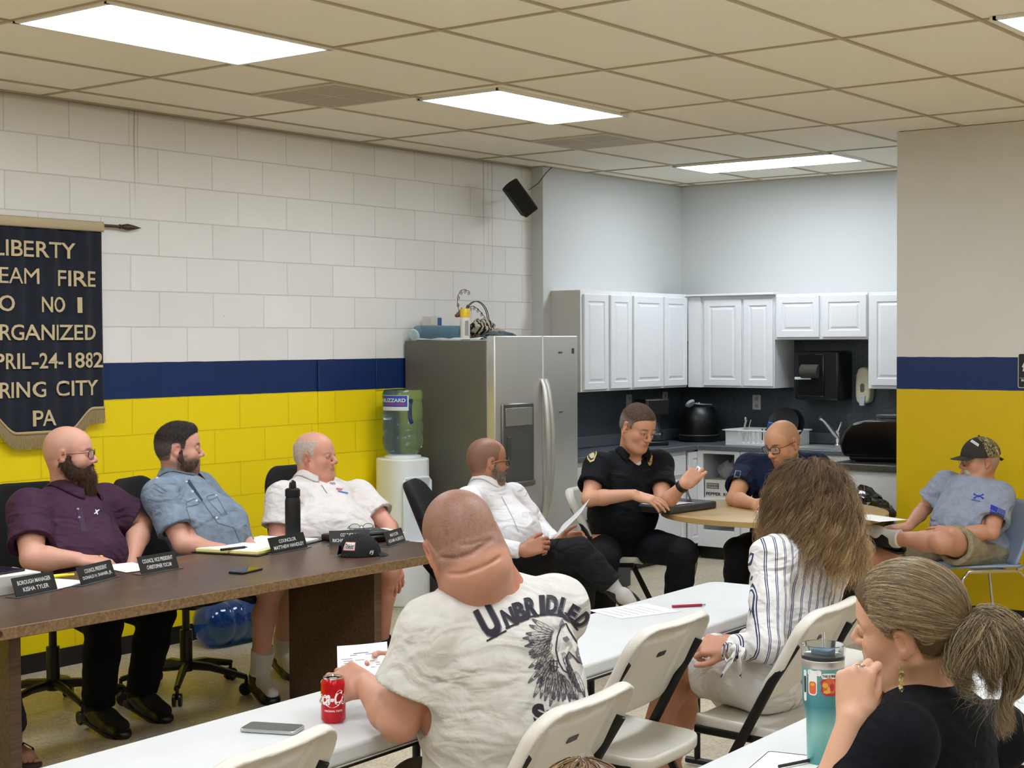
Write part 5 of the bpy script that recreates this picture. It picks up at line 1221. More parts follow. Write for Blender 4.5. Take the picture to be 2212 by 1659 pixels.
sticker('sticker',rrect(.011,.075,.005,cx=-.050,cy=.192),M_stw,.0006); sticker('sticker_field',rrect(.008,.04,.003,cx=-.0500,cy=.195),M_ink,.0010)

# ------------------------------------------------------------------ things on the round table
RZ = .76
bd = empty('binder',(*onz(1465,1093,RZ)[:2],RZ),0,'thick dark grey zip binder open on the round table under the officer\'s hand','binder')
aL, aR = onz(1395,1103,RZ), onz(1450,1112,RZ); bR = onz(1549,1098,RZ)
eb = (bR-aR).normalized(); bd.rotation_euler = (0,0,math.atan2(eb.y,eb.x)); c0 = (aR+bR)/2
bd.location = (c0.x,c0.y,RZ); Lb = (bR-aR).length
MB().box(-Lb/2,Lb/2,0,.27,0,.045).build('cover', mat('binder_grey','3b3b3e',.55,bump=.3,bscale=300,bdist=.002), bd, bevel=.012, seg=3)
MB().box(-Lb/2-.006,-Lb/2+.01,.02,.25,.012,.034).build('page_block', M_black, bd)
MB().sheet(lambda a,c:(-Lb/2+.01+a*.24,.02+c*.23,.047+.003*math.sin(a*3)),8,4).build('page', M_paper, bd, solid=.001)
pt = empty('turned_page',tuple(bd.location),bd.rotation_euler.z,'white page the officer is lifting from the binder','paper')
MB().sheet(lambda a,c:(lambda q:(q.x,q.y,.050+.19*a))(Vector((Lb/2-.13-.045*math.sin(a*math.pi)+.085*a*a, .09, 0))+Matrix.Rotation(-bd.rotation_euler.z,3,'Z')@(_fw*(.16*c-.05))),18,6).build('sheet', M_paper, pt, solid=.0012, smooth=80)
cup = empty('coffee_cup',(*onz(1834,1106,RZ)[:2],RZ),0,'orange paper coffee cup with a white lid on the round table','cup')
MB().lathe([(.001,.002),(.030,.002),(.031,0),(.043,.128),(.001,.128)],40).build('cup_wall', mat('cup_orange','e8641c',.45), cup)
MB().lathe([(.0455,.122),(.0465,.126),(.0465,.136),(.0435,.140),(.041,.155),(.037,.158),(.035,.153),(.001,.153)],40).build('lid', mat('lid_white','ecebea',.4), cup)
vc = math.atan2(-(cup.location.y-CY),-(cup.location.x-CX))
def oncup(p): R = .0312+(.012*p.y/.128)+.0006; a_ = vc+p.x/R; return Vector((R*math.cos(a_),R*math.sin(a_),p.y))
q = MB(); text_fit(q,'DUNKIN\'',0,.085,0,.016,Matrix.Identity(4),bold=.04,fn=lambda p:oncup(Vector((.010+p.y,.110-p.x,0)))); 
q.add([oncup(Vector((-.026+dx,z,0))) for z in (.03,.10) for dx in (0,.004)],[(0,1,3,2)]); q.build('wording', M_stw, cup)
p = onz(1855,1118,RZ); sheet_on('paper_sheet',p.x+.02,p.y-.09,.20,.30,math.radians(-25),'white sheet overhanging the right edge of the round table',z=RZ,n=1,curl=.0)
p = onz(1655,1100,RZ); sheet_on('paper_sheet',p.x,p.y,.20,.26,math.radians(-40),'white sheet under the navy shirted man\'s writing hand',z=RZ,n=1)
# ------------------------------------------------------------------ people: a figure is one blended solid, clothes are looser solids round it
M_skin = vmat('skin', .5, bump=.25, bscale=260, sss=.08, spec=.4, bdist=.0015, mottle=.06)
M_eye = vmat('eye_wet', .12, spec=.6)
def cloth(name, c, rough=.85, bs=420, var=.06, fold=1.0, **k):
    new = name not in MC; m = mat(name, c, rough, var=var, vscale=22, spec=.25, **k)
    return folded(m, bs, fold) if new else m
def folded(m, bs=420, fold=1.0):
    nt, N, L, b = nodes(m); tc = N.new('ShaderNodeTexCoord'); prev = None
    def bump(h, st, dist):
        nonlocal prev
        bp = N.new('ShaderNodeBump'); bp.inputs['Strength'].default_value = st; bp.inputs['Distance'].default_value = dist; L.new(h, bp.inputs['Height'])
        if prev: L.new(prev, bp.inputs['Normal'])
        prev = bp.outputs['Normal']
    for sc_,st,dist,rdg in ((7,.8*fold,.030,0),(15,.45*fold,.010,0),(9,.35*fold,.010,1)):
        mp = N.new('ShaderNodeMapping'); mp.inputs['Scale'].default_value = (.75,1,1.25); mp.inputs['Rotation'].default_value = (.5+rdg,.3,.2); L.new(tc.outputs['Object'], mp.inputs[0])
        n = N.new('ShaderNodeTexNoise'); n.inputs['Scale'].default_value = sc_; n.inputs['Detail'].default_value = 1.5; n.inputs['Distortion'].default_value = 1.8; L.new(mp.outputs[0], n.inputs['Vector']); hh = n.outputs['Fac']
        if rdg:
            a = N.new('ShaderNodeMath'); a.operation = 'SUBTRACT'; a.inputs[1].default_value = .5; L.new(hh, a.inputs[0]); a2 = N.new('ShaderNodeMath'); a2.operation = 'ABSOLUTE'; L.new(a.outputs[0], a2.inputs[0]); hh = a2.outputs[0]
        bump(hh, st, dist)
    n = N.new('ShaderNodeTexNoise'); n.inputs['Scale'].default_value = bs; L.new(tc.outputs['Object'], n.inputs['Vector']); bump(n.outputs['Fac'], .35, .0015)
    L.new(prev, b.inputs['Normal']); return m
def frame_of(a, pitch=0, roll=0, tilt=None):       # columns: forward, left, up (pitch down +, roll to the figure's left +)
    f = facing(a); z = Vector((0,0,1)); l = z.cross(f)
    p = math.radians(pitch); f2 = f*math.cos(p)-z*math.sin(p); u = f*math.sin(p)+z*math.cos(p)
    r = math.radians(roll); u2 = u*math.cos(r)+l*math.sin(r); l2 = l*math.cos(r)-u*math.sin(r)
    return np.array([[f2[i],l2[i],u2[i]] for i in range(3)],dtype=np.float32)
class Head:
    def __init__(s, c, R, k=1.06, wide=1.0, jaw=1.0, fat=0.0, nose=1.0): s.c = npv(c); s.R = R; s.k = k; s.wide = wide; s.jaw = jaw; s.fat = fat; s.nose = nose
    def W(s, x, y, z): return s.c + s.R @ (np.array([x,y*s.wide,z],dtype=np.float32)*s.k)
    def V(s, x, y, z): p = s.W(x,y,z); return Vector((float(p[0]),float(p[1]),float(p[2])))
    def L(s, P): q = ((P-s.c)@s.R)/s.k; q = np.array(q); q[:,1] /= s.wide; return q
    def ell(s, S_, c, r, k=.02, op=1, rot=None):
        R = s.R if rot is None else s.R@np.array(rot,dtype=np.float32)
        S_.ell(s.W(*c), [r[0]*s.k, r[1]*s.k*s.wide, r[2]*s.k], R, k, op)
    def cap(s, S_, a, b, ra, rb=None, k=.015, op=1): S_.cap(s.W(*a), s.W(*b), ra*s.k, (ra if rb is None else rb)*s.k, k, op)
    def add(s, B, full=True):
        j, f = s.jaw, s.fat
        s.ell(B,(-.012,0,.030),(.099,.077,.088),.0)
        s.ell(B,(.030,0,.034),(.058,.060,.058),.03); s.ell(B,(-.048,0,-.010),(.052,.060,.055),.03)
        s.ell(B,(.036,0,-.035),(.050,.056*j,.068),.03)
        for y in (-1,1):
            s.cap(B,(-.008,y*.053*j,-.050),(.060,y*.020*j,-.098),.021+f*.3,.018+f*.2,.035)
            s.ell(B,(.056,y*.038,-.032),(.024+f*.3,.022+f*.4,.024+f*.3),.03)
            s.cap(B,(.084,y*.012,.017),(.066,y*.047,.019),.010,.008,.016)
            s.ell(B,(.100,y*.032,-.002),(.018,.017,.012),.018,-1)
            s.ell(B,(.0775,y*.031,.0005),(.0125,.0145,.0110),.004)
            s.cap(B,(.0875,y*.021,.0055),(.0880,y*.035,.0075),.0032,.0032,.004); s.cap(B,(.0880,y*.035,.0075),(.0800,y*.044,.002),.0032,.0025,.004)
            s.cap(B,(.0875,y*.022,-.0075),(.0850,y*.040,-.0065),.0026,.0026,.004)
            # ear
            ct, st = math.cos(math.radians(-14)), math.sin(math.radians(-14)); fl = math.radians(22)*y
            E = np.array([[ct,0,-st],[0,1,0],[st,0,ct]]); Fz = np.array([[math.cos(fl),-math.sin(fl),0],[math.sin(fl),math.cos(fl),0],[0,0,1]])
            E = Fz@E
            s.ell(B,(-.012,y*.080,-.006),(.0185,.0065,.031),.006,1,E); s.cap(B,(-.004,y*.078,-.030),(-.005,y*.079,-.036),.0085,.0075,.007)
            s.ell(B,(-.006,y*.0865,-.003),(.0095,.0055,.0185),.004,-1,E)
            s.cap(B,(.004,y*.0765,-.012),(.002,y*.078,-.004),.005,.004,.004)
        s.ell(B,(.073,0,-.101),(.019+f*.2,.021,.017+f*.2),.028)
        n = s.nose
        s.cap(B,(.086,0,.010),(.108*1,0,-.024),.0070*n,.0092*n,.012); s.ell(B,(.1085,0,-.031),(.0125*n,.0115*n,.0105*n),.008)
        for y in (-1,1): s.ell(B,(.0985,y*.0125*n,-.0355),(.0105,.0065*n,.0075),.006)
        s.ell(B,(.074,0,-.064),(.022,.030,.022),.022)
        s.cap(B,(.0855,-.021,-.0655),(.0955,-.004,-.0600),.0036,.0050,.005); s.cap(B,(.0955,.004,-.0600),(.0855,.021,-.0655),.0050,.0036,.005); s.cap(B,(.0955,-.004,-.0600),(.0955,.004,-.0600),.0048,.0048,.004)
        s.cap(B,(.0840,-.019,-.0690),(.0930,0,-.0725),.0040,.0062,.006); s.cap(B,(.0930,0,-.0725),(.0840,.019,-.0690),.0062,.0040,.006)
        s.cap(B,(.1000,-.022,-.0662),(.1015,0,-.0662),.0022,.0022,.003,-1); s.cap(B,(.1015,0,-.0662),(.1000,.022,-.0662),.0022,.0022,.003,-1)
        if f > 0: s.ell(B,(.030,0,-.100),(.050,.050,.028+f),.04)
    def eyes(s, root, iris='3c5066', look=0, lid=True):
        for y in (-1,1):
            m = MB().sphere((0,0,0),.0118*s.k,20).me('eye',0); m.polygons.foreach_set('use_smooth',[True]*len(m.polygons))
            c = s.W(.0793,y*.031,0); d = s.R@np.array([math.cos(look),math.sin(look),-.12]); n = len(m.vertices); V = np.empty(n*3); m.vertices.foreach_get('co',V); V = V.reshape(-1,3)
            q = V@d/np.linalg.norm(V,axis=1); col = np.tile(np.array(lin('d9d4cc')),(n,1)); col[q>.87] = lin(iris); col[q>.965] = (.005,.005,.005)
            V = V+c; m.vertices.foreach_set('co',V.ravel()); a = m.color_attributes.new('Col','FLOAT_COLOR','POINT'); a.data.foreach_set('color',np.concatenate([col,np.ones((n,1))],1).ravel()); m.update()
            wchild('eye', m, root, M_eye)
M_lens = mat('spectacle_lens','dfe8ee',.04,alpha=.14,spec=.7)
def mixc(col, mask, c): c = np.array(lin(c) if isinstance(c,str) else c); return col*(1-mask[:,None])+c[None]*mask[:,None]
def vnoise(P, f, seed=0):
    a = P*f; r = np.sin(a[:,0]*1.0+seed+2.1*np.sin(a[:,1]*.9+seed*1.7))+np.sin(a[:,1]*1.1+1.3+1.9*np.sin(a[:,2]*1.2+seed))+np.sin(a[:,2]*.95+2.6+2.3*np.sin(a[:,0]*1.1-seed)); return r/3
def headcolour(h, skin, lips='a8645a', brow='4a382c', scalp=None, scalp_s=0, beard=None, beard_s=0, red=.25, baldtop=False, browk=.8, extra=None, hairline=None):
    base = np.array(lin(skin))
    def f(P):
        P = P.astype(np.float32); n = len(P); col = np.tile(base,(n,1)); q = h.L(P); x,y,z = q[:,0],q[:,1],q[:,2]; inh = (np.abs(x)<.16)&(np.abs(y)<.12)&(z>-.16)&(z<.15)
        ay = np.abs(y); fr = smoothstep(.03,.07,x)
        redm = np.exp(-(((x-.11)/.02)**2+(y/.014)**2+((z+.03)/.014)**2))+.7*np.exp(-(((ay-.042)/.018)**2+((z+.03)/.018)**2))*fr+.9*smoothstep(.076,.083,ay)
        col = mixc(col, np.clip(redm*red,0,.8)*inh, 'b8584a')
        col = mixc(col, np.clip(1.1*np.exp(-(((ay)/.022)**4+((z+.0665)/.0085)**4))*smoothstep(.078,.086,x),0,.85)*inh, lips)
        if brow: col = mixc(col, np.clip(browk*np.exp(-(((ay-.031)/.018)**4+((z-.0215-.10*(.031-ay)*(ay>.031))/.0055)**4))*fr,0,.9)*inh, brow)
        col = mixc(col, np.clip(.5*np.exp(-(((ay-.032)/.016)**4+((z-.0)/.010)**4))*fr,0,.5)*inh, tuple(base*.55))
        nz = vnoise(P,420)*.5+vnoise(P,900,3)*.5
        if scalp:
            hl = hairline(x,ay,z) if hairline else smoothstep(-.004,.006, (z-.035)-( -.0+ (x-.02)*.9*0) ) 
            col = mixc(col, np.clip(hl*(scalp_s+.12*nz),0,1)*inh, scalp)
        if beard:
            bm = smoothstep(-.035,-.055,z - .35*np.maximum(0,.05-x)*0)*smoothstep(-.02,.01,x)*(1-smoothstep(.02,.012,ay)*smoothstep(-.055,-.045,z))
            bm = np.maximum(bm, smoothstep(-.02,-.035,z-(.04-x)*.0)*smoothstep(.045,.055,ay)*smoothstep(-.012,.0,x)*smoothstep(.055,.03,x))
            lipm = np.exp(-(((ay)/.022)**4+((z+.0665)/.009)**4))
            col = mixc(col, np.clip(bm*(1-lipm)*(beard_s+.15*nz),0,1)*inh*smoothstep(-.13,-.11,z), beard)
        if extra: col = extra(P, q, col, inh)
        return np.clip(col,0,1)
    return f
class Person:
    def __init__(s, label, group=None, build=1.0, chest=.115, width=.165, belly=0.0, arm=1.0, leg=1.0, neck=.058, h=.0045, foot=None):
        s.label = label; s.J = {}; s.o = dict(build=build,chest=chest,width=width,belly=belly,arm=arm,leg=leg,neck=neck,h=h); s.foot = foot
    def j(s, **k):
        for n, v in k.items(): s.J[n] = npv(at(*v)) if len(v) == 3 and v[2] > 1.5 and abs(v[0]) > 20 else npv(v)
        return s
    def frame(s):
        J = s.J; l = J['shL']-J['shR']; u = J['nk']-J['pel']; f = np.cross(l,u); f /= np.linalg.norm(f); l2 = l/np.linalg.norm(l); u2 = np.cross(f,l2); s.R = np.stack([f,l2,u2],1).astype(np.float32); s.f, s.l, s.u = f, l2, u2
        return s
    def torso(s, B, g=0.0, pelvis=True, kk=.07):
        J, o = s.J, s.o; R = s.R; d, w, b = o['chest'], o['width'], o['belly']
        B.ell(J['chs'],[d+g,w+g,.175+g],R,0); B.ell(J['nk']-s.u*.075-s.f*.01,[.08+g,w*.98+g,.085+g],R,kk)
        B.ell(J['wst']+s.f*b*.55,[d*.93+b+g,w*.93+b*.6+g,.15+b*.3+g],R,kk)
        if pelvis: B.ell(J['pel']+s.f*b*.3,[d+b*.6+g,w*1.02+b*.5+g,.125+g],R,kk)
        for q in ('shL','shR'):
            B.cap(J['nk']-s.u*.012, J[q], .040+g, .050+g, .06); B.ell(J[q]-s.u*.01,[.054*o['arm']+g]*3,None,.05)
    def arms(s, B, g=0.0, upto=1.0, which='LR'):
        a = s.o['arm']; J = s.J
        for q in which:
            A, E, Wr = J['sh'+q], J['el'+q], J['wr'+q]
            B.cap(A,(A+E)/2,.054*a+g,.050*a+g,.03); B.cap((A+E)/2,E,.050*a+g,.041*a+g,.02)
            M = E+(Wr-E)*.32; B.cap(E,M,.041*a+g,.043*a+g,.015); B.cap(M,Wr,.043*a+g,.0285*(.6+.4*a)+g,.015)
    def legs(s, B, g=0.0, calves=True):
        J, k = s.J, s.o['leg']
        for q, sg in (('L',1),('R',-1)):
            if 'kn'+q not in J: continue
            H = J['pel']+s.l*sg*.095*k - s.u*.01; K = J['kn'+q]; A = J['an'+q]; s.J['hip'+q] = H
            B.cap(H,K,.092*k+g,.060*k+g,.05); B.ell(K,[.058*k+g]*3,None,.02)
            if calves:
                d = (A-K)/np.linalg.norm(A-K); th = (K-H)/np.linalg.norm(K-H); back = -(th-d*(th@d)); nb = np.linalg.norm(back); back = back/nb if nb > .05 else -s.f
                M = K+(A-K)*.33+back*.018; B.cap(K,M,.053*k+g,.056*k+g,.03); B.cap(M,A,.056*k+g,.036*k+g,.03)
    def feet(s, B, g=0.0):
        for q in 'LR':
            if 'to'+q in s.J:
                A, T = s.J['an'+q], s.J['to'+q]; d = (T-A); d /= np.linalg.norm(d)
                B.cap(A-d*.03,A+d*.08,.034+g,.030+g,.03); B.cap(A+d*.08,T,.032+g,.022+g,.03)
    def shoes(s, root, m, sole=None, name='shoe', g=.012):
        for q in 'LR':
            if 'to'+q not in s.J: continue
            A, T = s.J['an'+q], s.J['to'+q]; d = (T-A); L_ = np.linalg.norm(d); d = d/L_; sh = s.J['an'+q]-s.J['kn'+q]; sh /= np.linalg.norm(sh); up = -(sh-d*(sh@d)); up /= np.linalg.norm(up); lat = np.cross(up,d); Rr = np.stack([d,lat,up],1)
            Bq = S(); Bq.cap(A-d*.035-up*.03,A+d*.02-up*.02,.036,.040,.02); Bq.cap(A-up*.0,A+d*.02-up*.02,.038,.042,.02); Bq.ell(A+d*.10-up*.035,[.10,.044,.034],Rr,.03); Bq.ell(T-up*.03,[.05,.043,.026],Rr,.03); Bq.cap(A+up*.005,A+d*.09-up*.022,.046,.041,.03)
            Bq.fn.append(lambda P,D,A=A,up=up: np.maximum(D,-((P-A)@up)-.062).astype(np.float32)); Bq.cut(A+up*.030,up)
            o = wchild(name, Bq.mesh(.006,name=name), root, m)
            lo = A-up*.062; Bs = S(); Bs.box(lo+d*(L_*.40),[L_*.5+.075,.045,.009],Rr,r=.008); 
            def rnd(P,D,c=lo+d*(L_*.40),Rr=Rr,hl=L_*.5+.075):
                X = (P-c)@Rr; qx = np.maximum(np.abs(X[:,0])-(hl-.045),0); return np.maximum(D,np.sqrt(qx**2+X[:,1]**2)-.045).astype(np.float32)
            Bs.fn.append(rnd); wchild('sole', Bs.mesh(.006,name='sole'), o, sole or M_black)
            o.children[0].matrix_parent_inverse = Matrix.Identity(4); o.children[0].parent = o; o.children[0].matrix_local = Matrix.Identity(4)
def hand(B, wr, d, n, side, curl=(.3,.4,.3), spread=.06, k=1.06, thumb=(.35,.25), tcurl=.3, fk=None):
    """wrist, finger direction, dorsal normal; side +1 when the thumb lies on the left of d seen from the back of the hand."""
    d = np.array(d,dtype=float); d /= np.linalg.norm(d); n = np.array(n,dtype=float); n -= d*(n@d); n /= np.linalg.norm(n); y = np.cross(n,d)*side; wr = npv(wr)
    W = lambda a,b_,c: wr+(d*a+y*b_+n*c)*k
    mcp = [(.088,.029),(.092,.0095),(.087,-.0105),(.078,-.029)]; L_ = [(.042,.026,.020),(.046,.030,.021),(.043,.027,.020),(.034,.021,.018)]; rr = [(.0098,.0086,.0076),(.0100,.0088,.0078),(.0095,.0083,.0073),(.0085,.0074,.0066)]
    for (mx,my) in mcp: B.cap(W(.0,my*.55,-.002),W(mx,my,0),.0155*k,.0125*k,.012)
    B.ell(W(.030,.022,-.008),[.030*k,.016*k,.014*k],np.stack([d,y,n],1),.012); B.ell(W(.035,-.022,-.007),[.035*k,.014*k,.013*k],np.stack([d,y,n],1),.012)
    pts = []
    for i,(mx,my) in enumerate(mcp):
        p = W(mx,my,0); ang = 0; sp = (1.5-i)*spread; q = [p]; c3 = curl[i] if isinstance(curl[0],(tuple,list)) else curl
        for t in range(3):
            ang += c3[t]; v = d*math.cos(ang)*math.cos(sp)+y*math.sin(sp)*math.cos(ang)-n*math.sin(ang); p2 = p+v*L_[i][t]*k
            B.cap(p,p2,rr[i][t]*k,(rr[i][t+1] if t < 2 else rr[i][2]*.9)*k,.004); p = p2; q.append(p)
        pts.append(q)
    tb = W(.022,.026,-.006); a1, a2 = thumb; v = d*math.cos(a1+.5)+y*math.sin(a1+.5)-n*a2; v /= np.linalg.norm(v); p = tb+v*.046*k; B.cap(tb,p,.0150*k,.0118*k,.012); v2 = v+d*tcurl-y*tcurl*.6; v2 /= np.linalg.norm(v2); p2 = p+v2*.031*k; B.cap(p,p2,.0112*k,.0100*k,.004); v3 = v2+d*tcurl-y*tcurl*.5; v3 /= np.linalg.norm(v3); p3 = p2+v3*.024*k; B.cap(p2,p3,.0100*k,.0085*k,.004)
    return pts
def folds(amp=.004, f=26, seed=0, axis=None, k2=1.0):
    def fn(P, D):
        m = np.abs(D) < .03
        if not m.any(): return D
        Q = P[m]; a = Q*f
        w = np.sin(a[:,2]*1.3+.8*a[:,0]+seed+1.6*np.sin(a[:,0]*.55+a[:,1]*.4+seed)) ; r1 = np.power(1-np.abs(w),2.2)
        w2 = np.sin(a[:,0]*.9-a[:,1]*.8+a[:,2]*.5+seed*2.1+1.9*np.sin(a[:,2]*.5+seed)); r2 = np.power(1-np.abs(w2),3)
        msk = .45+.55*np.sin(Q[:,2]*9+Q[:,0]*7+seed)*np.sin(Q[:,1]*8-seed+Q[:,0]*5)
        D = D.copy(); D[m] += (-amp*(r1+.7*r2)*msk*k2).astype(np.float32)+amp*.35; return D
    return fn
def creases(lst):           # (point, point, width, depth): pulled lines in cloth or skin
    def fn(P, D):
        m = np.abs(D) < .03
        if not m.any(): return D
        Q = P[m]; e = np.zeros(len(Q))
        for a,b,w,dp in lst:
            a, b = npv(a), npv(b); ba = b-a; t = np.clip((Q-a)@ba/(ba@ba),0,1); dd = np.linalg.norm(Q-a-t[:,None]*ba,axis=1); e += dp*np.exp(-(dd/w)**2)*np.sin(np.pi*np.clip(t,.02,.98))**.5
        D = D.copy(); D[m] += e.astype(np.float32); return D
    return fn
def begin(P, head=None):
    P.frame(); p = P.J['pel']; root = empty('person',(float(p[0]),float(p[1]),0),0,P.label,'person'); P.root = root; return root
def body_mesh(P, B, head, colour, h=None, cre=None):
    if cre: B.fn.append(creases(cre))
    me = B.mesh(h or P.o['h'], name='body', colour=colour, relax=1); return wchild('body', me, P.root, M_skin)
def neck(P, B, h, r=None, g=0.0):
    r = r or P.o['neck']; B.cap(h.W(-.022,0,-.045), P.J['nk']+P.u*.0, r+g, r*1.12+g, .035)
def shirt(P, m, h=None, t=.011, sleeves=('s','s'), frac=.62, loose=.010, hem=None, name='shirt', neckr=None, vneck=0, head=None, amp=.0035, seed=0, cre=None, f=26, legsup=True, res=None, long_g=.012, collar_up=0.0):
    B = S(); P.torso(B, t); a = P.o['arm']; J = P.J
    for q, kd in zip('LR', sleeves):
        A, E, Wr = J['sh'+q], J['el'+q], J['wr'+q]
        if kd == 's':
            C = A+(E-A)*frac; B.sleeve(A-P.u*.005, C, .054*a+t+loose*.2, .052*a+t+loose, .055)
        elif kd == 'l':
            B.cap(A,(A+E)/2,.056*a+t+.004,.052*a+t+.004,.03); B.cap((A+E)/2,E,.052*a+t+.004,.046*a+t,.02); C = E+(Wr-E)*.93; B.sleeve(E, C, .045*a+t, .032*a+long_g, .02)
    if legsup and 'knL' in J:
        for sg in (1,-1):
            H = J['pel']+P.l*sg*.09; B.cap(H,H+P.f*.06,.098+t*.6,.092+t*.6,.05)
    # openings
    for q, kd in zip('LR', sleeves):
        A, E, Wr = J['sh'+q], J['el'+q], J['wr'+q]
        if kd == 's':
            C = A+(E-A)*frac; u_ = (E-A)/np.linalg.norm(E-A); r_ = .051*a; B.cap(C-u_*.035,C+u_*.05,r_+.004,r_+.006+loose*.6,.002,-1)
    nr = neckr or P.o['neck']+.010
    nkt = head.W(-.022,0,-.045) if head is not None else P.J['nk']+P.u*.1
    tl = P.u+P.f*.55; tl = tl/np.linalg.norm(tl); nb_ = J['nk']+P.f*.012+P.u*.012
    B.cap(nb_-tl*.02, nb_+tl*.30, nr, nr+.02, .012, -1)
    if vneck: B.cap(J['nk']+P.f*(P.o['chest']*.9)-P.u*vneck, J['nk']+P.f*(P.o['chest']*.5)+P.u*.06, .006, .055, .006, -1)
    if hem is not None: B.cut(J['pel']+P.u*hem, -P.u)
    B.fn.append(folds(amp, f, seed))
    if cre: B.fn.append(creases(cre))
    me = B.mesh(res or max(.006,P.o['h']), name=name, relax=1); o = wchild(name, me, P.root, m); P.shirt_obj = o; return o
def trousers(P, m, t=.014, ends=('a','a'), name='trousers', seed=3, amp=.004, res=.007, short=.8, waist=.06):
    B = S(); J, k = P.J, P.o['leg']; b = P.o['belly']
    B.ell(J['pel']+P.f*b*.25-P.u*.01,[P.o['chest']+b*.5+t*.8,P.o['width']*1.0+b*.45+t*.8,.12],P.R,0)
    for q, sg, e in (('L',1,ends[0]),('R',-1,ends[1])):
        if 'kn'+q not in J: continue
        H = J['pel']+P.l*sg*.095*k-P.u*.01; K = J['kn'+q]; A = J['an'+q]
        if e == 's': B.sleeve(H, H+(K-H)*short, .094*k+t, .078*k+t+.016, .05)
        else:
            B.cap(H,K,.093*k+t,.062*k+t,.05); B.ell(K,[.060*k+t]*3,None,.02); M = K+(A-K)*.35; C = K+(A-K)*.93; B.cap(K,M,.057*k+t,.060*k+t,.02); B.sleeve(M,C,.060*k+t,.044*k+t+.008,.02)
    if ends[0] == 's':
        for q in 'LR':
            H = J['pel']+P.l*(1 if q == 'L' else -1)*.095*k-P.u*.01; K = J['kn'+q]; C = H+(K-H)*short; u_ = (K-H)/np.linalg.norm(K-H); B.cap(C-u_*.03,C+u_*.04,.074*k+t*.2,.078*k+t*.4,.003,-1)
    def waistcut(Q, D, c=J['pel']+P.u*waist, n=P.u, f_=P.f): 
        e = Q-c; return np.where(e@f_ < .21, np.maximum(D,e@n), D).astype(np.float32)
    B.fn.append(waistcut); B.fn.append(folds(amp, 22, seed))
    me = B.mesh(res, name=name); return wchild(name, me, P.root, m)
def collar(P, head, m, r, hgt=.034, gap=.5, flare=.030, drop=.034, name='collar', pts=.028, thick=.0025, tilt=.45, **k):
    """fold-over collar: a stand round the neck, folded over and falling on to the shirt, ending in two points at the front"""
    c0 = Vector(tuple(P.J['nk']+P.f*.012+P.u*.012)); ax = Vector(tuple(P.u+P.f*tilt)).normalized(); f = Vector(tuple(P.f)); f = (f-ax*f.dot(ax)).normalized(); l = ax.cross(f)
    bv = bvh_of(P.shirt_obj); n = 48; U = []
    def zhit(th, rad):
        p = c0+f*math.cos(th)*rad*1.05+l*math.sin(th)*rad; q = bv.ray_cast(p+ax*.10,-ax,.35); return None if q[0] is None else (q[0]-c0).dot(ax)
    zi, zo, ro = [], [], []
    for i in range(n+1):
        a = i/n; th = gap+(2*math.pi-2*gap)*a; e = float(smoothstep(.62,1.0,np.array([abs(a-.5)*2]))[0]); rad = r+flare+pts*e*.6
        z1 = zhit(th,r+.022); z2 = zhit(th,rad); zi.append(z1 if z1 is not None else (zi[-1] if zi else 0)); zo.append(z2 if z2 is not None else (zo[-1] if zo else 0)); ro.append(rad)
    def sm(v):
        v = np.array(v)
        for _ in range(3): v = np.convolve(np.pad(v,1,'edge'),[.25,.5,.25],'valid')
        return v
    zi = list(np.maximum(zi,np.median(zi)-.035)); zo = list(np.maximum(zo,np.median(zo)-.06)); zi, zo = sm(zi), sm(zo)
    def fn(a, c):
        i = a*n; k_ = min(int(i),n-1); t0 = i-k_; z1 = zi[k_]*(1-t0)+zi[k_+1]*t0; z2 = zo[k_]*(1-t0)+zo[k_+1]*t0; R_ = ro[k_]*(1-t0)+ro[k_+1]*t0
        th = gap+(2*math.pi-2*gap)*a; e = float(smoothstep(.7,1.0,np.array([abs(a-.5)*2]))[0]); top = z1+hgt*(1-.35*e)
        if c < .35: t_ = c/.35; rad = r+.002*t_; z = z1-.012+(top-z1+.012)*t_
        else: t_ = (c-.35)/.65; rad = r+.003+(R_-r-.003)*t_; z = top*(1-t_)+(z2+.005)*t_+.007*math.sin(math.pi*t_)
        return c0 + f*math.cos(th)*rad*1.05 + l*math.sin(th)*rad + ax*z
    q = MB().sheet(fn, n, 12)
    return q.build(name, m, P.root, world=True, solid=thick, smooth=70)
def glasses(P, h, m, rx=.026, rz=.019, thick=.0018, lens=True, full=True, squ=2.6, name='eyeglasses', z0=-.002, x0=.104):
    q = MB(); ql = MB()
    for y in (-1,1):
        pts = []
        for i in range(22):
            t = 2*math.pi*i/22; c_, s_ = math.cos(t), math.sin(t); yy = rx*math.copysign(abs(c_)**(2/squ),c_); zz = rz*math.copysign(abs(s_)**(2/squ),s_)
            pts.append(h.V(x0-.010*((y*.034+yy)/.06)**2-.0, y*.033+yy, z0+zz))
        q.tube(pts, thick, 6, closed=True)
        ql.add(pts,[tuple(range(22))])
        q.tube([h.V(x0-.010, y*.060, z0+rz*.55), h.V(x0-.022,y*.078,z0+rz*.45), h.V(.02,y*.083,z0+.006), h.V(-.010,y*.082,z0+.004), h.V(-.030,y*.079,z0-.022)], thick*.9, 6)
    q.tube([h.V(x0,-.009,z0+.006),h.V(x0+.004,0,z0+.009),h.V(x0,.009,z0+.006)], thick, 6)
    o = q.build(name, m, P.root, world=True)
    if lens: lo = ql.build('lens', M_lens, P.root, world=True)
    return o
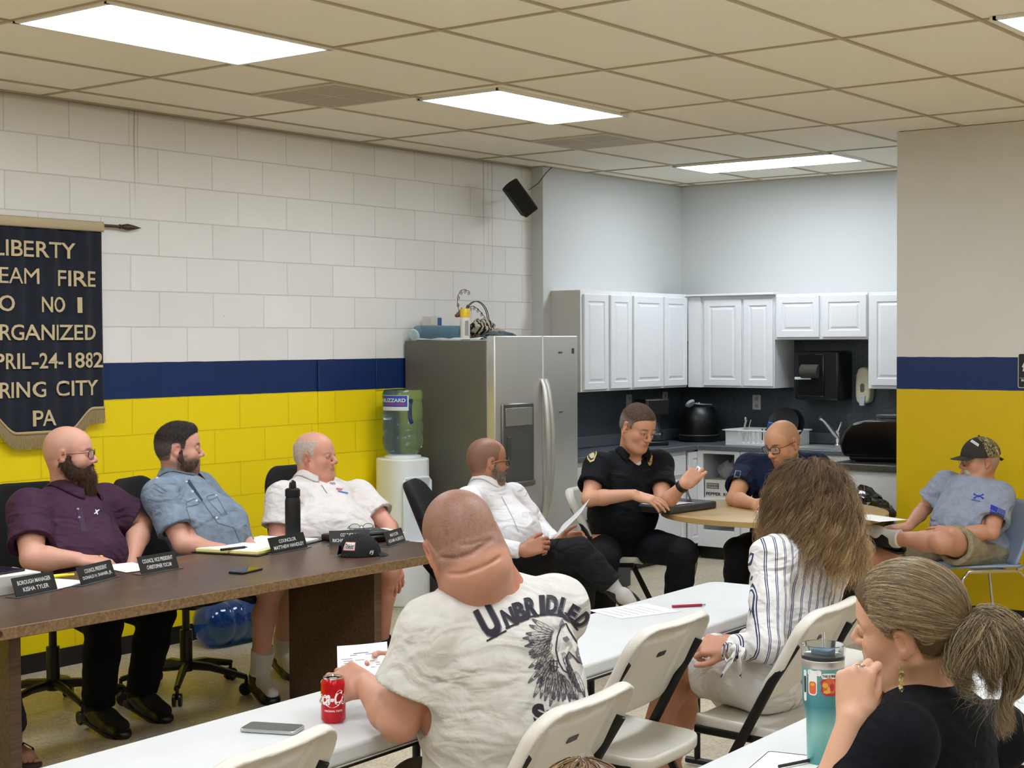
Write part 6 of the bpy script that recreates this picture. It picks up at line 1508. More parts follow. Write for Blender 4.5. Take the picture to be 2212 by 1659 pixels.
def hair_cap(P, h, region, t, m, amp=.0015, f=900, name='hair', res=.0035, extra=None, colour=None, dens=None):
    B = S(); T_ = t
    h.ell(B,(-.012,0,.030),(.099+T_,.077+T_,.088+T_),.0); h.ell(B,(.030,0,.034),(.058+T_,.060+T_,.058+T_),.03); h.ell(B,(-.048,0,-.010),(.052+T_,.060+T_,.055+T_),.03)
    if extra: extra(B)
    def fn(Q, D):
        q = h.L(Q); r = region(q[:,0],np.abs(q[:,1]),q[:,2],q)*h.k; n = vnoise(q,f)*amp+vnoise(q,f*.35,2)*amp*1.2
        k = .008; e = np.maximum(k-np.abs(D-r),0)/k; return (np.maximum(D+n,r)+e*e*k*.25).astype(np.float32)
    B.fn.append(fn)
    return wchild(name, B.mesh(res, name=name, colour=colour), P.root, m)
# paint marks on a surface: points of the photograph's view are dropped on the real cloth
def bvh_of(o):
    me = o.data; M = o.matrix_parent_inverse; n = len(me.vertices); V = np.empty(n*3,np.float32); me.vertices.foreach_get('co',V); V = V.reshape(-1,3)
    return BVHTree.FromPolygons([tuple(v) for v in V.tolist()],[tuple(p.vertices) for p in me.polygons])
def drop(bv, u, v, off=.0012):
    d = _fw + _r2*((u-1106)/FPX) - _u2*((v-829.5)/FPX); d.normalize(); o = Vector((CX,CY,CZ)); r = bv.ray_cast(o, d, 30)
    if r[0] is None: return None
    n = r[1] if r[1].dot(d) < 0 else -r[1]; return r[0]+n*off
def subdiv(vs, fs, lim):
    vs = [tuple(v)[:2] for v in vs]; out = []; st = []
    for f in fs:
        for i in range(1,len(f)-1): st.append((f[0],f[i],f[i+1]))
    cache = {}
    def mid(a,b):
        k = (min(a,b),max(a,b))
        if k not in cache: vs.append(((vs[a][0]+vs[b][0])/2,(vs[a][1]+vs[b][1])/2)); cache[k] = len(vs)-1
        return cache[k]
    while st:
        a,b,c = st.pop(); L = [math.dist(vs[a],vs[b]),math.dist(vs[b],vs[c]),math.dist(vs[c],vs[a])]; m = max(L)
        if m <= lim: out.append((a,b,c)); continue
        i = L.index(m)
        if i == 0: q = mid(a,b); st += [(a,q,c),(q,b,c)]
        elif i == 1: q = mid(b,c); st += [(a,b,q),(a,q,c)]
        else: q = mid(c,a); st += [(a,b,q),(q,b,c)]
    return vs, out
def mark(bv, parts, name, m, parent, off=.0012, lim=3.0):
    """parts: list of (vertices in px, faces)"""
    q = MB()
    for vs, fs in parts:
        vs, fs = subdiv(vs, fs, lim); pts = [drop(bv,u,v,off) for u,v in vs]; ok = [p is not None for p in pts]
        med = None
        fs = [f for f in fs if all(ok[i] for i in f) and max((pts[f[0]]-pts[f[1]]).length,(pts[f[1]]-pts[f[2]]).length) < .05]
        q.add([p if p is not None else Vector((0,0,0)) for p in pts], fs)
    me = q.me(name, 0); 
    bm_ = __import__('bmesh').new(); bm_.from_mesh(me); loose = [v for v in bm_.verts if not v.link_faces]; __import__('bmesh').ops.delete(bm_, geom=loose, context='VERTS'); bm_.to_mesh(me); bm_.free()
    me.polygons.foreach_set('use_smooth',[True]*len(me.polygons)); me.materials.append(m)
    return wchild(name, me, parent)
def poly(pts): return (pts,[tuple(range(len(pts)))])
def stroke(pts, w):
    out = []; n = len(pts)
    for i,(x,y) in enumerate(pts):
        a = pts[max(i-1,0)]; b = pts[min(i+1,n-1)]; dx, dy = b[0]-a[0], b[1]-a[1]; l = math.hypot(dx,dy) or 1; ww = w[i] if isinstance(w,(list,tuple)) else w
        out.append((x-dy/l*ww/2,y+dx/l*ww/2)); out.append((x+dy/l*ww/2,y-dx/l*ww/2))
    return (out,[(2*i,2*i+1,2*i+3,2*i+2) for i in range(n-1)])
def textpx(s, u0,v0,u1,v1, hgt, bold=.02, shear=0, arc=0, taper=0):
    """baseline from (u0,v0) to (u1,v1) in px, cap height hgt px"""
    vs, fs = text_mesh(s, bold, 0, shear); ax0, ax1 = min(v.x for v in vs), max(v.x for v in vs); ay0, ay1 = min(v.y for v in vs), max(v.y for v in vs)
    out = []
    for v in vs:
        t = (v.x-ax0)/(ax1-ax0); q = (v.y-ay0)/(ay1-ay0); L = math.hypot(u1-u0,v1-v0); dx, dy = (u1-u0)/L,(v1-v0)/L
        bow = arc*4*t*(1-t); hh = hgt*(1+taper*t)*q
        out.append((u0+(u1-u0)*t+dy*(bow+hh), v0+(v1-v0)*t-dx*(bow+hh)))
    return (out, fs)
def hair_strands(name, strands, radius, m, parent, cols=None):
    """strands: list of (n,3) arrays, world coordinates"""
    cu = bpy.data.hair_curves.new(name); sizes = [len(s_) for s_ in strands]; cu.add_curves(sizes)
    pos = np.concatenate(strands).astype(np.float32); cu.attributes['position'].data.foreach_set('vector',pos.ravel()) if 'position' in cu.attributes else cu.points.foreach_set('position',pos.ravel())
    ra = cu.attributes.get('radius') or cu.attributes.new('radius','FLOAT','POINT')
    rr = np.concatenate([radius*(1-.75*np.linspace(0,1,n)**2) for n in sizes]).astype(np.float32); ra.data.foreach_set('value',rr)
    if cols is not None:
        ca = cu.attributes.new('Col','FLOAT_COLOR','POINT'); c4 = np.concatenate([np.concatenate([c,np.ones((len(c),1))],1) for c in cols]).astype(np.float32); ca.data.foreach_set('color',c4.ravel())
    cu.materials.append(m)
    o = bpy.data.objects.new(name,cu); COL.objects.link(o); o.parent = parent; o.matrix_parent_inverse = Matrix.Translation(parent.location).inverted(); return o
M_hairfib = vmat('hair_fibre', .42, spec=.35)

def fuzz(P, src, n, L_, cols, radius=.00028, dirv=(0,0,-1), lift=.4, curl=.0015, jit=.35, name='strands', seg=6, flow=None, taper=None):
    """short hairs growing from the surface of a hair or beard mass"""
    me = src.data; V = np.empty(len(me.vertices)*3,np.float32); me.vertices.foreach_get('co',V); V = V.reshape(-1,3)
    Nn = np.empty(len(me.polygons)*3,np.float32); me.polygons.foreach_get('normal',Nn); Nn = Nn.reshape(-1,3)
    Cc = np.empty(len(me.polygons)*3,np.float32); me.polygons.foreach_get('center',Cc); Cc = Cc.reshape(-1,3)
    r = np.random.default_rng(n); idx = r.integers(0,len(Cc),n); p = Cc[idx]+r.normal(0,.0015,(n,3)); nn = Nn[idx]
    d = np.tile(np.array(dirv,dtype=float),(n,1)) if flow is None else flow(p,nn)
    d = d-nn*(d*nn).sum(1)[:,None]; d /= np.maximum(np.linalg.norm(d,axis=1),1e-6)[:,None]
    v = d+nn*lift+r.normal(0,jit,(n,3)); v /= np.linalg.norm(v,axis=1)[:,None]; ln = L_*r.uniform(.6,1.15,n); out = np.zeros((n,seg,3)); ph = r.uniform(0,6.28,(n,3))
    for k in range(seg):
        t = k/(seg-1); out[:,k] = p-nn*.001+v*(ln*t)[:,None]-nn*(ln*lift*.45*t*t)[:,None]+np.sin(ph+t*5)*curl*t
    c = cols(p)*r.uniform(.7,1.35,(n,1)); C_ = [np.tile(c[i],(seg,1)) for i in range(n)]
    return hair_strands(name, list(out), radius, M_hairfib, P.root, C_)
def backflow(h, dn=.3): 
    b_ = -h.R[:,0].astype(float)-h.R[:,2].astype(float)*dn; return lambda p,nn: np.tile(b_,(len(p),1))
# ------------------------------------------------------------------ the people
HLX = [-.13,-.05,-.037,-.030,.006,.012,.026,.033,.052,.075,.12]; HLZ = [-.060,-.058,-.050,.020,.022,-.006,-.002,.036,.056,.070,.076]
def hairline_short(x, ay, z, soft=.006): return smoothstep(-soft, soft, z-np.interp(x,HLX,HLZ))
def region_short(x, ay, z, q): return (np.interp(x,HLX,HLZ)-z)*.75
HWX = [-.13,-.05,-.037,-.030,.006,.012,.026,.033,.05,.12]; HWZ = [-.060,-.058,-.050,.020,.022,-.006,.0,.045,.075,.115]
def hairline_receding(x, ay, z, soft=.012): return smoothstep(-soft,soft,z-np.interp(x,HWX,HWZ))*(1-.85*smoothstep(.062,.03,ay)*smoothstep(.06,.09,z)*smoothstep(-.06,.0,x))
def beard_shape(P, h, m, long=0.0, t=.006, name='beard', colour=None, amp=.0025, low=0.0, goatee=False, side=True, f=330):
    B = S(); j = h.jaw
    for y in (-1,1):
        if not goatee: h.cap(B,(-.002,y*.056*j,-.045),(.055,y*.024*j,-.097),.021+t,.021+t,.03)
        h.cap(B,(.086,y*.006,-.050),(.080,y*.030,-.064),.0085+t*.3,.0075+t*.3,.012)
        h.cap(B,(.080,y*.030,-.064),(.066,y*.026,-.092),.010+t*.3,.014+t*.5,.012)
        if side and not goatee: h.cap(B,(.012,y*.069,-.012),(.006,y*.062*j,-.045),.007+t*.5,.012+t*.6,.015)
    h.ell(B,(.072,0,-.100),(.024+t,.026+t,.020+t),.03)
    if side and not goatee:
        for y in (-1,1): h.ell(B,(.036,y*.050*j,-.080),(.038,.014+t,.030),.02)
    if long: h.ell(B,(.070,0,-.118-long*.35),(.030+t,.034+t,.030+long*.45),.03); h.ell(B,(.066,0,-.135-long*.7),(.022,.024,.020+long*.3),.03)
    def fn(Q,D):
        q = h.L(Q); x,ay,z = q[:,0],np.abs(q[:,1]),q[:,2]; lip = (1-np.sqrt((q[:,1]/.021)**2+((z+.0665)/.0085)**2+(np.maximum(.08-x,0)/.01)**2))*.0085
        n = (vnoise(q*np.array([1,1,.35],dtype=np.float32),f)+.6*vnoise(q,f*2.1,1))*amp
        return np.maximum(D+n, lip).astype(np.float32)
    B.fn.append(fn); return wchild(name, B.mesh(.0035,name=name,colour=colour), P.root, m)
def const_colours(a, b_, f=240):
    A_, B_ = np.array(lin(a)), np.array(lin(b_))
    def g(P): n = (.5+.5*vnoise(P.astype(np.float32),f)+.3*vnoise(P.astype(np.float32),f*2.7,4))[:,None]; n = np.clip(n,0,1); return A_*(1-n)+B_*n
    return g
M_hair = vmat('hair_mass', .75, bump=.9, bscale=420, bdist=.003, spec=.2)
def button(bv,u,v,m,root,r=.006,name='button'):
    p = drop(bv,u,v,.002)
    if p is None: return
    d = (Vector((CX,CY,CZ))-p).normalized(); MBq = MB().cyl(p-d*.002,p+d*.0015,r,12); MBq.build(name,m,root,world=True)

Msock = mat('white_sock','cfccc6',.95,bump=.5,bscale=500,bdist=.002)
def socks(P, root, m, top=.34, g=.006, foot=True, which='LR'):
    for q in which:
        K, A, T = P.J['kn'+q], P.J['an'+q], P.J['to'+q]; Tp = A+(K-A)*top; Bq = S(); k = P.o['leg']; d = (T-A)/np.linalg.norm(T-A)
        Bq.sleeve(A,Tp,.038*k+g,(.037+.05*top)*k+g,.0); Bq.cap(A-d*.03,A+d*.08,.036+g,.032+g,.02); Bq.cap(A+d*.08,T,.034+g,.026+g,.02)
        def rib(Pt,D,A=A,ax=(K-A)/np.linalg.norm(K-A)):
            e = Pt-A; th = np.arctan2(e@np.cross(ax,[0.3,.9,.2]),e@np.cross(ax,[.9,-.3,.1])); return (D-.0012*np.maximum(0,np.sin(th*26))*((e@ax)>.01)).astype(np.float32)
        Bq.fn.append(rib); wchild('sock', Bq.mesh(.004,name='sock'), root, m)
Mblsock = mat('black_sock','0e0e10',.9)
# ---- 1: bearded man in the purple polo
P = Person('heavy bald bearded man in dark purple polo and glasses, leftmost at the table',build=1.2,chest=.155,width=.205,belly=.07,arm=1.28,leg=1.12,neck=.072)
P.j(nk=(150,1072,7.22),shR=(62,1098,6.98),shL=(228,1085,7.38),chs=(150,1135,7.18),wst=(152,1195,7.16),pel=(160,1262,7.28),elR=(70,1207,6.80),wrR=(168,1208,6.86),elL=(305,1133,7.45),wrL=(282,1215,7.2))
P.frame(); Fd = facing(-37); Fd = npv(Fd); Lt = np.cross([0,0,1],Fd)
P.j(knL=P.J['pel']+Fd*.42+Lt*.14-np.array([0,0,P.J['pel'][2]-.50]),knR=P.J['pel']+Fd*.42-Lt*.16-np.array([0,0,P.J['pel'][2]-.50]))
P.j(anL=P.J['knL']+Fd*-.12-np.array([0,0,.40]),anR=P.J['knR']+Fd*-.05-np.array([0,0,.40]))
for q in 'LR': P.J['an'+q][2] = .10; P.J['to'+q] = P.J['an'+q]+Fd*.17-np.array([0,0,.045])
h = Head(at(150,980,7.16),frame_of(3,0,0),1.08,1.03,1.06,.012); R0 = begin(P)
B = S(); P.torso(B); P.arms(B); P.legs(B); P.feet(B); neck(P,B,h,.070); h.add(B)
hand(B,P.J['wrR'],npv(facing(12))-np.array([0,0,.12]),np.array([0,0,1])-npv(facing(-90))*-.25,1,curl=((.25,.5,.4),(.35,.6,.4),(.45,.7,.5),(.55,.8,.5)),k=1.1,thumb=(.1,.35))
hand(B,P.J['wrL'],-npv(facing(60))-np.array([0,0,.3]),[0,0,1],-1,k=1.1)
body_mesh(P,B,h,headcolour(h,'cf9a84',lips='a05a50',brow='5a4232',scalp='a58270',scalp_s=.35,hairline=lambda x,a,z:hairline_receding(x,a,z,.02),beard='3a2a20',beard_s=.5,red=.35))
h.eyes(R0,look=.0)
bd_ = beard_shape(P,h,M_hair,long=.060,t=.010,colour=const_colours('2a1c14','453022'),amp=.003); fuzz(P,bd_,9000,.022,const_colours('2a1a12','6a4630'),lift=.5,dirv=(0,0,-1),name='beard_strands')
glasses(P,h,mat('dark_frame','17161a',.3),.027,.020,.0017)
MB().tube([h.V(-.004+.006*math.cos(t*.6),.082*-1-.002,-.050+.007*math.sin(t*.6)) for t in range(11)],.0013,6,closed=False).build('earring', M_chrome, R0, world=True)
Mp = cloth('purple_polo','3f2338',.8); so_ = shirt(P,Mp,t=.014,head=h,frac=.72,loose=.022,amp=.005,seed=1,hem=-.08,neckr=.083,vneck=.075,cre=[(at(95,1110,6.9),at(110,1190,6.9),.012,.012),(at(240,1100,7.2),at(250,1180,7.2),.012,.012),(at(120,1190,6.95),at(230,1215,7.0),.012,.006)])
collar(P,h,Mp,.088,gap=.40,hgt=.040,flare=.036); trousers(P,mat('black_trousers','070708',.9,spec=.2),.016); P.shoes(R0,M_black,sole=mat('sole_dark','201214',.6)); socks(P,R0,Mblsock,.30)
bv = bvh_of(so_); mark(bv,[poly([(165,1096),(176,1096),(188,1148),(176,1150)])],'placket',mat('purple_placket','38203a',.8),so_,.0022)
for u,v in ((168,1100),(171,1118)): button(bv,u,v,mat('button_grey','b9a9b4',.4),R0,.0055)
mark(bv,[stroke([(204+3.2*math.cos(a),1105+4.6*math.sin(a)) for a in [i*.5 for i in range(-2,5)]],2.2),stroke([(212+3.2*math.cos(a),1107+4.6*math.sin(a)) for a in [2+i*.5 for i in range(7)]],2.2),stroke([(204,1110),(214,1101)],2)],'chest_emblem',mat('embroidery_white','d8d6da',.7),so_,.0022)
MB().tube([P.J['wrR']+npv(facing(12))*.10+np.array([.011*math.cos(t),.011*math.sin(t),.012]) for t in [i*.6 for i in range(11)]],.0016,6).build('ring', M_gold, R0, world=True)

# ---- 2: man in the blue-grey shirt
P = Person('dark haired man with short beard in blue-grey short sleeved shirt',chest=.145,width=.185,belly=.050,arm=1.12,leg=1.02,neck=.062)
P.j(nk=(380,1040,7.68),shR=(345,1070,7.42),shL=(430,1055,7.9),chs=(403,1100,7.62),wst=(442,1155,7.55),pel=(470,1212,7.65),elR=(395,1175,7.32),wrR=(478,1186,7.38),elL=(500,1130,7.95),wrL=(540,1180,7.5))
P.frame(); Fd = npv(facing(-30)); Lt = np.cross([0,0,1],Fd)
P.j(knR=(588,1265,7.45),anR=(560,1452,7.62),knL=(640,1262,7.7),anL=(606,1415,8.15)); P.J['anR'][2] = .10; P.J['anL'][2] = .10
for q in 'LR': P.J['to'+q] = P.J['an'+q]+npv(facing(-60))*.17-np.array([0,0,.045])
h = Head(at(386,967,7.62),frame_of(12,2,0),1.06,1.0,1.05,.006); R0 = begin(P)
B = S(); P.torso(B); P.arms(B); P.legs(B); P.feet(B); neck(P,B,h); h.add(B)
hand(B,P.J['wrR'],npv(facing(10)),[0,0,1],1); hand(B,P.J['wrL'],npv(facing(-40)),[0,0,1],-1)
body_mesh(P,B,h,headcolour(h,'cf9a86',lips='a8645c',brow='2f241e',beard='4a382e',beard_s=.75,scalp='3a302a',scalp_s=.8,hairline=hairline_short,red=.3))
h.eyes(R0)
fade = lambda a_,b_,g_: (lambda p:(lambda q,c: mixc(c,smoothstep(.045,.005,q[:,2])*.75,g_))(h.L(p.astype(np.float32)),const_colours(a_,b_)(p)))
hc_ = hair_cap(P,h,region_short,.0015,M_hair,colour=fade('1a1512','3a322e','5d544e'),amp=.0006,extra=lambda B_:h.ell(B_,(.012,0,.092),(.070,.052,.030),.02)); fuzz(P,hc_,9000,.008,fade('16120f','453c36','746a62'),flow=backflow(h,.6),lift=.25,name='hair_strands')
bd_ = beard_shape(P,h,M_hair,t=.0005,colour=const_colours('3a2b23','5a463a'),amp=.001); fuzz(P,bd_,4500,.007,const_colours('2a1e18','5a463a'),radius=.0002,name='beard_strands')
Ms = cloth('chambray','788595',.85,var=.14); so_ = shirt(P,Ms,t=.014,head=h,frac=.72,loose=.020,amp=.0055,seed=4,hem=-.06,neckr=.076,vneck=.075,cre=[(at(420,1075,7.2),at(430,1140,7.2),.012,.014)])
collar(P,h,Ms,.082,gap=.50,hgt=.046,flare=.036)
bv = bvh_of(so_)
mark(bv,[poly([(402,1040),(409,1036),(438,1080),(437,1085)])],'placket_facing',mat('navy_facing','25303f',.8),so_,.0022)
mark(bv,[stroke([(437,1083),(470,1130),(505,1140),(517,1170)],1.6),stroke([(402,1086),(420,1078),(434,1086),(428,1090),(402,1096),(402,1086)],1.3),stroke([(446,1074),(462,1068),(470,1074),(450,1082),(446,1074)],1.3),stroke([(450,1082),(478,1112),(490,1112),(470,1076)],1.2),stroke([(402,1096),(412,1130)],1.2),stroke([(333,1045),(360,1062)],1.2),stroke([(333,1055),(352,1066)],1.2)],'seams',mat('chambray_dark','4c5764',.85),so_,.0018)
for u,v in ((340,1033),(403,1041),(425,1082),(416,1062),(467,1071),(468,1118)): button(bv,u,v,mat('button_white','d8dcdf',.3),R0,.006)
Msh = cloth('grey_shorts','2a2c30',.85); trousers(P,Msh,.018,('s','s'),short=.80,name='shorts'); P.shoes(R0,M_black)
socks(P,R0,Msock,.30)

# ---- 3: older man in the white polo
P = Person('older white haired man in a white polo shirt leaning back in a black chair',chest=.150,width=.200,belly=.065,arm=1.1,leg=1.0,neck=.064)
P.j(nk=(668,1045,8.22),shR=(610,1075,7.98),shL=(775,1070,8.42),chs=(692,1105,8.2),wst=(706,1155,8.12),pel=(730,1212,8.3),elR=(598,1172,7.9),wrR=(668,1190,7.75),elL=(842,1140,8.3),wrL=(848,1212,8.02))
P.frame(); P.j(knL=(838,1232,8.0),anL=(822,1345,8.2),knR=(760,1265,7.75),anR=(745,1430,7.85)); P.J['anL'][2] = .12; P.J['anR'][2] = .10
for q in 'LR': P.J['to'+q] = P.J['an'+q]+npv(facing(-50))*.17-np.array([0,0,.045])
h = Head(at(681,984,8.2),frame_of(-18,0,-3),1.06,1.04,1.08,.010,1.1); R0 = begin(P)
B = S(); P.torso(B); P.arms(B); P.legs(B); P.feet(B); neck(P,B,h,.068); h.add(B)
hand(B,P.J['wrR'],npv(facing(-10)),[0,0,1],1); hand(B,P.J['wrL'],np.array([0,0,-1])+npv(facing(10))*.25-npv(facing(90))*.1,npv(facing(-60)),-1,curl=(.35,.45,.35),k=1.1)
body_mesh(P,B,h,headcolour(h,'cf9580',lips='a8645c',brow='b9a89a',scalp='c9a894',scalp_s=.5,hairline=hairline_receding,red=.6,browk=.6),cre=[(h.V(.085,-.02,-.035),h.V(.07,-.036,-.07),.003,.003),(h.V(.085,.02,-.035),h.V(.07,.036,-.07),.003,.003),(h.V(.03,-.055,-.085),h.V(.05,-.03,-.105),.005,.003)])
h.eyes(R0,'5f7f95')
def reg_white(x,ay,z,q): return np.maximum(np.interp(x,[-.13,-.05,-.037,-.030,.006,.012,.024,.035,.05,.12],[-.055,-.052,-.046,.020,.022,-.002,.004,.05,.09,.16])-z, (z-.050-.55*ay)*1.0)*.7
hc_ = hair_cap(P,h,reg_white,.002,M_hair,colour=const_colours('b3a092','d0bfb0'),amp=.0008); fuzz(P,hc_,5000,.013,const_colours('a89c90','e6ddd2'),flow=backflow(h,.8),lift=.2,name='hair_strands')
Mw = cloth('white_polo','d9d3cf',.8,var=.02); so_ = shirt(P,Mw,t=.014,head=h,frac=.66,loose=.022,amp=.0045,seed=7,hem=-.07,neckr=.079,vneck=.075,cre=[(at(650,1120,7.9),at(700,1160,7.9),.012,.008),(at(640,1150,7.9),at(690,1180,7.9),.010,.006),(at(760,1090,8.2),at(775,1150,8.2),.012,.014)])
collar(P,h,Mw,.076,gap=.45,hgt=.036,flare=.024,drop=.030)
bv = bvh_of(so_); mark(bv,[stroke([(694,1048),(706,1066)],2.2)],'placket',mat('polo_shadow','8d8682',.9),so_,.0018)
mark(bv,[poly([(726,1054),(740,1056),(738,1060),(726,1058)])],'logo_red',mat('logo_red','b06468',.7),so_,.002); mark(bv,[poly([(729,1060),(752,1064),(751,1067),(730,1063)])],'logo_blue',mat('logo_blue','4d6ea6',.7),so_,.002)
mark(bv,[textpx('NAPA',712,1046,724,1048,5,.03)],'collar_wording',mat('logo_grey','6f6a70',.7),so_,.003)
trousers(P,cloth('tan_shorts','55504a',.85),.018,('s','s'),short=.78,name='shorts'); P.shoes(R0,M_black); socks(P,R0,mat('black_sock','0e0e10',.9),.16)
MB().tube([P.J['wrL']+np.array([0,0,-1.0])*.125+npv(facing(10))*.03+npv(facing(0))*.011*math.cos(t)+npv(facing(90))*.011*math.sin(t) for t in [i*.6 for i in range(11)]],.002,6).build('ring', M_gold, R0, world=True)

# ---- 4: man in the white dress shirt by the refrigerator
P = Person('balding man with grey beard, round glasses and white dress shirt reading papers',chest=.130,width=.165,belly=.05,arm=1.0,leg=.98,neck=.060)
P.j(nk=(1046,1050,8.4),shR=(1012,1082,8.15),shL=(1108,1072,8.65),chs=(1062,1110,8.4),wst=(1088,1160,8.38),pel=(1098,1208,8.42),elR=(1046,1178,8.0),wrR=(1130,1190,7.95),elL=(1170,1150,8.65),wrL=(1205,1172,8.32))
P.frame(); P.j(knR=(1250,1192,8.0),anR=(1325,1268,8.0),knL=(1262,1252,8.25),anL=(1238,1345,8.5)); P.J['toR'] = npv(at(1362,1300,7.95)); P.J['anL'][2]=.1; P.J['toL'] = P.J['anL']+npv(facing(-20))*.17-np.array([0,0,.045])
h = Head(at(1053,996,8.38),frame_of(24,2,0),1.06,1.02,1.0,.004); R0 = begin(P)
B = S(); P.torso(B); P.arms(B); P.legs(B); P.feet(B); neck(P,B,h); h.add(B)
hand(B,P.J['wrR'],npv(facing(8))+np.array([0,0,.30]),-npv(facing(90))+np.array([0,0,.55]),1,curl=((.35,.9,.6),(.5,1.,.7),(.6,1.,.7),(.7,1.,.7)),thumb=(.05,.15),k=1.08)
hand(B,P.J['wrL'],npv(facing(10))+np.array([0,0,.25]),npv(facing(90))+np.array([0,0,.4]),-1,curl=(.5,.9,.6),k=1.05)
body_mesh(P,B,h,headcolour(h,'a87458',lips='8f5a4c',brow='3a2c24',scalp='5d463a',scalp_s=.65,hairline=hairline_receding,beard='6d625a',beard_s=.7,red=.3))
h.eyes(R0,'2d2018')
bd_ = beard_shape(P,h,M_hair,t=.001,colour=const_colours('4a3c32','857a70',300),amp=.001); fuzz(P,bd_,5000,.008,const_colours('3a302a','c0b8b0',500),radius=.00022,name='beard_strands')
glasses(P,h,mat('black_frame','121214',.3),.023,.021,.0024,squ=2.1); 
q = MB(); [q.tube([h.V(.088,y*.064,.008),h.V(.02,y*.086,.006),h.V(-.015,y*.083,-.004),h.V(-.030,y*.080,-.024)],.0022,6) for y in (-1,1)]; q.build('temple', mat('amber_frame','b3853f',.3), R0, world=True)
Mw2 = cloth('white_shirt','e2e0e2',.7,var=.02); so_ = shirt(P,Mw2,t=.013,head=h,sleeves=('l','l'),amp=.005,seed=9,hem=-.03,neckr=.071,vneck=.03,cre=[(at(1100,1110,8.1),at(1120,1170,8.1),.012,.008)])
collar(P,h,Mw2,.067,gap=.45,hgt=.042,flare=.024,drop=.036)
bv = bvh_of(so_); mark(bv,[stroke([(1083,1072),(1095,1095),(1108,1120),(1120,1150)],1.4)],'placket',mat('shirt_seam','9b9a9e',.9),so_,.0018)
trousers(P,cloth('charcoal_trousers','19191b',.9,var=.12,fold=.8),.016); Mss = mat('grey_sock','b3b0ab',.95,bump=.5,bscale=500,bdist=.002); socks(P,R0,Mss,.30); P.shoes(R0,M_black)
a_, b_ = at(1200,1158,8.05), at(1258,1102,8.2); pp = empty('printed_papers',tuple((a_+b_)/2),0,'white printed papers held by the man in the white dress shirt','paper')
ux = (b_-a_); uy = facing(75)*.12+Vector((0,0,.03)); MB().sheet(lambda s,t:(a_-pp.location)+ux*s*1.04+uy*(t*1.7-.35)+Vector((0,0,-.006*math.sin(s*3))),10,8).build('sheet', mat('paper_grey','c9c8c6',.75), pp, solid=.002)

# ---- 5: police officer
P = Person('police officer in black short sleeved uniform leafing through a binder',chest=.145,width=.185,belly=.045,arm=1.05,leg=1.06,neck=.064)
P.j(nk=(1362,988,9.12),shR=(1292,1008,9.02),shL=(1424,1002,9.12),chs=(1350,1050,9.1),wst=(1342,1108,9.12),pel=(1338,1170,9.25),elR=(1272,1078,8.85),wrR=(1370,1068,8.72),elL=(1432,1092,8.85),wrL=(1478,1046,8.72))
P.frame(); P.j(knR=(1305,1212,8.65),anR=(1300,1355,8.9),knL=(1475,1195,8.7),anL=(1455,1345,9.0)); P.J['anR'][2]=P.J['anL'][2]=.10
for q in 'LR': P.J['to'+q] = P.J['an'+q]+npv(facing(-60))*.18-np.array([0,0,.045])
h = Head(at(1378,921,8.98),frame_of(-52,24,2),1.10,1.0,1.02,.003); R0 = begin(P)
B = S(); P.torso(B); P.arms(B); P.legs(B); P.feet(B); neck(P,B,h,.064); h.add(B)
hand(B,P.J['wrR'],npv(facing(-8))-np.array([0,0,.30]),np.array([0,0,1])+npv(facing(-90))*.35,1,curl=((.1,.25,.2),(.15,.25,.2),(.2,.3,.2),(.3,.3,.2)),k=1.15,thumb=(.1,.3))
hand(B,P.J['wrL'],npv(facing(20))*.6+np.array([0,0,.5]),-npv(facing(0))*.2+npv(facing(-90))*1.0,-1,curl=((.3,1.0,.6),(.6,1.3,.8),(.9,1.4,.9),(1.1,1.4,.9)),k=1.12,thumb=(-.3,.5))
body_mesh(P,B,h,headcolour(h,'c99578',lips='a8665c',brow='5d4636',scalp='6d5a4c',scalp_s=.7,hairline=hairline_short,red=.35))
h.eyes(R0,look=0)
hc_ = hair_cap(P,h,region_short,.003,M_hair,colour=lambda Q:(lambda q,c: mixc(c,smoothstep(.055,.02,q[:,2])*.6,'8d8478'))(h.L(Q.astype(np.float32)),const_colours('3d2f26','5f4c3f')(Q)),amp=.0008); fuzz(P,hc_,7000,.009,lambda p:(lambda q,c: mixc(c,smoothstep(.055,.02,q[:,2])*.6,'9a9084'))(h.L(p.astype(np.float32)),const_colours('3d2f26','6a5648')(p)),lift=.6,flow=backflow(h,-.5),name='hair_strands')
Mu = cloth('uniform_black','07090f',.85,var=.05,fold=.7); so_ = shirt(P,Mu,t=.015,head=h,frac=.64,loose=.022,amp=.004,seed=12,hem=-.08,neckr=.070,vneck=.05)
ush = S(); P.torso(ush,.005,False); ush.cap(P.J['nk']+P.u*.0,P.J['nk']+P.u*.035+P.f*.02,.067,.066,.02); ush.cut(P.J['nk']-P.u*.10,-P.u); ush.cut(P.J['nk']+P.u*.030+P.f*.02,P.u+P.f*.35); wchild('undershirt', ush.mesh(.005,name='undershirt'), R0, mat('undershirt_white','cfccc8',.9))
collar(P,h,Mu,.070,gap=.60,hgt=.036,flare=.030,drop=.034)
bv = bvh_of(so_)
sh_ = [(x+9,y+6) for x,y in [(1263,962),(1272,956),(1281,961),(1280,976),(1274,990),(1266,993),(1260,985),(1260,972)]]
mark(bv,[poly(sh_)],'shoulder_patch_border',mat('patch_gold','c9b26a',.5),so_,.0025); inn = [(1279+(x-1279)*.78,980+(y-980)*.82) for x,y in sh_]
mark(bv,[poly(inn)],'shoulder_patch',mat('patch_dark','15160f',.6),so_,.0032)
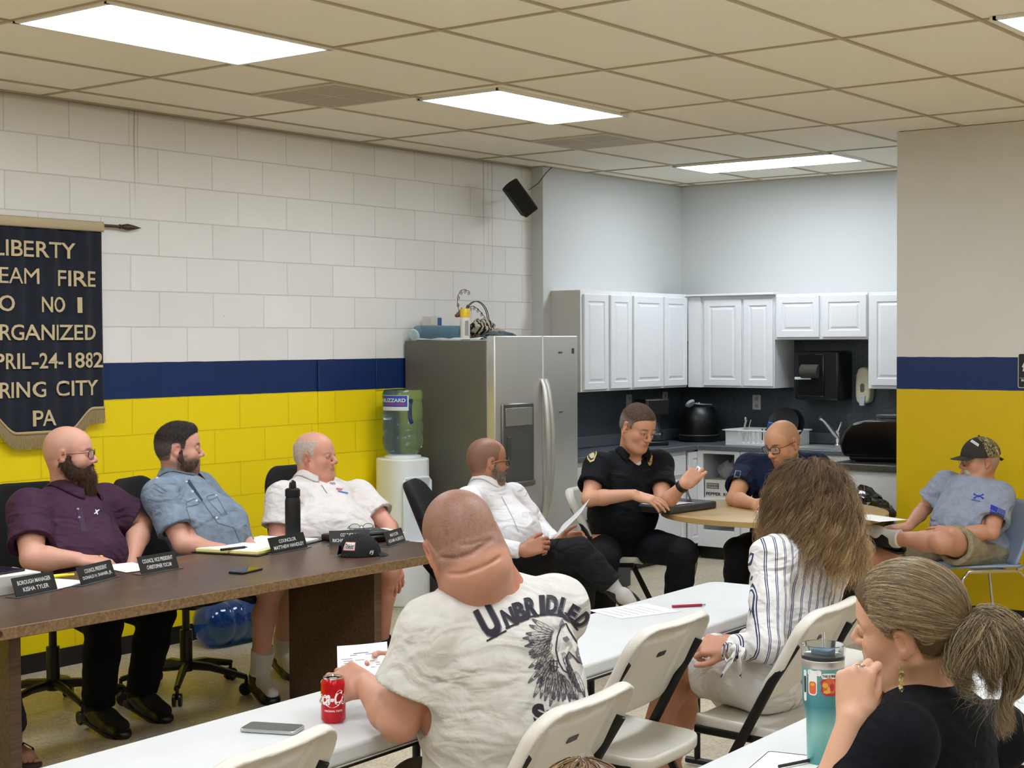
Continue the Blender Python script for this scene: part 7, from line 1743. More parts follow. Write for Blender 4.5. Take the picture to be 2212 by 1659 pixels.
mark(bv,[poly([(1279+5.5*math.cos(t*.5),984+7*math.sin(t*.5)) for t in range(13)])],'shoulder_patch_seal',mat('patch_seal','b9ad84',.6),so_,.0038); mark(bv,[stroke([(1273,972),(1285,971)],2.2)],'shoulder_patch_wording',mat('patch_yellow','c9b94a',.6),so_,.0038)
mark(bv,[poly([(1404+7*math.cos(t*.5236)*(1 if math.sin(t*.5236)<0 else .8),992+(15 if math.sin(t*.5236)>0 else 12)*math.sin(t*.5236)) for t in range(12)])],'badge',mat('badge_gold','c9a24a',.35,.3),so_,.004); mark(bv,[poly([(1404+3*math.cos(t*.785),992+4.5*math.sin(t*.785)) for t in range(8)])],'badge_seal',mat('badge_light','d9c48a',.3,.8),so_,.006)
mark(bv,[stroke([(1399,984),(1409,984)],1.6),stroke([(1400,999),(1408,999)],1.6)],'badge_lines',M_ink,so_,.0062)
for u,v in ((1326,963),(1398,968)):
    p = drop(bv,u,v,.004) or Vector((0,0,0)); 
    c_ = [o for o in R0.children if o.name.startswith('collar')][0]; MB().box(-.009,.009,-.002,.002,-.010,.010,T=Matrix.Translation(Vector(tuple(P.J['nk']))+Vector(tuple(P.l))*(-.075 if u < 1350 else .07)+Vector(tuple(P.f))*.085-Vector(tuple(P.u))*.02)@Matrix.Rotation(.6,4,'Y')).build('collar_pin', M_gold, R0, world=True, bevel=.002)
mark(bv,[stroke([(1318,1022),(1355,1026)],2),stroke([(1318,1022),(1318,1034),(1355,1038)],1.4),stroke([(1385,1018),(1410,1014)],2)],'pocket_seam',mat('uniform_seam','05070b',.8),so_,.0018)
bl = S(); pj = P.J['pel']+P.u*.05; bl.ell(pj,[.160,.212,.05],P.R,0); bl.ell(pj,[.14,.195,.09],P.R,0,-1); bl.cut(pj+P.u*.026,P.u); bl.cut(pj-P.u*.026,-P.u)
wchild('duty_belt', bl.mesh(.005,name='duty_belt'), R0, mat('belt_leather','09090a',.3))
bx2 = Matrix.Translation(Vector(tuple(pj+P.f*.155)))@basis((0,0,0),tuple(P.l),tuple(P.u),tuple(P.f)); MB().rings(.05,.036,[(0,0),(0,.006),(.006,.007),(.008,.002)],T=bx2).build('belt_buckle', M_gold, R0, world=True, smooth=0)
hol = S(); hp_ = pj-P.l*.225+P.f*.02; hol.box(hp_-P.u*.09,[.045,.026,.10],P.R,r=.02); hol.box(hp_+P.u*.05-P.f*.02,[.022,.018,.055],P.R,r=.012,k=.02); wchild('holster', hol.mesh(.005,name='holster'), R0, mat('belt_leather'))
trousers(P,Mu,.018,waist=.08,amp=.003); P.shoes(R0,M_black); socks(P,R0,Mblsock,.30)
st_ = MB(); Hl, Kl, Al = P.J['hipL'],P.J['knL'],P.J['anL']; sd = P.l*.93
MB().tube([Kl+npv(facing(0))*.078+np.array([0,0,.02]),Kl+npv(facing(0))*.080-np.array([0,0,.06]),Kl+(Al-Kl)*.5+npv(facing(0))*.078,Kl+(Al-Kl)*.93+npv(facing(0))*.066],.004,6,rr=[(.009,.002)]*4).build('trouser_stripe', mat('stripe_gold','b08a2a',.7), R0, world=True)
MB().prism(rrect(.03,.07,.006),0,.012,T=basis(pj+P.f*.13+P.l*.13-P.u*.01,tuple(P.l),tuple(P.u),tuple(P.f))).build('belt_key_holder', M_gold, R0, world=True, bevel=.003)
wt_ = P.J['wrL']; wd_ = (P.J['wrL']-P.J['elL']); wd_ /= np.linalg.norm(wd_); MB().cyl(tuple(wt_-wd_*.035),tuple(wt_-wd_*.005),.038,20).build('wristwatch', M_black, R0, world=True, bevel=.004)

# ---- 6: man in the navy T-shirt at the round table
P = Person('bald man with dark glasses in a navy T-shirt writing at the round table',chest=.140,width=.180,belly=.03,arm=1.1,leg=1.0,neck=.062)
P.j(nk=(1697,990,9.42),shR=(1618,1008,9.52),shL=(1765,1008,9.35),chs=(1692,1055,9.42),wst=(1690,1110,9.5),pel=(1690,1170,9.65),elR=(1585,1078,9.25),wrR=(1632,1090,8.98),elL=(1790,1080,9.1),wrL=(1730,1094,8.95))
P.frame(); P.j(knR=(1592,1190,9.25),anR=(1590,1300,9.5),knL=(1720,1200,9.05),anL=(1722,1310,9.3)); P.J['anR'][2]=P.J['anL'][2]=.10
for q in 'LR': P.J['to'+q] = P.J['an'+q]+npv(facing(-120))*.17-np.array([0,0,.045])
h = Head(at(1690,957,9.22),frame_of(-142,20,-4),1.12,1.0,1.0,.0,1.15); R0 = begin(P)
B = S(); P.torso(B); P.arms(B); P.legs(B); P.feet(B); neck(P,B,h,.062); h.add(B)
hand(B,P.J['wrR'],npv(facing(-20)),npv(facing(-90))+np.array([0,0,.8]),1,curl=((.6,1.1,.7),(.7,1.2,.8),(.8,1.2,.8),(.9,1.2,.8)),k=1.15,thumb=(.0,.5))
hand(B,P.J['wrL'],npv(facing(190)),[0,0,1],-1,curl=(.3,.4,.3),k=1.1)
body_mesh(P,B,h,headcolour(h,'c4906e',lips='a06858',brow='3d3028',scalp='8d7458',scalp_s=.45,hairline=hairline_receding,red=.3,beard='8f6c54',beard_s=.35))
h.eyes(R0,'2d2018'); glasses(P,h,mat('dark_frame'),.028,.019,.0022,squ=3)
Mn = cloth('navy_tee','0f1a36',.85); so_ = shirt(P,Mn,t=.013,head=h,frac=.66,loose=.022,amp=.0045,seed=15,hem=-.05,neckr=.072)
bv = bvh_of(so_); mark(bv,[poly([(1589,1016),(1601,1018),(1597,1037),(1584,1034)])],'flag_field',mat('flag_grey','6f7684',.8),so_,.002); mark(bv,[poly([(1591,1018),(1600,1020),(1597,1029),(1588,1027)])],'flag_union',mat('navy_tee'),so_,.003); mark(bv,[stroke([(1586,1031),(1597,1034)],1.5)],'flag_stripe',mat('navy_tee'),so_,.003)
trousers(P,mat('navy_trousers','0a0c14',.85),.018); P.shoes(R0,M_black); socks(P,R0,Mblsock,.30)
pn3 = MB().cyl(P.J['wrR']+npv(facing(-20))*.10+np.array([0,0,-.045]),P.J['wrR']+npv(facing(-20))*.06+np.array([0,0,.06]),.004,8); tag(pn3.build('pen', M_ink),'dark pen in the navy shirted man\'s hand','pen')

# ---- 7: man with the cap by the yellow wall
P = Person('grey bearded man in camouflage cap, light blue T-shirt and khaki shorts, ankle on knee',chest=.140,width=.180,belly=.045,arm=1.0,leg=1.0,neck=.060)
P.j(nk=(2124,1052,9.04),shR=(2045,1045,9.2),shL=(2160,1070,8.88),chs=(2098,1090,9.0),wst=(2090,1135,8.98),pel=(2108,1180,9.05),elL=(2142,1150,8.72),wrL=(2062,1150,8.72),elR=(1996,1100,9.25),wrR=(1964,1136,9.0))
P.frame(); P.j(knL=(2035,1172,8.60),anL=(1925,1162,8.85),knR=(1885,1205,9.0),anR=(1862,1300,9.05)); P.J['anR'][2]=.10
P.J['toR'] = P.J['anR']+npv(facing(180))*.17-np.array([0,0,.045]); P.J['toL'] = npv(at(1868,1140,8.95))
h = Head(at(2116,994,9.0),frame_of(-172,2,0),1.06,1.0,1.0,.004); R0 = begin(P)
B = S(); P.torso(B); P.arms(B); P.legs(B); P.feet(B); neck(P,B,h,.058); h.add(B)
hand(B,P.J['wrL'],npv(facing(180)),npv(facing(-90))+np.array([0,0,.6]),1,curl=(.3,.4,.3),k=1.08)
hand(B,P.J['wrR'],npv(facing(185))+np.array([0,0,-.15]),np.array([0,0,1])-npv(facing(90))*.2,-1,curl=(.2,.3,.3),k=1.08,thumb=(.2,.1))
body_mesh(P,B,h,headcolour(h,'bf8a6e',lips='a06858',brow='8d8078',scalp='8d8078',scalp_s=.6,hairline=hairline_short,beard='a3958a',beard_s=.18,red=.5))
h.eyes(R0); bd_ = beard_shape(P,h,M_hair,long=.03,t=.007,colour=const_colours('8d8880','cfcac2',300),amp=.001,side=False,goatee=True); fuzz(P,bd_,4500,.014,const_colours('7d786f','e0dcd4',500),name='beard_strands')
glasses(P,h,mat('steel_frame','a09c94',.3,.8),.024,.016,.0015,squ=2.6)
# cap
Mcamo = bpy.data.materials.new('camouflage_cloth'); Mcamo.use_nodes = True; nt, N, L, b = nodes(Mcamo); tc = N.new('ShaderNodeTexCoord'); vo = N.new('ShaderNodeTexNoise'); vo.inputs['Scale'].default_value = 75; vo.inputs['Detail'].default_value = 6; vo.inputs['Distortion'].default_value = 1.5; mp = N.new('ShaderNodeMapping'); mp.inputs['Scale'].default_value = (1,1,.5); L.new(tc.outputs['Object'], mp.inputs[0]); L.new(mp.outputs[0], vo.inputs['Vector'])
cr_ = N.new('ShaderNodeValToRGB'); cr_.color_ramp.interpolation = 'CONSTANT'; cr_.color_ramp.elements[0].color = (*lin('2a2416'),1); cr_.color_ramp.elements[1].position = .62; cr_.color_ramp.elements[1].color = (*lin('c9bc98'),1)
for ps,c in ((.42,'5a4c30'),(.48,'8d7c54'),(.53,'46502c'),(.57,'a3946c')): e_ = cr_.color_ramp.elements.new(ps); e_.color = (*lin(c),1)
L.new(vo.outputs['Fac'], cr_.inputs['Fac']); L.new(cr_.outputs['Color'], b.inputs['Base Color']); b.inputs['Roughness'].default_value = .9
def capmesh(part):
    def f(Pt):
        q = h.L(Pt.astype(np.float32)); x,y,z = q[:,0]+.008,q[:,1],q[:,2]-.022
        o_ = (np.sqrt((x/.112)**2+(y/.089)**2+(z/.108)**2)-1)*.095; i_ = (np.sqrt((x/.107)**2+(y/.084)**2+(z/.103)**2)-1)*.095
        zc = z+.0+.12*(x+.0)*(x<0)*1.0
        d = np.maximum(np.maximum(o_,-i_),-(zc+.004))
        if part == 'front': d = np.maximum(d,.012-x+.25*(z-.05))
        elif part == 'rear': d = np.maximum(d,-(.012-x+.25*(z-.05)))
        else:
            vx = (x-.085)/.085; e = (np.sqrt(np.maximum(vx,0)**2+(y/.080)**2)-1)*.07; vz = z-.010+2.2*y**2+.22*(x-.08); d = np.maximum(np.maximum(e,np.abs(vz)-.003),.070-x); d = np.maximum(d,-(o_))
        return (d*h.k).astype(np.float32)
    return f
c0 = h.c; cp2 = wchild('cap_front', extract(capmesh('front'),c0-.2,c0+.2,.0035,'cap_front'), R0, mat('cap_brown','2a2420',.85))
wchild('cap_back', extract(capmesh('rear'),c0-.2,c0+.2,.0035,'cap_back'), R0, Mcamo); wchild('cap_brim', extract(capmesh('brim'),c0-.25,c0+.25,.0035,'cap_brim'), R0, mat('cap_brown'))
bv = bvh_of(cp2); mark(bv,[poly([(2100,950),(2115,960),(2113,965),(2096,954)])],'cap_patch',mat('patch_white2','d8d6d8',.6),cp2,.002); mark(bv,[stroke([(2099,953.5),(2113,962)],.9)],'cap_patch_wording',mat('logo_grey'),cp2,.003)
MB().sphere(h.V(-.0,0,.133),.006,10).build('cap_button', mat('cap_brown'), R0, world=True); MB().tube([h.V(-.118,-.03,.008),h.V(-.13,-.02,.0),h.V(-.135,.0,-.006)],.006,6,rr=[(.010,.002)]*3).build('cap_strap', M_black, R0, world=True)
Mt = cloth('pale_blue_tee','8f98a8',.85); so_ = shirt(P,Mt,t=.013,head=h,frac=.72,loose=.026,amp=.005,seed=18,hem=-.02,neckr=.070)
bv = bvh_of(so_); Mbl = mat('logo_royal','1c2f9c',.7)
mark(bv,[stroke([(2103,1067),(2110,1071),(2118,1071),(2125,1068)],[4,2.5,2.5,4]),stroke([(2103,1077),(2110,1073),(2118,1073),(2125,1078)],[4,2.5,2.5,4])],'chest_logo',Mbl,so_,.002); mark(bv,[textpx('FREEDOM',2098,1081,2117,1085,3.2,.03)],'chest_wording',Mbl,so_,.002)
fl = []
def fq(s,t): return (2141+s*31-t*4, 1090+s*14+t*21)
mark(bv,[poly([fq(0,0),fq(.48,0),fq(.48,.5),fq(0,.5)])],'flag_union',Mbl,so_,.0024)
mark(bv,[poly([fq(.5 if k < 4 else 0,k/7),fq(1,k/7),fq(1,k/7+.08),fq(.5 if k < 4 else 0,k/7+.08)]) for k in range(7)],'flag_stripes',Mbl,so_,.0022)
Mk = cloth('khaki_shorts','8f856c',.9,var=.1); trousers(P,Mk,.020,('s','s'),short=.74,name='shorts',amp=.005); socks(P,R0,Msock,.18); P.shoes(R0,mat('black_shoe','0c0c0d',.6))
bb2 = S(); pj = P.J['pel']+P.u*.055; bb2.ell(pj,[.170,.200,.05],P.R,0); bb2.ell(pj,[.15,.18,.09],P.R,0,-1); bb2.cut(pj-P.f*.0,-P.f); bb2.cut(pj+P.u*.016,P.u); bb2.cut(pj-P.u*.016,-P.u); wchild('belt', bb2.mesh(.006,name='belt'), R0, mat('belt_leather'))

# ---- 8: woman with long curly hair
P = Person('woman with long curly brown and blonde hair in a striped blouse and white shorts',chest=.105,width=.150,belly=.01,arm=.88,leg=1.05,neck=.048,h=.004)
P.j(nk=(1738,1165,5.45),shL=(1668,1205,5.30),shR=(1812,1195,5.72),chs=(1722,1258,5.45),wst=(1698,1350,5.42),pel=(1675,1455,5.40),elL=(1655,1395,5.15),wrL=(1578,1400,5.25),elR=(1740,1390,5.75),wrR=(1600,1385,5.55))
P.frame(); P.j(knL=(1462,1420,5.60),anL=(1398,1615,5.62),knR=(1475,1470,5.75),anR=(1440,1700,5.9)); P.J['toL'] = npv(at(1352,1650,5.5)); P.J['anR'][2]=.10; P.J['toR'] = P.J['anR']+npv(facing(150))*.15-np.array([0,0,.045])
h = Head(at(1742,1072,5.48),frame_of(118,6,0),1.04,.98,.95); R0 = begin(P)
B = S(); P.torso(B); P.arms(B); P.legs(B); P.feet(B); neck(P,B,h,.050); h.add(B)
hand(B,P.J['wrL'],npv(facing(170))+np.array([0,0,.1]),npv(facing(-90))+np.array([0,0,.7]),1,curl=((.9,1.1,.7),(1.0,1.2,.7),(1.1,1.2,.7),(1.2,1.2,.7)),k=1.0,thumb=(.2,.1))
hand(B,P.J['wrR'],npv(facing(175))+np.array([0,0,.15]),np.array([0,0,1]),-1,curl=(.3,.5,.3),k=1.0)
body_mesh(P,B,h,headcolour(h,'c08a70',scalp='5a4430',scalp_s=.9,hairline=hairline_short))
h.eyes(R0)
Mst = bpy.data.materials.new('striped_blouse'); Mst.use_nodes = True; nt, N, L, b = nodes(Mst); g = N.new('ShaderNodeTexCoord'); mp = N.new('ShaderNodeMapping')
# stripes run down the cloth: measured across the wearer and her sleeve
vt_ = N.new('ShaderNodeVectorMath'); vt_.operation = 'DOT_PRODUCT'; dv_ = P.l*.85+P.f*.75; vt_.inputs[1].default_value = tuple(float(x) for x in dv_); L.new(g.outputs['Object'], vt_.inputs[0])
fr_ = N.new('ShaderNodeMath'); fr_.operation = 'MULTIPLY'; fr_.inputs[1].default_value = 27; L.new(vt_.outputs['Value'], fr_.inputs[0]); fc_ = N.new('ShaderNodeMath'); fc_.operation = 'FRACT'; L.new(fr_.outputs[0], fc_.inputs[0])
cr_ = N.new('ShaderNodeValToRGB'); cr_.color_ramp.interpolation = 'CONSTANT'; wcol, bcol = (*lin('dcdad8'),1), (*lin('27305c'),1); cr_.color_ramp.elements[0].color = wcol; cr_.color_ramp.elements[1].position = .99; cr_.color_ramp.elements[1].color = wcol
for ps,c in ((.40,bcol),(.49,wcol),(.57,bcol),(.66,wcol)): e_ = cr_.color_ramp.elements.new(ps); e_.color = c
L.new(fc_.outputs[0], cr_.inputs['Fac']); L.new(cr_.outputs['Color'], b.inputs['Base Color']); b.inputs['Roughness'].default_value = .85; folded(Mst)
so_ = shirt(P,Mst,t=.016,head=h,sleeves=('l','l'),amp=.006,seed=21,hem=-.13,neckr=.062,long_g=.020,name='blouse',res=.005)
# knotted tie at the hip
q = MB(); c_ = at(1590,1402,5.12)
for (du,dv,e) in ((-32,60,0),(-20,28,.02),(28,20,.02),(10,60,.0)):
    a2 = at(1590+du,1402+dv,5.14); q.tube([c_,c_+(a2-c_)*.4+facing(-90)*.02,a2],.01,8,rr=[(.012,.007),(.024,.005),(.006,.003)])
q.sphere(tuple(c_),(.020,.020,.018),12); q.tube([at(1575+14*math.cos(t),1408+22*math.sin(t),5.14) for t in [i*.5 for i in range(13)]],.008,8,rr=[(.014,.005)]*13); q.build('blouse_tie', Mst, so_ and R0, world=True)
Mws = cloth('white_shorts','d6d3cf',.85,var=.03); trousers(P,Mws,.018,('s','s'),short=.62,name='shorts',amp=.005,seed=5,res=.005)
Bs_ = P.shoes(R0,mat('blue_shoe','39506a',.7),sole=mat('sole_tan','b3a68c',.7))
button(bvh_of([o for o in R0.children if o.name.startswith('shorts')][0]),1696,1538,mat('shorts_button','6f6d68',.4,.5),R0,.010)
# hair: a mass of curls falling from the crown
def curly(h, n, length, rng, nl=330):
    out, cols = [], []; dark, mid, lt, gold = [np.array(lin(c)) for c in ('44311f','7d5f40','bd9762','e0c088')]
    Rf = h.R.astype(float); hc = h.c.astype(float); grav = np.array([0,0,-1.0]); m = 46; locks = []
    while len(locks) < nl:
        th = rng.uniform(0,2*math.pi); ph = math.asin(rng.uniform(-.30,1.0))
        if math.cos(th) > .55 and ph < .75: continue
        d = Rf@np.array([math.cos(th)*math.cos(ph),math.sin(th)*math.cos(ph),math.sin(ph)]); d /= np.linalg.norm(d)
        p = h.W(-.012+.099*math.cos(th)*math.cos(ph),.078*math.sin(th)*math.cos(ph),.030+.088*math.sin(ph)).astype(float)
        vol = rng.uniform(.2,1.0); L_ = length*rng.uniform(.72,1.12); st = L_/m; hz = d*np.array([1,1,0]); nh = np.linalg.norm(hz); hz = hz/nh if nh > .15 else -Rf[:,0]
        v = d*.35+hz*.3-np.array([0,0,.25]); base = p.copy(); path = []
        for k in range(m):
            t = k/m; v = v*.80+(grav*(1 if t > .08 else .3)+hz*(.30*vol*(1-t)**1.5)-Rf[:,0]*.10)*.20; v /= np.linalg.norm(v); base = base+v*st
            q = Rf.T@(base-hc)/h.k; e = np.array([q[0]+.012,q[1],q[2]-.03]); kq = math.sqrt((e[0]/.110)**2+(e[1]/.090)**2+(e[2]/.100)**2)
            if kq < 1: base = base+Rf@(e/max(kq,.3)*(1-kq))*h.k
            path.append(base.copy())
        locks.append((np.array(path),d,hz,rng.uniform(38,62),rng.uniform(0,6.28),rng.uniform(.008,.015),rng.uniform(0,1)**1.3,rng.uniform(.65,1.3),L_))
    for i in range(n):
        path,d,hz,fq,p0,A,g_,br,L_ = locks[int(rng.integers(0,nl))]; s_ = np.linspace(0,L_,m); t = s_/L_
        side = np.cross(hz,grav); fr = rng.uniform() < .12; A2 = A*(rng.uniform(.5,1.5) if not fr else rng.uniform(.8,2.0)); pp = p0+rng.normal(0,.45 if not fr else 2.); f2 = fq*(1+rng.normal(0,.03 if not fr else .2)); w = np.minimum(1,s_/.05)*A2*(.7+.6*t)
        o_ = rng.normal(0,1,3); o_ *= (.0036 if not fr else .008); tan = np.gradient(path,axis=0); tan /= np.linalg.norm(tan,axis=1)[:,None]; bi = np.cross(side,tan)
        P_ = path+side*(np.sin(f2*s_+pp)*w)[:,None]+bi*(np.cos(f2*s_+pp)*w)[:,None]+o_*(np.minimum(1,s_/.04)*(1+t))[:,None]
        out.append(P_[:int(m*rng.uniform(.7,1.0))]); e = np.clip((t-.12)/.75,0,1)[:,None]; tip = mid*(1-g_)+(gold if g_ > .6 else lt)*g_; c = ((dark*.6+mid*.4)*(1-e)+tip*e)*br*rng.uniform(.6,1.35); cols.append(c[:len(out[-1])])
    return out, cols
rng = np.random.default_rng(5); st1, c1 = curly(h,15000,.37,rng)
hs = hair_strands('hair',st1,.00040,M_hairfib,R0,c1)
Bh = S(); h.ell(Bh,(-.018,0,.034),(.103,.085,.092),0); Bh.cap(h.W(-.05,0,-.01),h.W(-.075,0,-.20),.085,.075,.05); h.ell(Bh,(.07,0,-.04),(.06,.07,.075),.01,-1)
wchild('hair_underlayer', Bh.mesh(.006,name='hair_underlayer',colour=const_colours('2b2016','4a3826',90)), R0, M_hair)

# ---- 9: woman with the ponytail
P = Person('young woman with a dark blonde ponytail and black T-shirt, hands at her mouth',chest=.105,width=.150,belly=.0,arm=.86,leg=.95,neck=.047,h=.0032)
P.j(nk=(1995,1500,3.22),shL=(1942,1600,2.98),shR=(2150,1585,3.38),chs=(2030,1700,3.2),wst=(2030,1850,3.2),pel=(2030,2000,3.25),elL=(1775,1775,2.98),wrL=(1842,1550,3.0),elR=(1900,1760,3.45),wrR=(1905,1560,3.25))
P.frame(); P.J['knL'] = P.J['pel']+npv(facing(140))*.40; P.J['knR'] = P.J['pel']+npv(facing(120))*.42
for q in 'LR': P.J['kn'+q][2] = .48; P.J['an'+q] = P.J['kn'+q]*1.0; P.J['an'+q][2] = .10; P.J['to'+q] = P.J['an'+q]+npv(facing(130))*.15-np.array([0,0,.045])
P.J['pel'][2] = max(P.J['pel'][2],.52)
h = Head(at(1960,1345,3.16),frame_of(150,6,16),1.04,.97,.95,.004,.9); R0 = begin(P)
B = S(); P.torso(B); P.arms(B); P.legs(B); P.feet(B); neck(P,B,h,.050); h.add(B)
hand(B,P.J['wrL'],np.array([0,0,1])*.9+npv(facing(60))*.22,npv(facing(185))*.55+npv(facing(-90))*.85,-1,curl=((1.1,1.4,.7),(1.15,1.4,.7),(1.2,1.4,.7),(1.25,1.35,.7)),k=.98,thumb=(-.35,.9),tcurl=.6)
hand(B,P.J['wrR'],np.array([0,0,1])*.8+npv(facing(160))*.35,npv(facing(60)),-1,curl=(1.0,1.2,.8),k=.95,thumb=(-.4,.9))
body_mesh(P,B,h,headcolour(h,'d3a488',lips='b06a66',brow='8a6c4c',scalp='6d573e',scalp_s=.85,hairline=hairline_short,red=.22))
h.eyes(R0)
Mbk = cloth('black_tee','05070f',.92,bs=300,fold=.6); so_ = shirt(P,Mbk,t=.010,head=h,frac=.60,loose=.014,amp=.004,seed=25,hem=-.10,neckr=.062,res=.0045)
trousers(P,mat('dark_jeans','1a2030',.85),.012); P.shoes(R0,M_black)
# hair combed back to a tie
tie = h.V(-.128,.012,-.010); tie = np.array(tie)
def region_long(x,ay,z,q): return (np.interp(x,[-.13,-.06,-.037,-.030,.006,.012,.026,.034,.052,.075,.12],[-.050,-.050,-.035,.018,.022,.012,.012,.030,.050,.068,.080])-z)*.75
def hc9(Q):
    q = h.L(Q.astype(np.float32)); th = np.arctan2(q[:,1],q[:,2]-.0); n = np.clip(.5+.3*vnoise(q,80),0,1)[:,None]; return np.array(lin('4f3d2a'))*(1-n)+np.array(lin('6a543a'))*n
hair_cap(P,h,region_long,.009,M_hair,colour=hc9,amp=.0010,name='hair',res=.003,extra=lambda B_:B_.cap(h.W(-.070,.004,.01),tie,.034,.010,.04))
rng = np.random.default_rng(9); ss, cc = [], []; pal = [np.array(lin(c)) for c in ('382c20','60503c','877354','b09b78','cbbb98')]
for i in range(24000):       # strands lying on the head, from the hairline to the tie
    th = rng.uniform(-1.75,1.75); a0 = rng.uniform(.0,1.0)
    # start point along the hairline: over the top and down both sides
    y0 = math.sin(th); z0 = math.cos(th); zs = .030+.092*z0; xs = float(np.interp(zs,[-.02,.012,.03,.05,.068,.08,.13],[-.030,.016,.040,.062,.084,.088,.070]))
    start = np.array([xs-a0*.11*rng.uniform(0,1), .084*y0, zs]); lift = rng.uniform(.001,.0065)
    pts = []; m = 14; e = (h.R.T@(tie-h.c)/h.k).astype(float)
    for k in range(m):
        t = k/(m-1); q = start*(1-t)+e*t; q[2] += .010*math.sin(math.pi*t)*(1 if z0 > .2 else -.3)
        c0_ = np.array([-.014,0,.030]); v = q-c0_; rad = np.array([.107,.086,.096])+lift; kk = math.sqrt(((v/rad)**2).sum())
        if kk < 1 or t < .75: q = c0_+v/kk*(1+.0)
        if abs(q[1]) > .055 and q[0] < .016: q[2] = max(q[2], float(np.interp(q[0],[-.075,-.042,-.030,.006,.016],[-.06,.0,.029,.030,.012])))
        pts.append(h.W(q[0],q[1],q[2]).astype(float)+rng.normal(0,.0004,3))
    ss.append(np.array(pts)); w_ = float(np.clip(.48+.26*math.sin(th*17+2*math.sin(th*5))*math.sin(a0*9+th*3)+rng.normal(0,.20),0,.999))*3.99; c_ = pal[int(w_)]*(1-w_%1)+pal[min(4,int(w_)+1)]*(w_%1); cc.append(np.tile(c_*rng.uniform(.85,1.15),(m,1)))
# the tail: loops out, droops and ends in wisps
upv = np.array([0,0,1.]); rt3 = npv(facing(0)).astype(float); aw3 = npv(facing(90)).astype(float)
tail_c = [tie, tie+rt3*.020+upv*.012, tie+rt3*.060-upv*.010-aw3*.01, tie+rt3*.088-upv*.055-aw3*.02, tie+rt3*.075-upv*.105-aw3*.03, tie+rt3*.050-upv*.150-aw3*.04, tie+rt3*.055-upv*.20-aw3*.05]
tail_d = [tie, tie+rt3*.004-aw3*.02, tie-rt3*.018-upv*.03-aw3*.02, tie-rt3*.035-upv*.07-aw3*.02, tie-rt3*.020-upv*.105-aw3*.02, tie-rt3*.0-upv*.12-aw3*.02]
tail_e = [tie, tie+rt3*.012-upv*.01-aw3*.02, tie+rt3*.020-upv*.05-aw3*.035, tie+rt3*.030-upv*.09-aw3*.03, tie+rt3*.035-upv*.13-aw3*.03]
def spl(C, t):
    C = np.array(C); x = t*(len(C)-1); i = min(int(x),len(C)-2); f = x-i; p0,p1,p2,p3 = C[max(i-1,0)],C[i],C[i+1],C[min(i+2,len(C)-1)]
    return .5*((2*p1)+(-p0+p2)*f+(2*p0-5*p1+4*p2-p3)*f*f+(-p0+3*p1-3*p2+p3)*f**3)
for i in range(9000):
    x_ = rng.uniform(); C = tail_c if x_ < .58 else (tail_d if x_ < .80 else tail_e); m = 30; o_ = rng.normal(0,1,3); o_ /= np.linalg.norm(o_); o_ *= rng.uniform(0,1)**.5; ph = rng.uniform(0,6.28); L_ = rng.uniform(.55,1.0); A = rng.uniform(.001,.004); g_ = rng.integers(0,5)
    pts = []
    for k in range(m):
        t = k/(m-1)*L_; w = .006+.034*math.sin(min(1,t*1.35)*math.pi)**.8+.008*t; pts.append(spl(C,t)+o_*w*np.array([1,1,1.1])+np.array([math.sin(t*16+ph),math.cos(t*13+ph),math.sin(t*11+ph)])*A*(1+3*t))
    ss.append(np.array(pts)); cc.append(np.tile(pal[g_]*rng.uniform(.8,1.1),(m,1)))
for i in range(160):        # flyaways
    m = 14; d0 = rng.normal(0,1,3); d0 /= np.linalg.norm(d0); s0 = tie+rt3*rng.uniform(0,.08)-upv*rng.uniform(0,.15); ph = rng.uniform(0,6); pts = [s0+d0*(.075*k/m)+np.array([math.sin(k*.5+ph),math.cos(k*.4+ph),math.sin(k*.3+ph)])*.008-upv*.0006*k*k*.3 for k in range(m)]
    ss.append(np.array(pts)); cc.append(np.tile(pal[3],(m,1)))
hs = hair_strands('ponytail',ss,.00026,M_hairfib,R0,cc)
MB().tube([tie+(h.R@np.array([-.004,.020*math.cos(t),.020*math.sin(t)])).astype(float)*1.0 for t in [i*.35 for i in range(18)]],.004,8,closed=True).build('hair_tie', M_black, R0, world=True)
q = MB(); e0 = h.V(.000,.084,-.047)
for k in range(16):
    q.prism(rrect(.011-.0002*k,.009,.003),-.0006,.0006,T=Matrix.Translation(e0+Vector((.0015*math.sin(k*2.3),.0015*math.cos(k*1.9),-.012-.0052*k)))@Matrix.Rotation(k*1.1,4,'Z')@Matrix.Rotation(math.radians(75+12*math.sin(k*3)),4,'X'))
q.tube([e0,e0+Vector((0,0,-.012))],.0008,5); q.build('earring', mat('shell_gold','d6cf9c',.15,.7), R0, world=True)
fx = P.J['wrL']; MB().tube([npv(at(1858,1438,3.0))+npv(facing(0))*.009*math.cos(t)+npv(facing(90))*.009*math.sin(t) for t in [i*.5 for i in range(13)]],.0012,6).build('ring', M_chrome, R0, world=True)

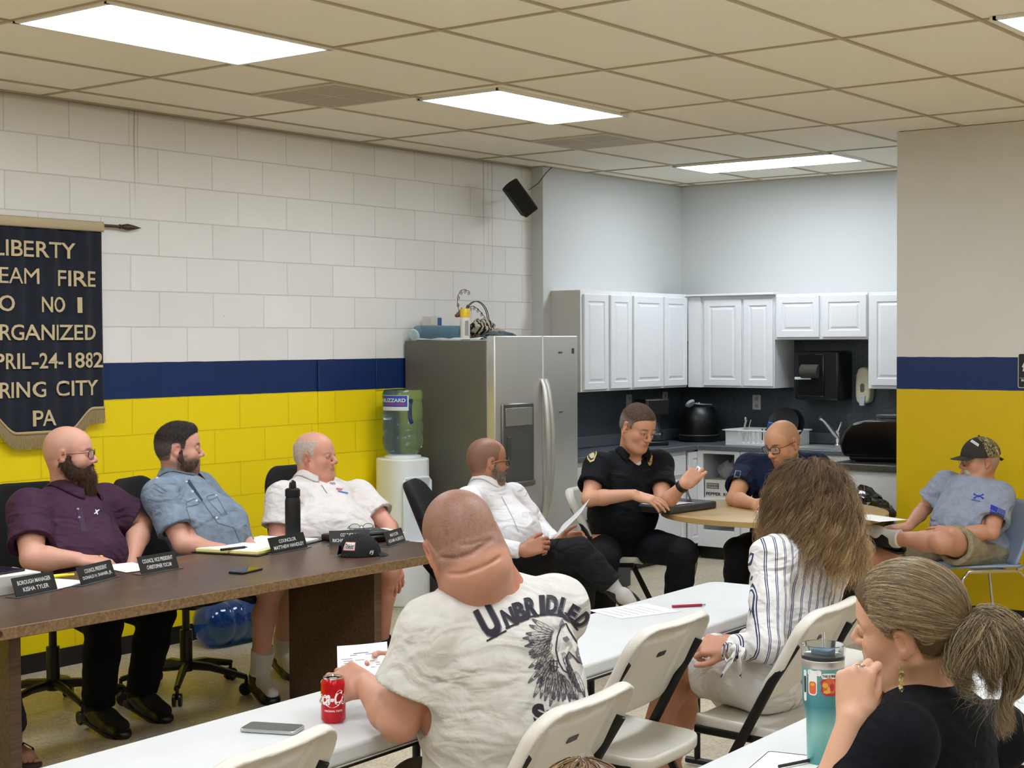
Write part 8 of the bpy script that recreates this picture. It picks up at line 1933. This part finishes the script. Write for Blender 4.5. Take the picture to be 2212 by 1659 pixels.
# ---- 10: man in the printed T-shirt, from behind
P = Person('shaven headed man in an off white T-shirt with a horse print, seen from behind',chest=.150,width=.212,belly=.06,arm=1.22,leg=1.05,neck=.072,h=.0035)
P.j(nk=(1040,1272,4.06),shL=(935,1365,3.92),shR=(1200,1312,4.24),chs=(1085,1420,4.02),wst=(1105,1540,4.02),pel=(1112,1670,4.06),elL=(862,1560,3.92),wrL=(792,1482,4.12),elR=(1130,1500,4.60),wrR=(905,1445,4.32))
P.frame(); P.j(knL=(900,1700,4.3),knR=(1080,1640,4.6)); 
for q in 'LR': P.J['kn'+q][2] = .50; P.J['an'+q] = P.J['kn'+q].copy(); P.J['an'+q][2] = .10; P.J['to'+q] = P.J['an'+q]+npv(facing(110))*.17-np.array([0,0,.045])
h = Head(at(998,1168,3.98),frame_of(104,26,15),1.10,1.08,1.04,.010); R0 = begin(P)
B = S(); P.torso(B); P.arms(B); P.legs(B); P.feet(B); neck(P,B,h,.080); h.add(B); B.cap(h.W(-.02,0,-.08),P.J['nk']+P.u*.005,.080,.092,.05)
B.cap(h.W(-.030,-.036,-.055),h.W(-.030,.036,-.055),.036,.036,.03); B.cap(h.W(-.032,-.038,-.095),h.W(-.032,.038,-.092),.031,.031,.03)
hand(B,P.J['wrL'],npv(facing(142))+np.array([0,0,.22]),npv(facing(-110))*.7+np.array([0,0,.7]),1,curl=((.4,.7,.5),(.5,.8,.5),(.6,.9,.6),(.7,1.,.6)),k=1.1,thumb=(.2,.3))
hand(B,P.J['wrR'],npv(facing(175))+np.array([0,0,.1]),npv(facing(90)),-1,curl=(.5,.8,.6),k=1.08)
def stubble(Pt,q,col,inh):
    sp_ = np.clip(vnoise(q,950)*.5+vnoise(q,1700,2)*.6,0,1); m = smoothstep(-.078,-.050,q[:,2]+.12*np.maximum(q[:,0],0)+.08*q[:,1])*inh*(1-smoothstep(.080,.084,np.abs(q[:,1]))); return mixc(col,np.clip(m*(.52+.35*sp_),0,.9),'4a3830')
pre_ = wchild('pre', B.mesh(.009,name='pre'), R0); bv = bvh_of(pre_); bpy.data.objects.remove(pre_); c_f = []
for ln,w_,d_ in (([(950,1204),(985,1207),(1020,1196),(1052,1172),(1062,1166)],.0045,.013),([(968,1240),(1000,1240),(1040,1226),(1080,1204)],.0045,.011),([(990,1178),(1020,1176),(1050,1166)],.004,.004)):
    pt_ = [drop(bv,u,v,.0) for u,v in ln]; pt_ = [q for q in pt_ if q is not None]; c_f += [(pt_[k],pt_[k+1]+(pt_[k+1]-pt_[k])*.25,w_,d_) for k in range(len(pt_)-1)]
body_mesh(P,B,h,headcolour(h,'bd8a72',lips='a8645c',brow='3a2c24',extra=stubble,red=.45),cre=c_f)
h.eyes(R0)
Mt = cloth('heather_tee','cac7c0',.9,bs=260,var=.05); so_ = shirt(P,Mt,t=.013,head=h,frac=.66,loose=.026,amp=.0065,seed=31,hem=-.12,neckr=.088,res=.005,f=20,
  cre=[(at(965,1440,3.8),at(1015,1340,3.85),.010,.016),(at(1000,1440,3.8),at(960,1500,3.8),.012,.016),(at(980,1530,3.8),at(1080,1440,3.8),.010,.006),(at(985,1560,3.8),at(1110,1500,3.8),.010,.006),(at(985,1590,3.8),at(1130,1570,3.8),.010,.005),(at(890,1350,3.8),at(960,1410,3.8),.008,.004),(at(910,1300,3.9),at(1100,1275,3.95),.012,.003)])
trousers(P,mat('brown_shorts','3a332c',.9),.018); P.shoes(R0,M_black)
nb = S(); 
bv = bvh_of(so_); Mprint = mat('shirt_print','231f2a',.85); Mpg = mat('shirt_print_grey','6d6a70',.85)
arcpts = [('U',1072,1374,40,70,-28),('N',1106,1352,26,40,-22),('B',1128,1341,25,42,-17),('R',1150,1332,25,42,-10),('I',1172,1328,12,42,-4),('D',1190,1328,25,42,3),('L',1212,1331,20,40,14),('E',1226,1341,19,38,30),('D',1240,1352,20,40,52)]
parts, shp = [], []
for ch,u,v,wd,hg,an in arcpts:
    a = math.radians(an); du, dv = math.cos(a)*wd/2, math.sin(a)*wd/2; parts.append(textpx(ch,u-du,v-dv,u+du,v+dv,hg,.05)); parts.append(stroke([(u-du*1.2,v-dv*1.2),(u+du*1.2,v+dv*1.2)],4)); shp.append(textpx(ch,u-du*1.1+2,v-dv*1.1+3,u+du*1.1+2,v+dv*1.1+3,hg*1.04,.08))
mark(bv,shp,'print_outline',Mpg,so_,.0012,4); mark(bv,parts,'print_lettering',Mprint,so_,.0018,4)
fe, fd = [], []
def feather(u,v,ang,L_,w,dark=False):
    a = math.radians(ang); n = 9; up_, lo_ = [], []
    for i in range(n+1):
        t = i/n; x = L_*t; ww = w*math.sin(math.pi*min(1,t*.9+.08))**.7*(1-.2*t); bend = 6*t*t
        cx_, cy_ = u+math.cos(a)*x-math.sin(a)*bend, v+math.sin(a)*x+math.cos(a)*bend; up_.append((cx_+math.sin(a)*ww,cy_-math.cos(a)*ww)); lo_.append((cx_-math.sin(a)*ww,cy_+math.cos(a)*ww))
    fe.append(stroke(up_,.8)); fe.append(stroke(lo_,.8)); fe.append(stroke([((p[0]+q_[0])/2,(p[1]+q_[1])/2) for p,q_ in zip(up_,lo_)],.6))
    for i in range(1,n): c_ = ((up_[i-1][0]+lo_[i-1][0])/2,(up_[i-1][1]+lo_[i-1][1])/2); i%2 and (fe.append(stroke([c_,up_[i]],.45)), fe.append(stroke([c_,lo_[i]],.45)))
    fd.append((up_[-3:]+lo_[-3:][::-1],[tuple(range(6))]))
rg = random.Random(4)
for i in range(9): feather(1196-i*1.5,1364+i*3,205-i*13+rg.uniform(-4,4),58+rg.uniform(-6,8),6.5)
for i in range(9): feather(1188+rg.uniform(-6,6),1378+i*7,168-i*7+rg.uniform(-5,5),52+rg.uniform(-6,8),7)
for i in range(9): feather(1182+i*4,1428+i*4,128-i*9+rg.uniform(-5,5),52+rg.uniform(0,14),6.5)
for i in range(6): feather(1215+i*3,1410+i*10,64-i*3,42,6)
for i in range(12): feather(1170+i*6.5,1450+rg.uniform(0,22),100-i*3+rg.uniform(-6,6),46+rg.uniform(0,16),5.5)
hd_ = [(1212,1352),(1222,1347),(1228,1360),(1238,1376),(1250,1394),(1259,1412),(1262,1426),(1257,1434),(1248,1430),(1238,1418),(1228,1408),(1222,1420),(1226,1436),(1236,1448),(1230,1456),(1216,1448),(1206,1430),(1200,1404),(1203,1376)]
mark(bv,[stroke(hd_+[hd_[0]],2.8)]+fe,'print_horse',Mprint,so_,.0016,5)
mark(bv,[(([(1246,1396),(1254,1402),(1262,1424),(1257,1435),(1247,1428),(1243,1410)]),[(0,1,2,3,4,5)]),poly([(1214,1378),(1224,1374),(1230,1382),(1222,1388)]),poly([(1206,1352),(1214,1336),(1220,1352),(1212,1358)]),poly([(1228,1408),(1238,1418),(1230,1424),(1222,1420)])]+fd,'print_shading',Mpg,so_,.0014,5)
mark(bv,[stroke([(1188,1430),(1188,1446),(1194,1452),(1202,1446),(1202,1430)],2.4),stroke([(1186,1428),(1204,1428)],2.2),stroke([(1195,1424),(1195,1452)],2.4),stroke([(1184,1436),(1206,1442)],2.2)],'print_monogram',Mprint,so_,.0022,4)
mark(bv,[textpx('S',1156,1572,1184,1566,50,.06),textpx('PIRIT',1186,1560,1260,1540,26,.05)],'print_lower_lettering',Mprint,so_,.0018,4)
# paper he reads
a_, b_, c_ = at(728,1396,4.30), at(836,1386,4.36), at(842,1480,4.22); pp = empty('printed_page',tuple(a_),0,'printed white page held by the man in the horse T-shirt','paper')
ux = b_-a_; uy = (c_-b_)*1.15
MB().sheet(lambda s,t:ux*s+uy*t+(_fw*-.008)*math.sin(s*3.1+t),12,12).build('sheet', M_paper, pp, solid=.0008, smooth=80)
q = MB(); nrm = ux.cross(uy).normalized(); nrm = nrm if nrm.dot(_fw) < 0 else -nrm
def on(s,t): return ux*s+uy*t+(_fw*-.008)*math.sin(s*3.1+t)+nrm*.0012
def bar(s0,s1,t,w=.010): q.add([on(s0,t),on(s1,t),on(s1,t+w),on(s0,t+w)],[(0,1,2,3)])
bar(.32,.62,.17,.016); bar(.25,.70,.205,.012)
for i in range(13): bar(.12 if i%3 else .08,.30+.55*abs(math.sin(i*2.7)),.27+i*.042,.011)
q.build('print', M_greytext, pp)

# ---- hair at the bottom edge and the sandalled foot at the lower left
P = Person('top of a light brown haired head at the bottom frame edge',chest=.1,width=.14,h=.006); 
P.j(nk=(1262,1960,2.35),shL=(1130,2030,2.3),shR=(1400,2030,2.5),chs=(1265,2150,2.4),wst=(1265,2300,2.4),pel=(1265,2420,2.45),elL=(1120,2250,2.35),wrL=(1100,2200,2.6),elR=(1400,2250,2.6),wrR=(1250,2200,2.8)); P.frame(); h = Head(at(1258,1808,2.4),frame_of(95,6,0),1.0,.97,.95); R0 = begin(P)
B = S(); P.torso(B); P.arms(B); neck(P,B,h,.050); h.add(B); body_mesh(P,B,h,headcolour(h,'c99a80'))
shirt(P,mat('grey_tee','4a4a50',.9),t=.012,head=h,neckr=.06)
rng = np.random.default_rng(3); s2, c2 = [], []
for i in range(3000):
    th = rng.uniform(0,6.283); phs = rng.uniform(-.2,1.0); ph = math.asin(phs); 
    if math.cos(th) > .6 and ph < .6: continue
    d0 = np.array([math.cos(th)*math.cos(ph),math.sin(th)*math.cos(ph),math.sin(ph)]); pts = []; m = 20; q0 = np.array([-.012+.101*d0[0],.079*d0[1],.030+.090*d0[2]]); wv = rng.uniform(.001,.004)
    for k in range(m):
        t = k/m; a2 = ph-(ph+.7)*t; r_ = 1.03+.05*t+.02*math.sin(t*9+th*7); pts.append(h.W(-.012+.101*math.cos(th)*math.cos(a2)*r_+wv*math.sin(t*14+i),.079*math.sin(th)*math.cos(a2)*r_+wv*math.cos(t*12+i),.030+.090*math.sin(a2)*r_).astype(float))
    s2.append(np.array(pts)); c2.append(np.tile(np.array(lin(['5a4028','7a5a38','a07c50','4a3420'][int(rng.integers(0,4))])),(m,1)))
hair_strands('hair',s2,.0007,M_hairfib,R0,c2)
Bh = S(); h.ell(Bh,(-.014,0,.034),(.100,.080,.088),0); h.ell(Bh,(.08,0,-.03),(.06,.07,.08),.01,-1); wchild('hair_underlayer', Bh.mesh(.006,name='hair_underlayer',colour=const_colours('3a2a1a','5a4430',90)), R0, M_hair)

P = Person('person left of the frame, only a sandalled foot under the table in view',chest=.13,width=.165,h=.006)
fp = onz(62,1640,.09); P.j(nk=(-185,1090,6.7),shR=(-250,1130,6.6),shL=(-110,1120,6.8),chs=(-185,1170,6.7),wst=(-185,1235,6.7),pel=(-180,1290,6.8),elR=(-260,1250,6.5),wrR=(-200,1270,6.35),elL=(-100,1240,6.7),wrL=(-110,1265,6.45)); P.frame()
P.J['knL'] = npv(onz(-20,1420,.50)); P.J['knR'] = P.J['knL']-npv(facing(0))*.25; P.J['anL'] = npv(onz(28,1578,.12)); P.J['anR'] = P.J['anL']-npv(facing(0))*.25; P.J['toL'] = npv(onz(70,1640,.035)); P.J['toR'] = P.J['toL']-npv(facing(0))*.25
h = Head(at(-180,1010,6.7),frame_of(0,0,0)); R0 = begin(P); B = S(); P.torso(B); P.arms(B); P.legs(B); neck(P,B,h); h.add(B)
for q in 'LR':
    A, T = P.J['an'+q], P.J['to'+q]; d = (T-A); d[2] = 0; d /= np.linalg.norm(d); l_ = np.cross([0,0,1],d); F0 = A.copy(); F0[2] = .055; B.cap(A,F0-d*.02,.034,.034,.03); B.cap(F0,F0+d*.12-np.array([0,0,.02]),.034,.028,.03); B.cap(F0+d*.12-np.array([0,0,.02])+l_*.02,F0+d*.12-np.array([0,0,.025])-l_*.02,.022,.020,.02)
    for k in range(5): s_ = F0+d*(.135-.006*abs(k-1))+l_*(.034-.017*k)-np.array([0,0,.030]); B.cap(s_,s_+d*(.038-.004*k)-np.array([0,0,.006]),.0115 if k == 0 else .009,.010 if k == 0 else .0075,.006)
body_mesh(P,B,h,headcolour(h,'b5826a',scalp='3a2a20',scalp_s=.8,hairline=hairline_short),h=.0045)
shirt(P,mat('dark_tee','202024',.9),t=.012,head=h); trousers(P,mat('dark_jeans'),.014)
for q in 'LR':
    A, T = P.J['an'+q], P.J['to'+q]; d = (T-A); d[2] = 0; d /= np.linalg.norm(d); l_ = np.cross([0,0,1],d); c_ = A+d*.075; sd_ = MB().prism(rrect(.27,.095,.045),0,.016,T=basis((c_[0],c_[1],0),tuple(d),tuple(l_),(0,0,1))).build('sandal_sole', mat('sandal_brown','3a2c24',.7), R0, world=True, bevel=.004)
    MB().tube([c_*[1,1,0]+d*.03+l_*x+np.array([0,0,z]) for x,z in ((-.045,.02),(-.038,.06),(0,.088),(.038,.06),(.045,.02))],.004,6,rr=[(.012,.003)]*5,flat=(0,0,1)).build('sandal_strap', mat('sandal_brown'), R0, world=True)
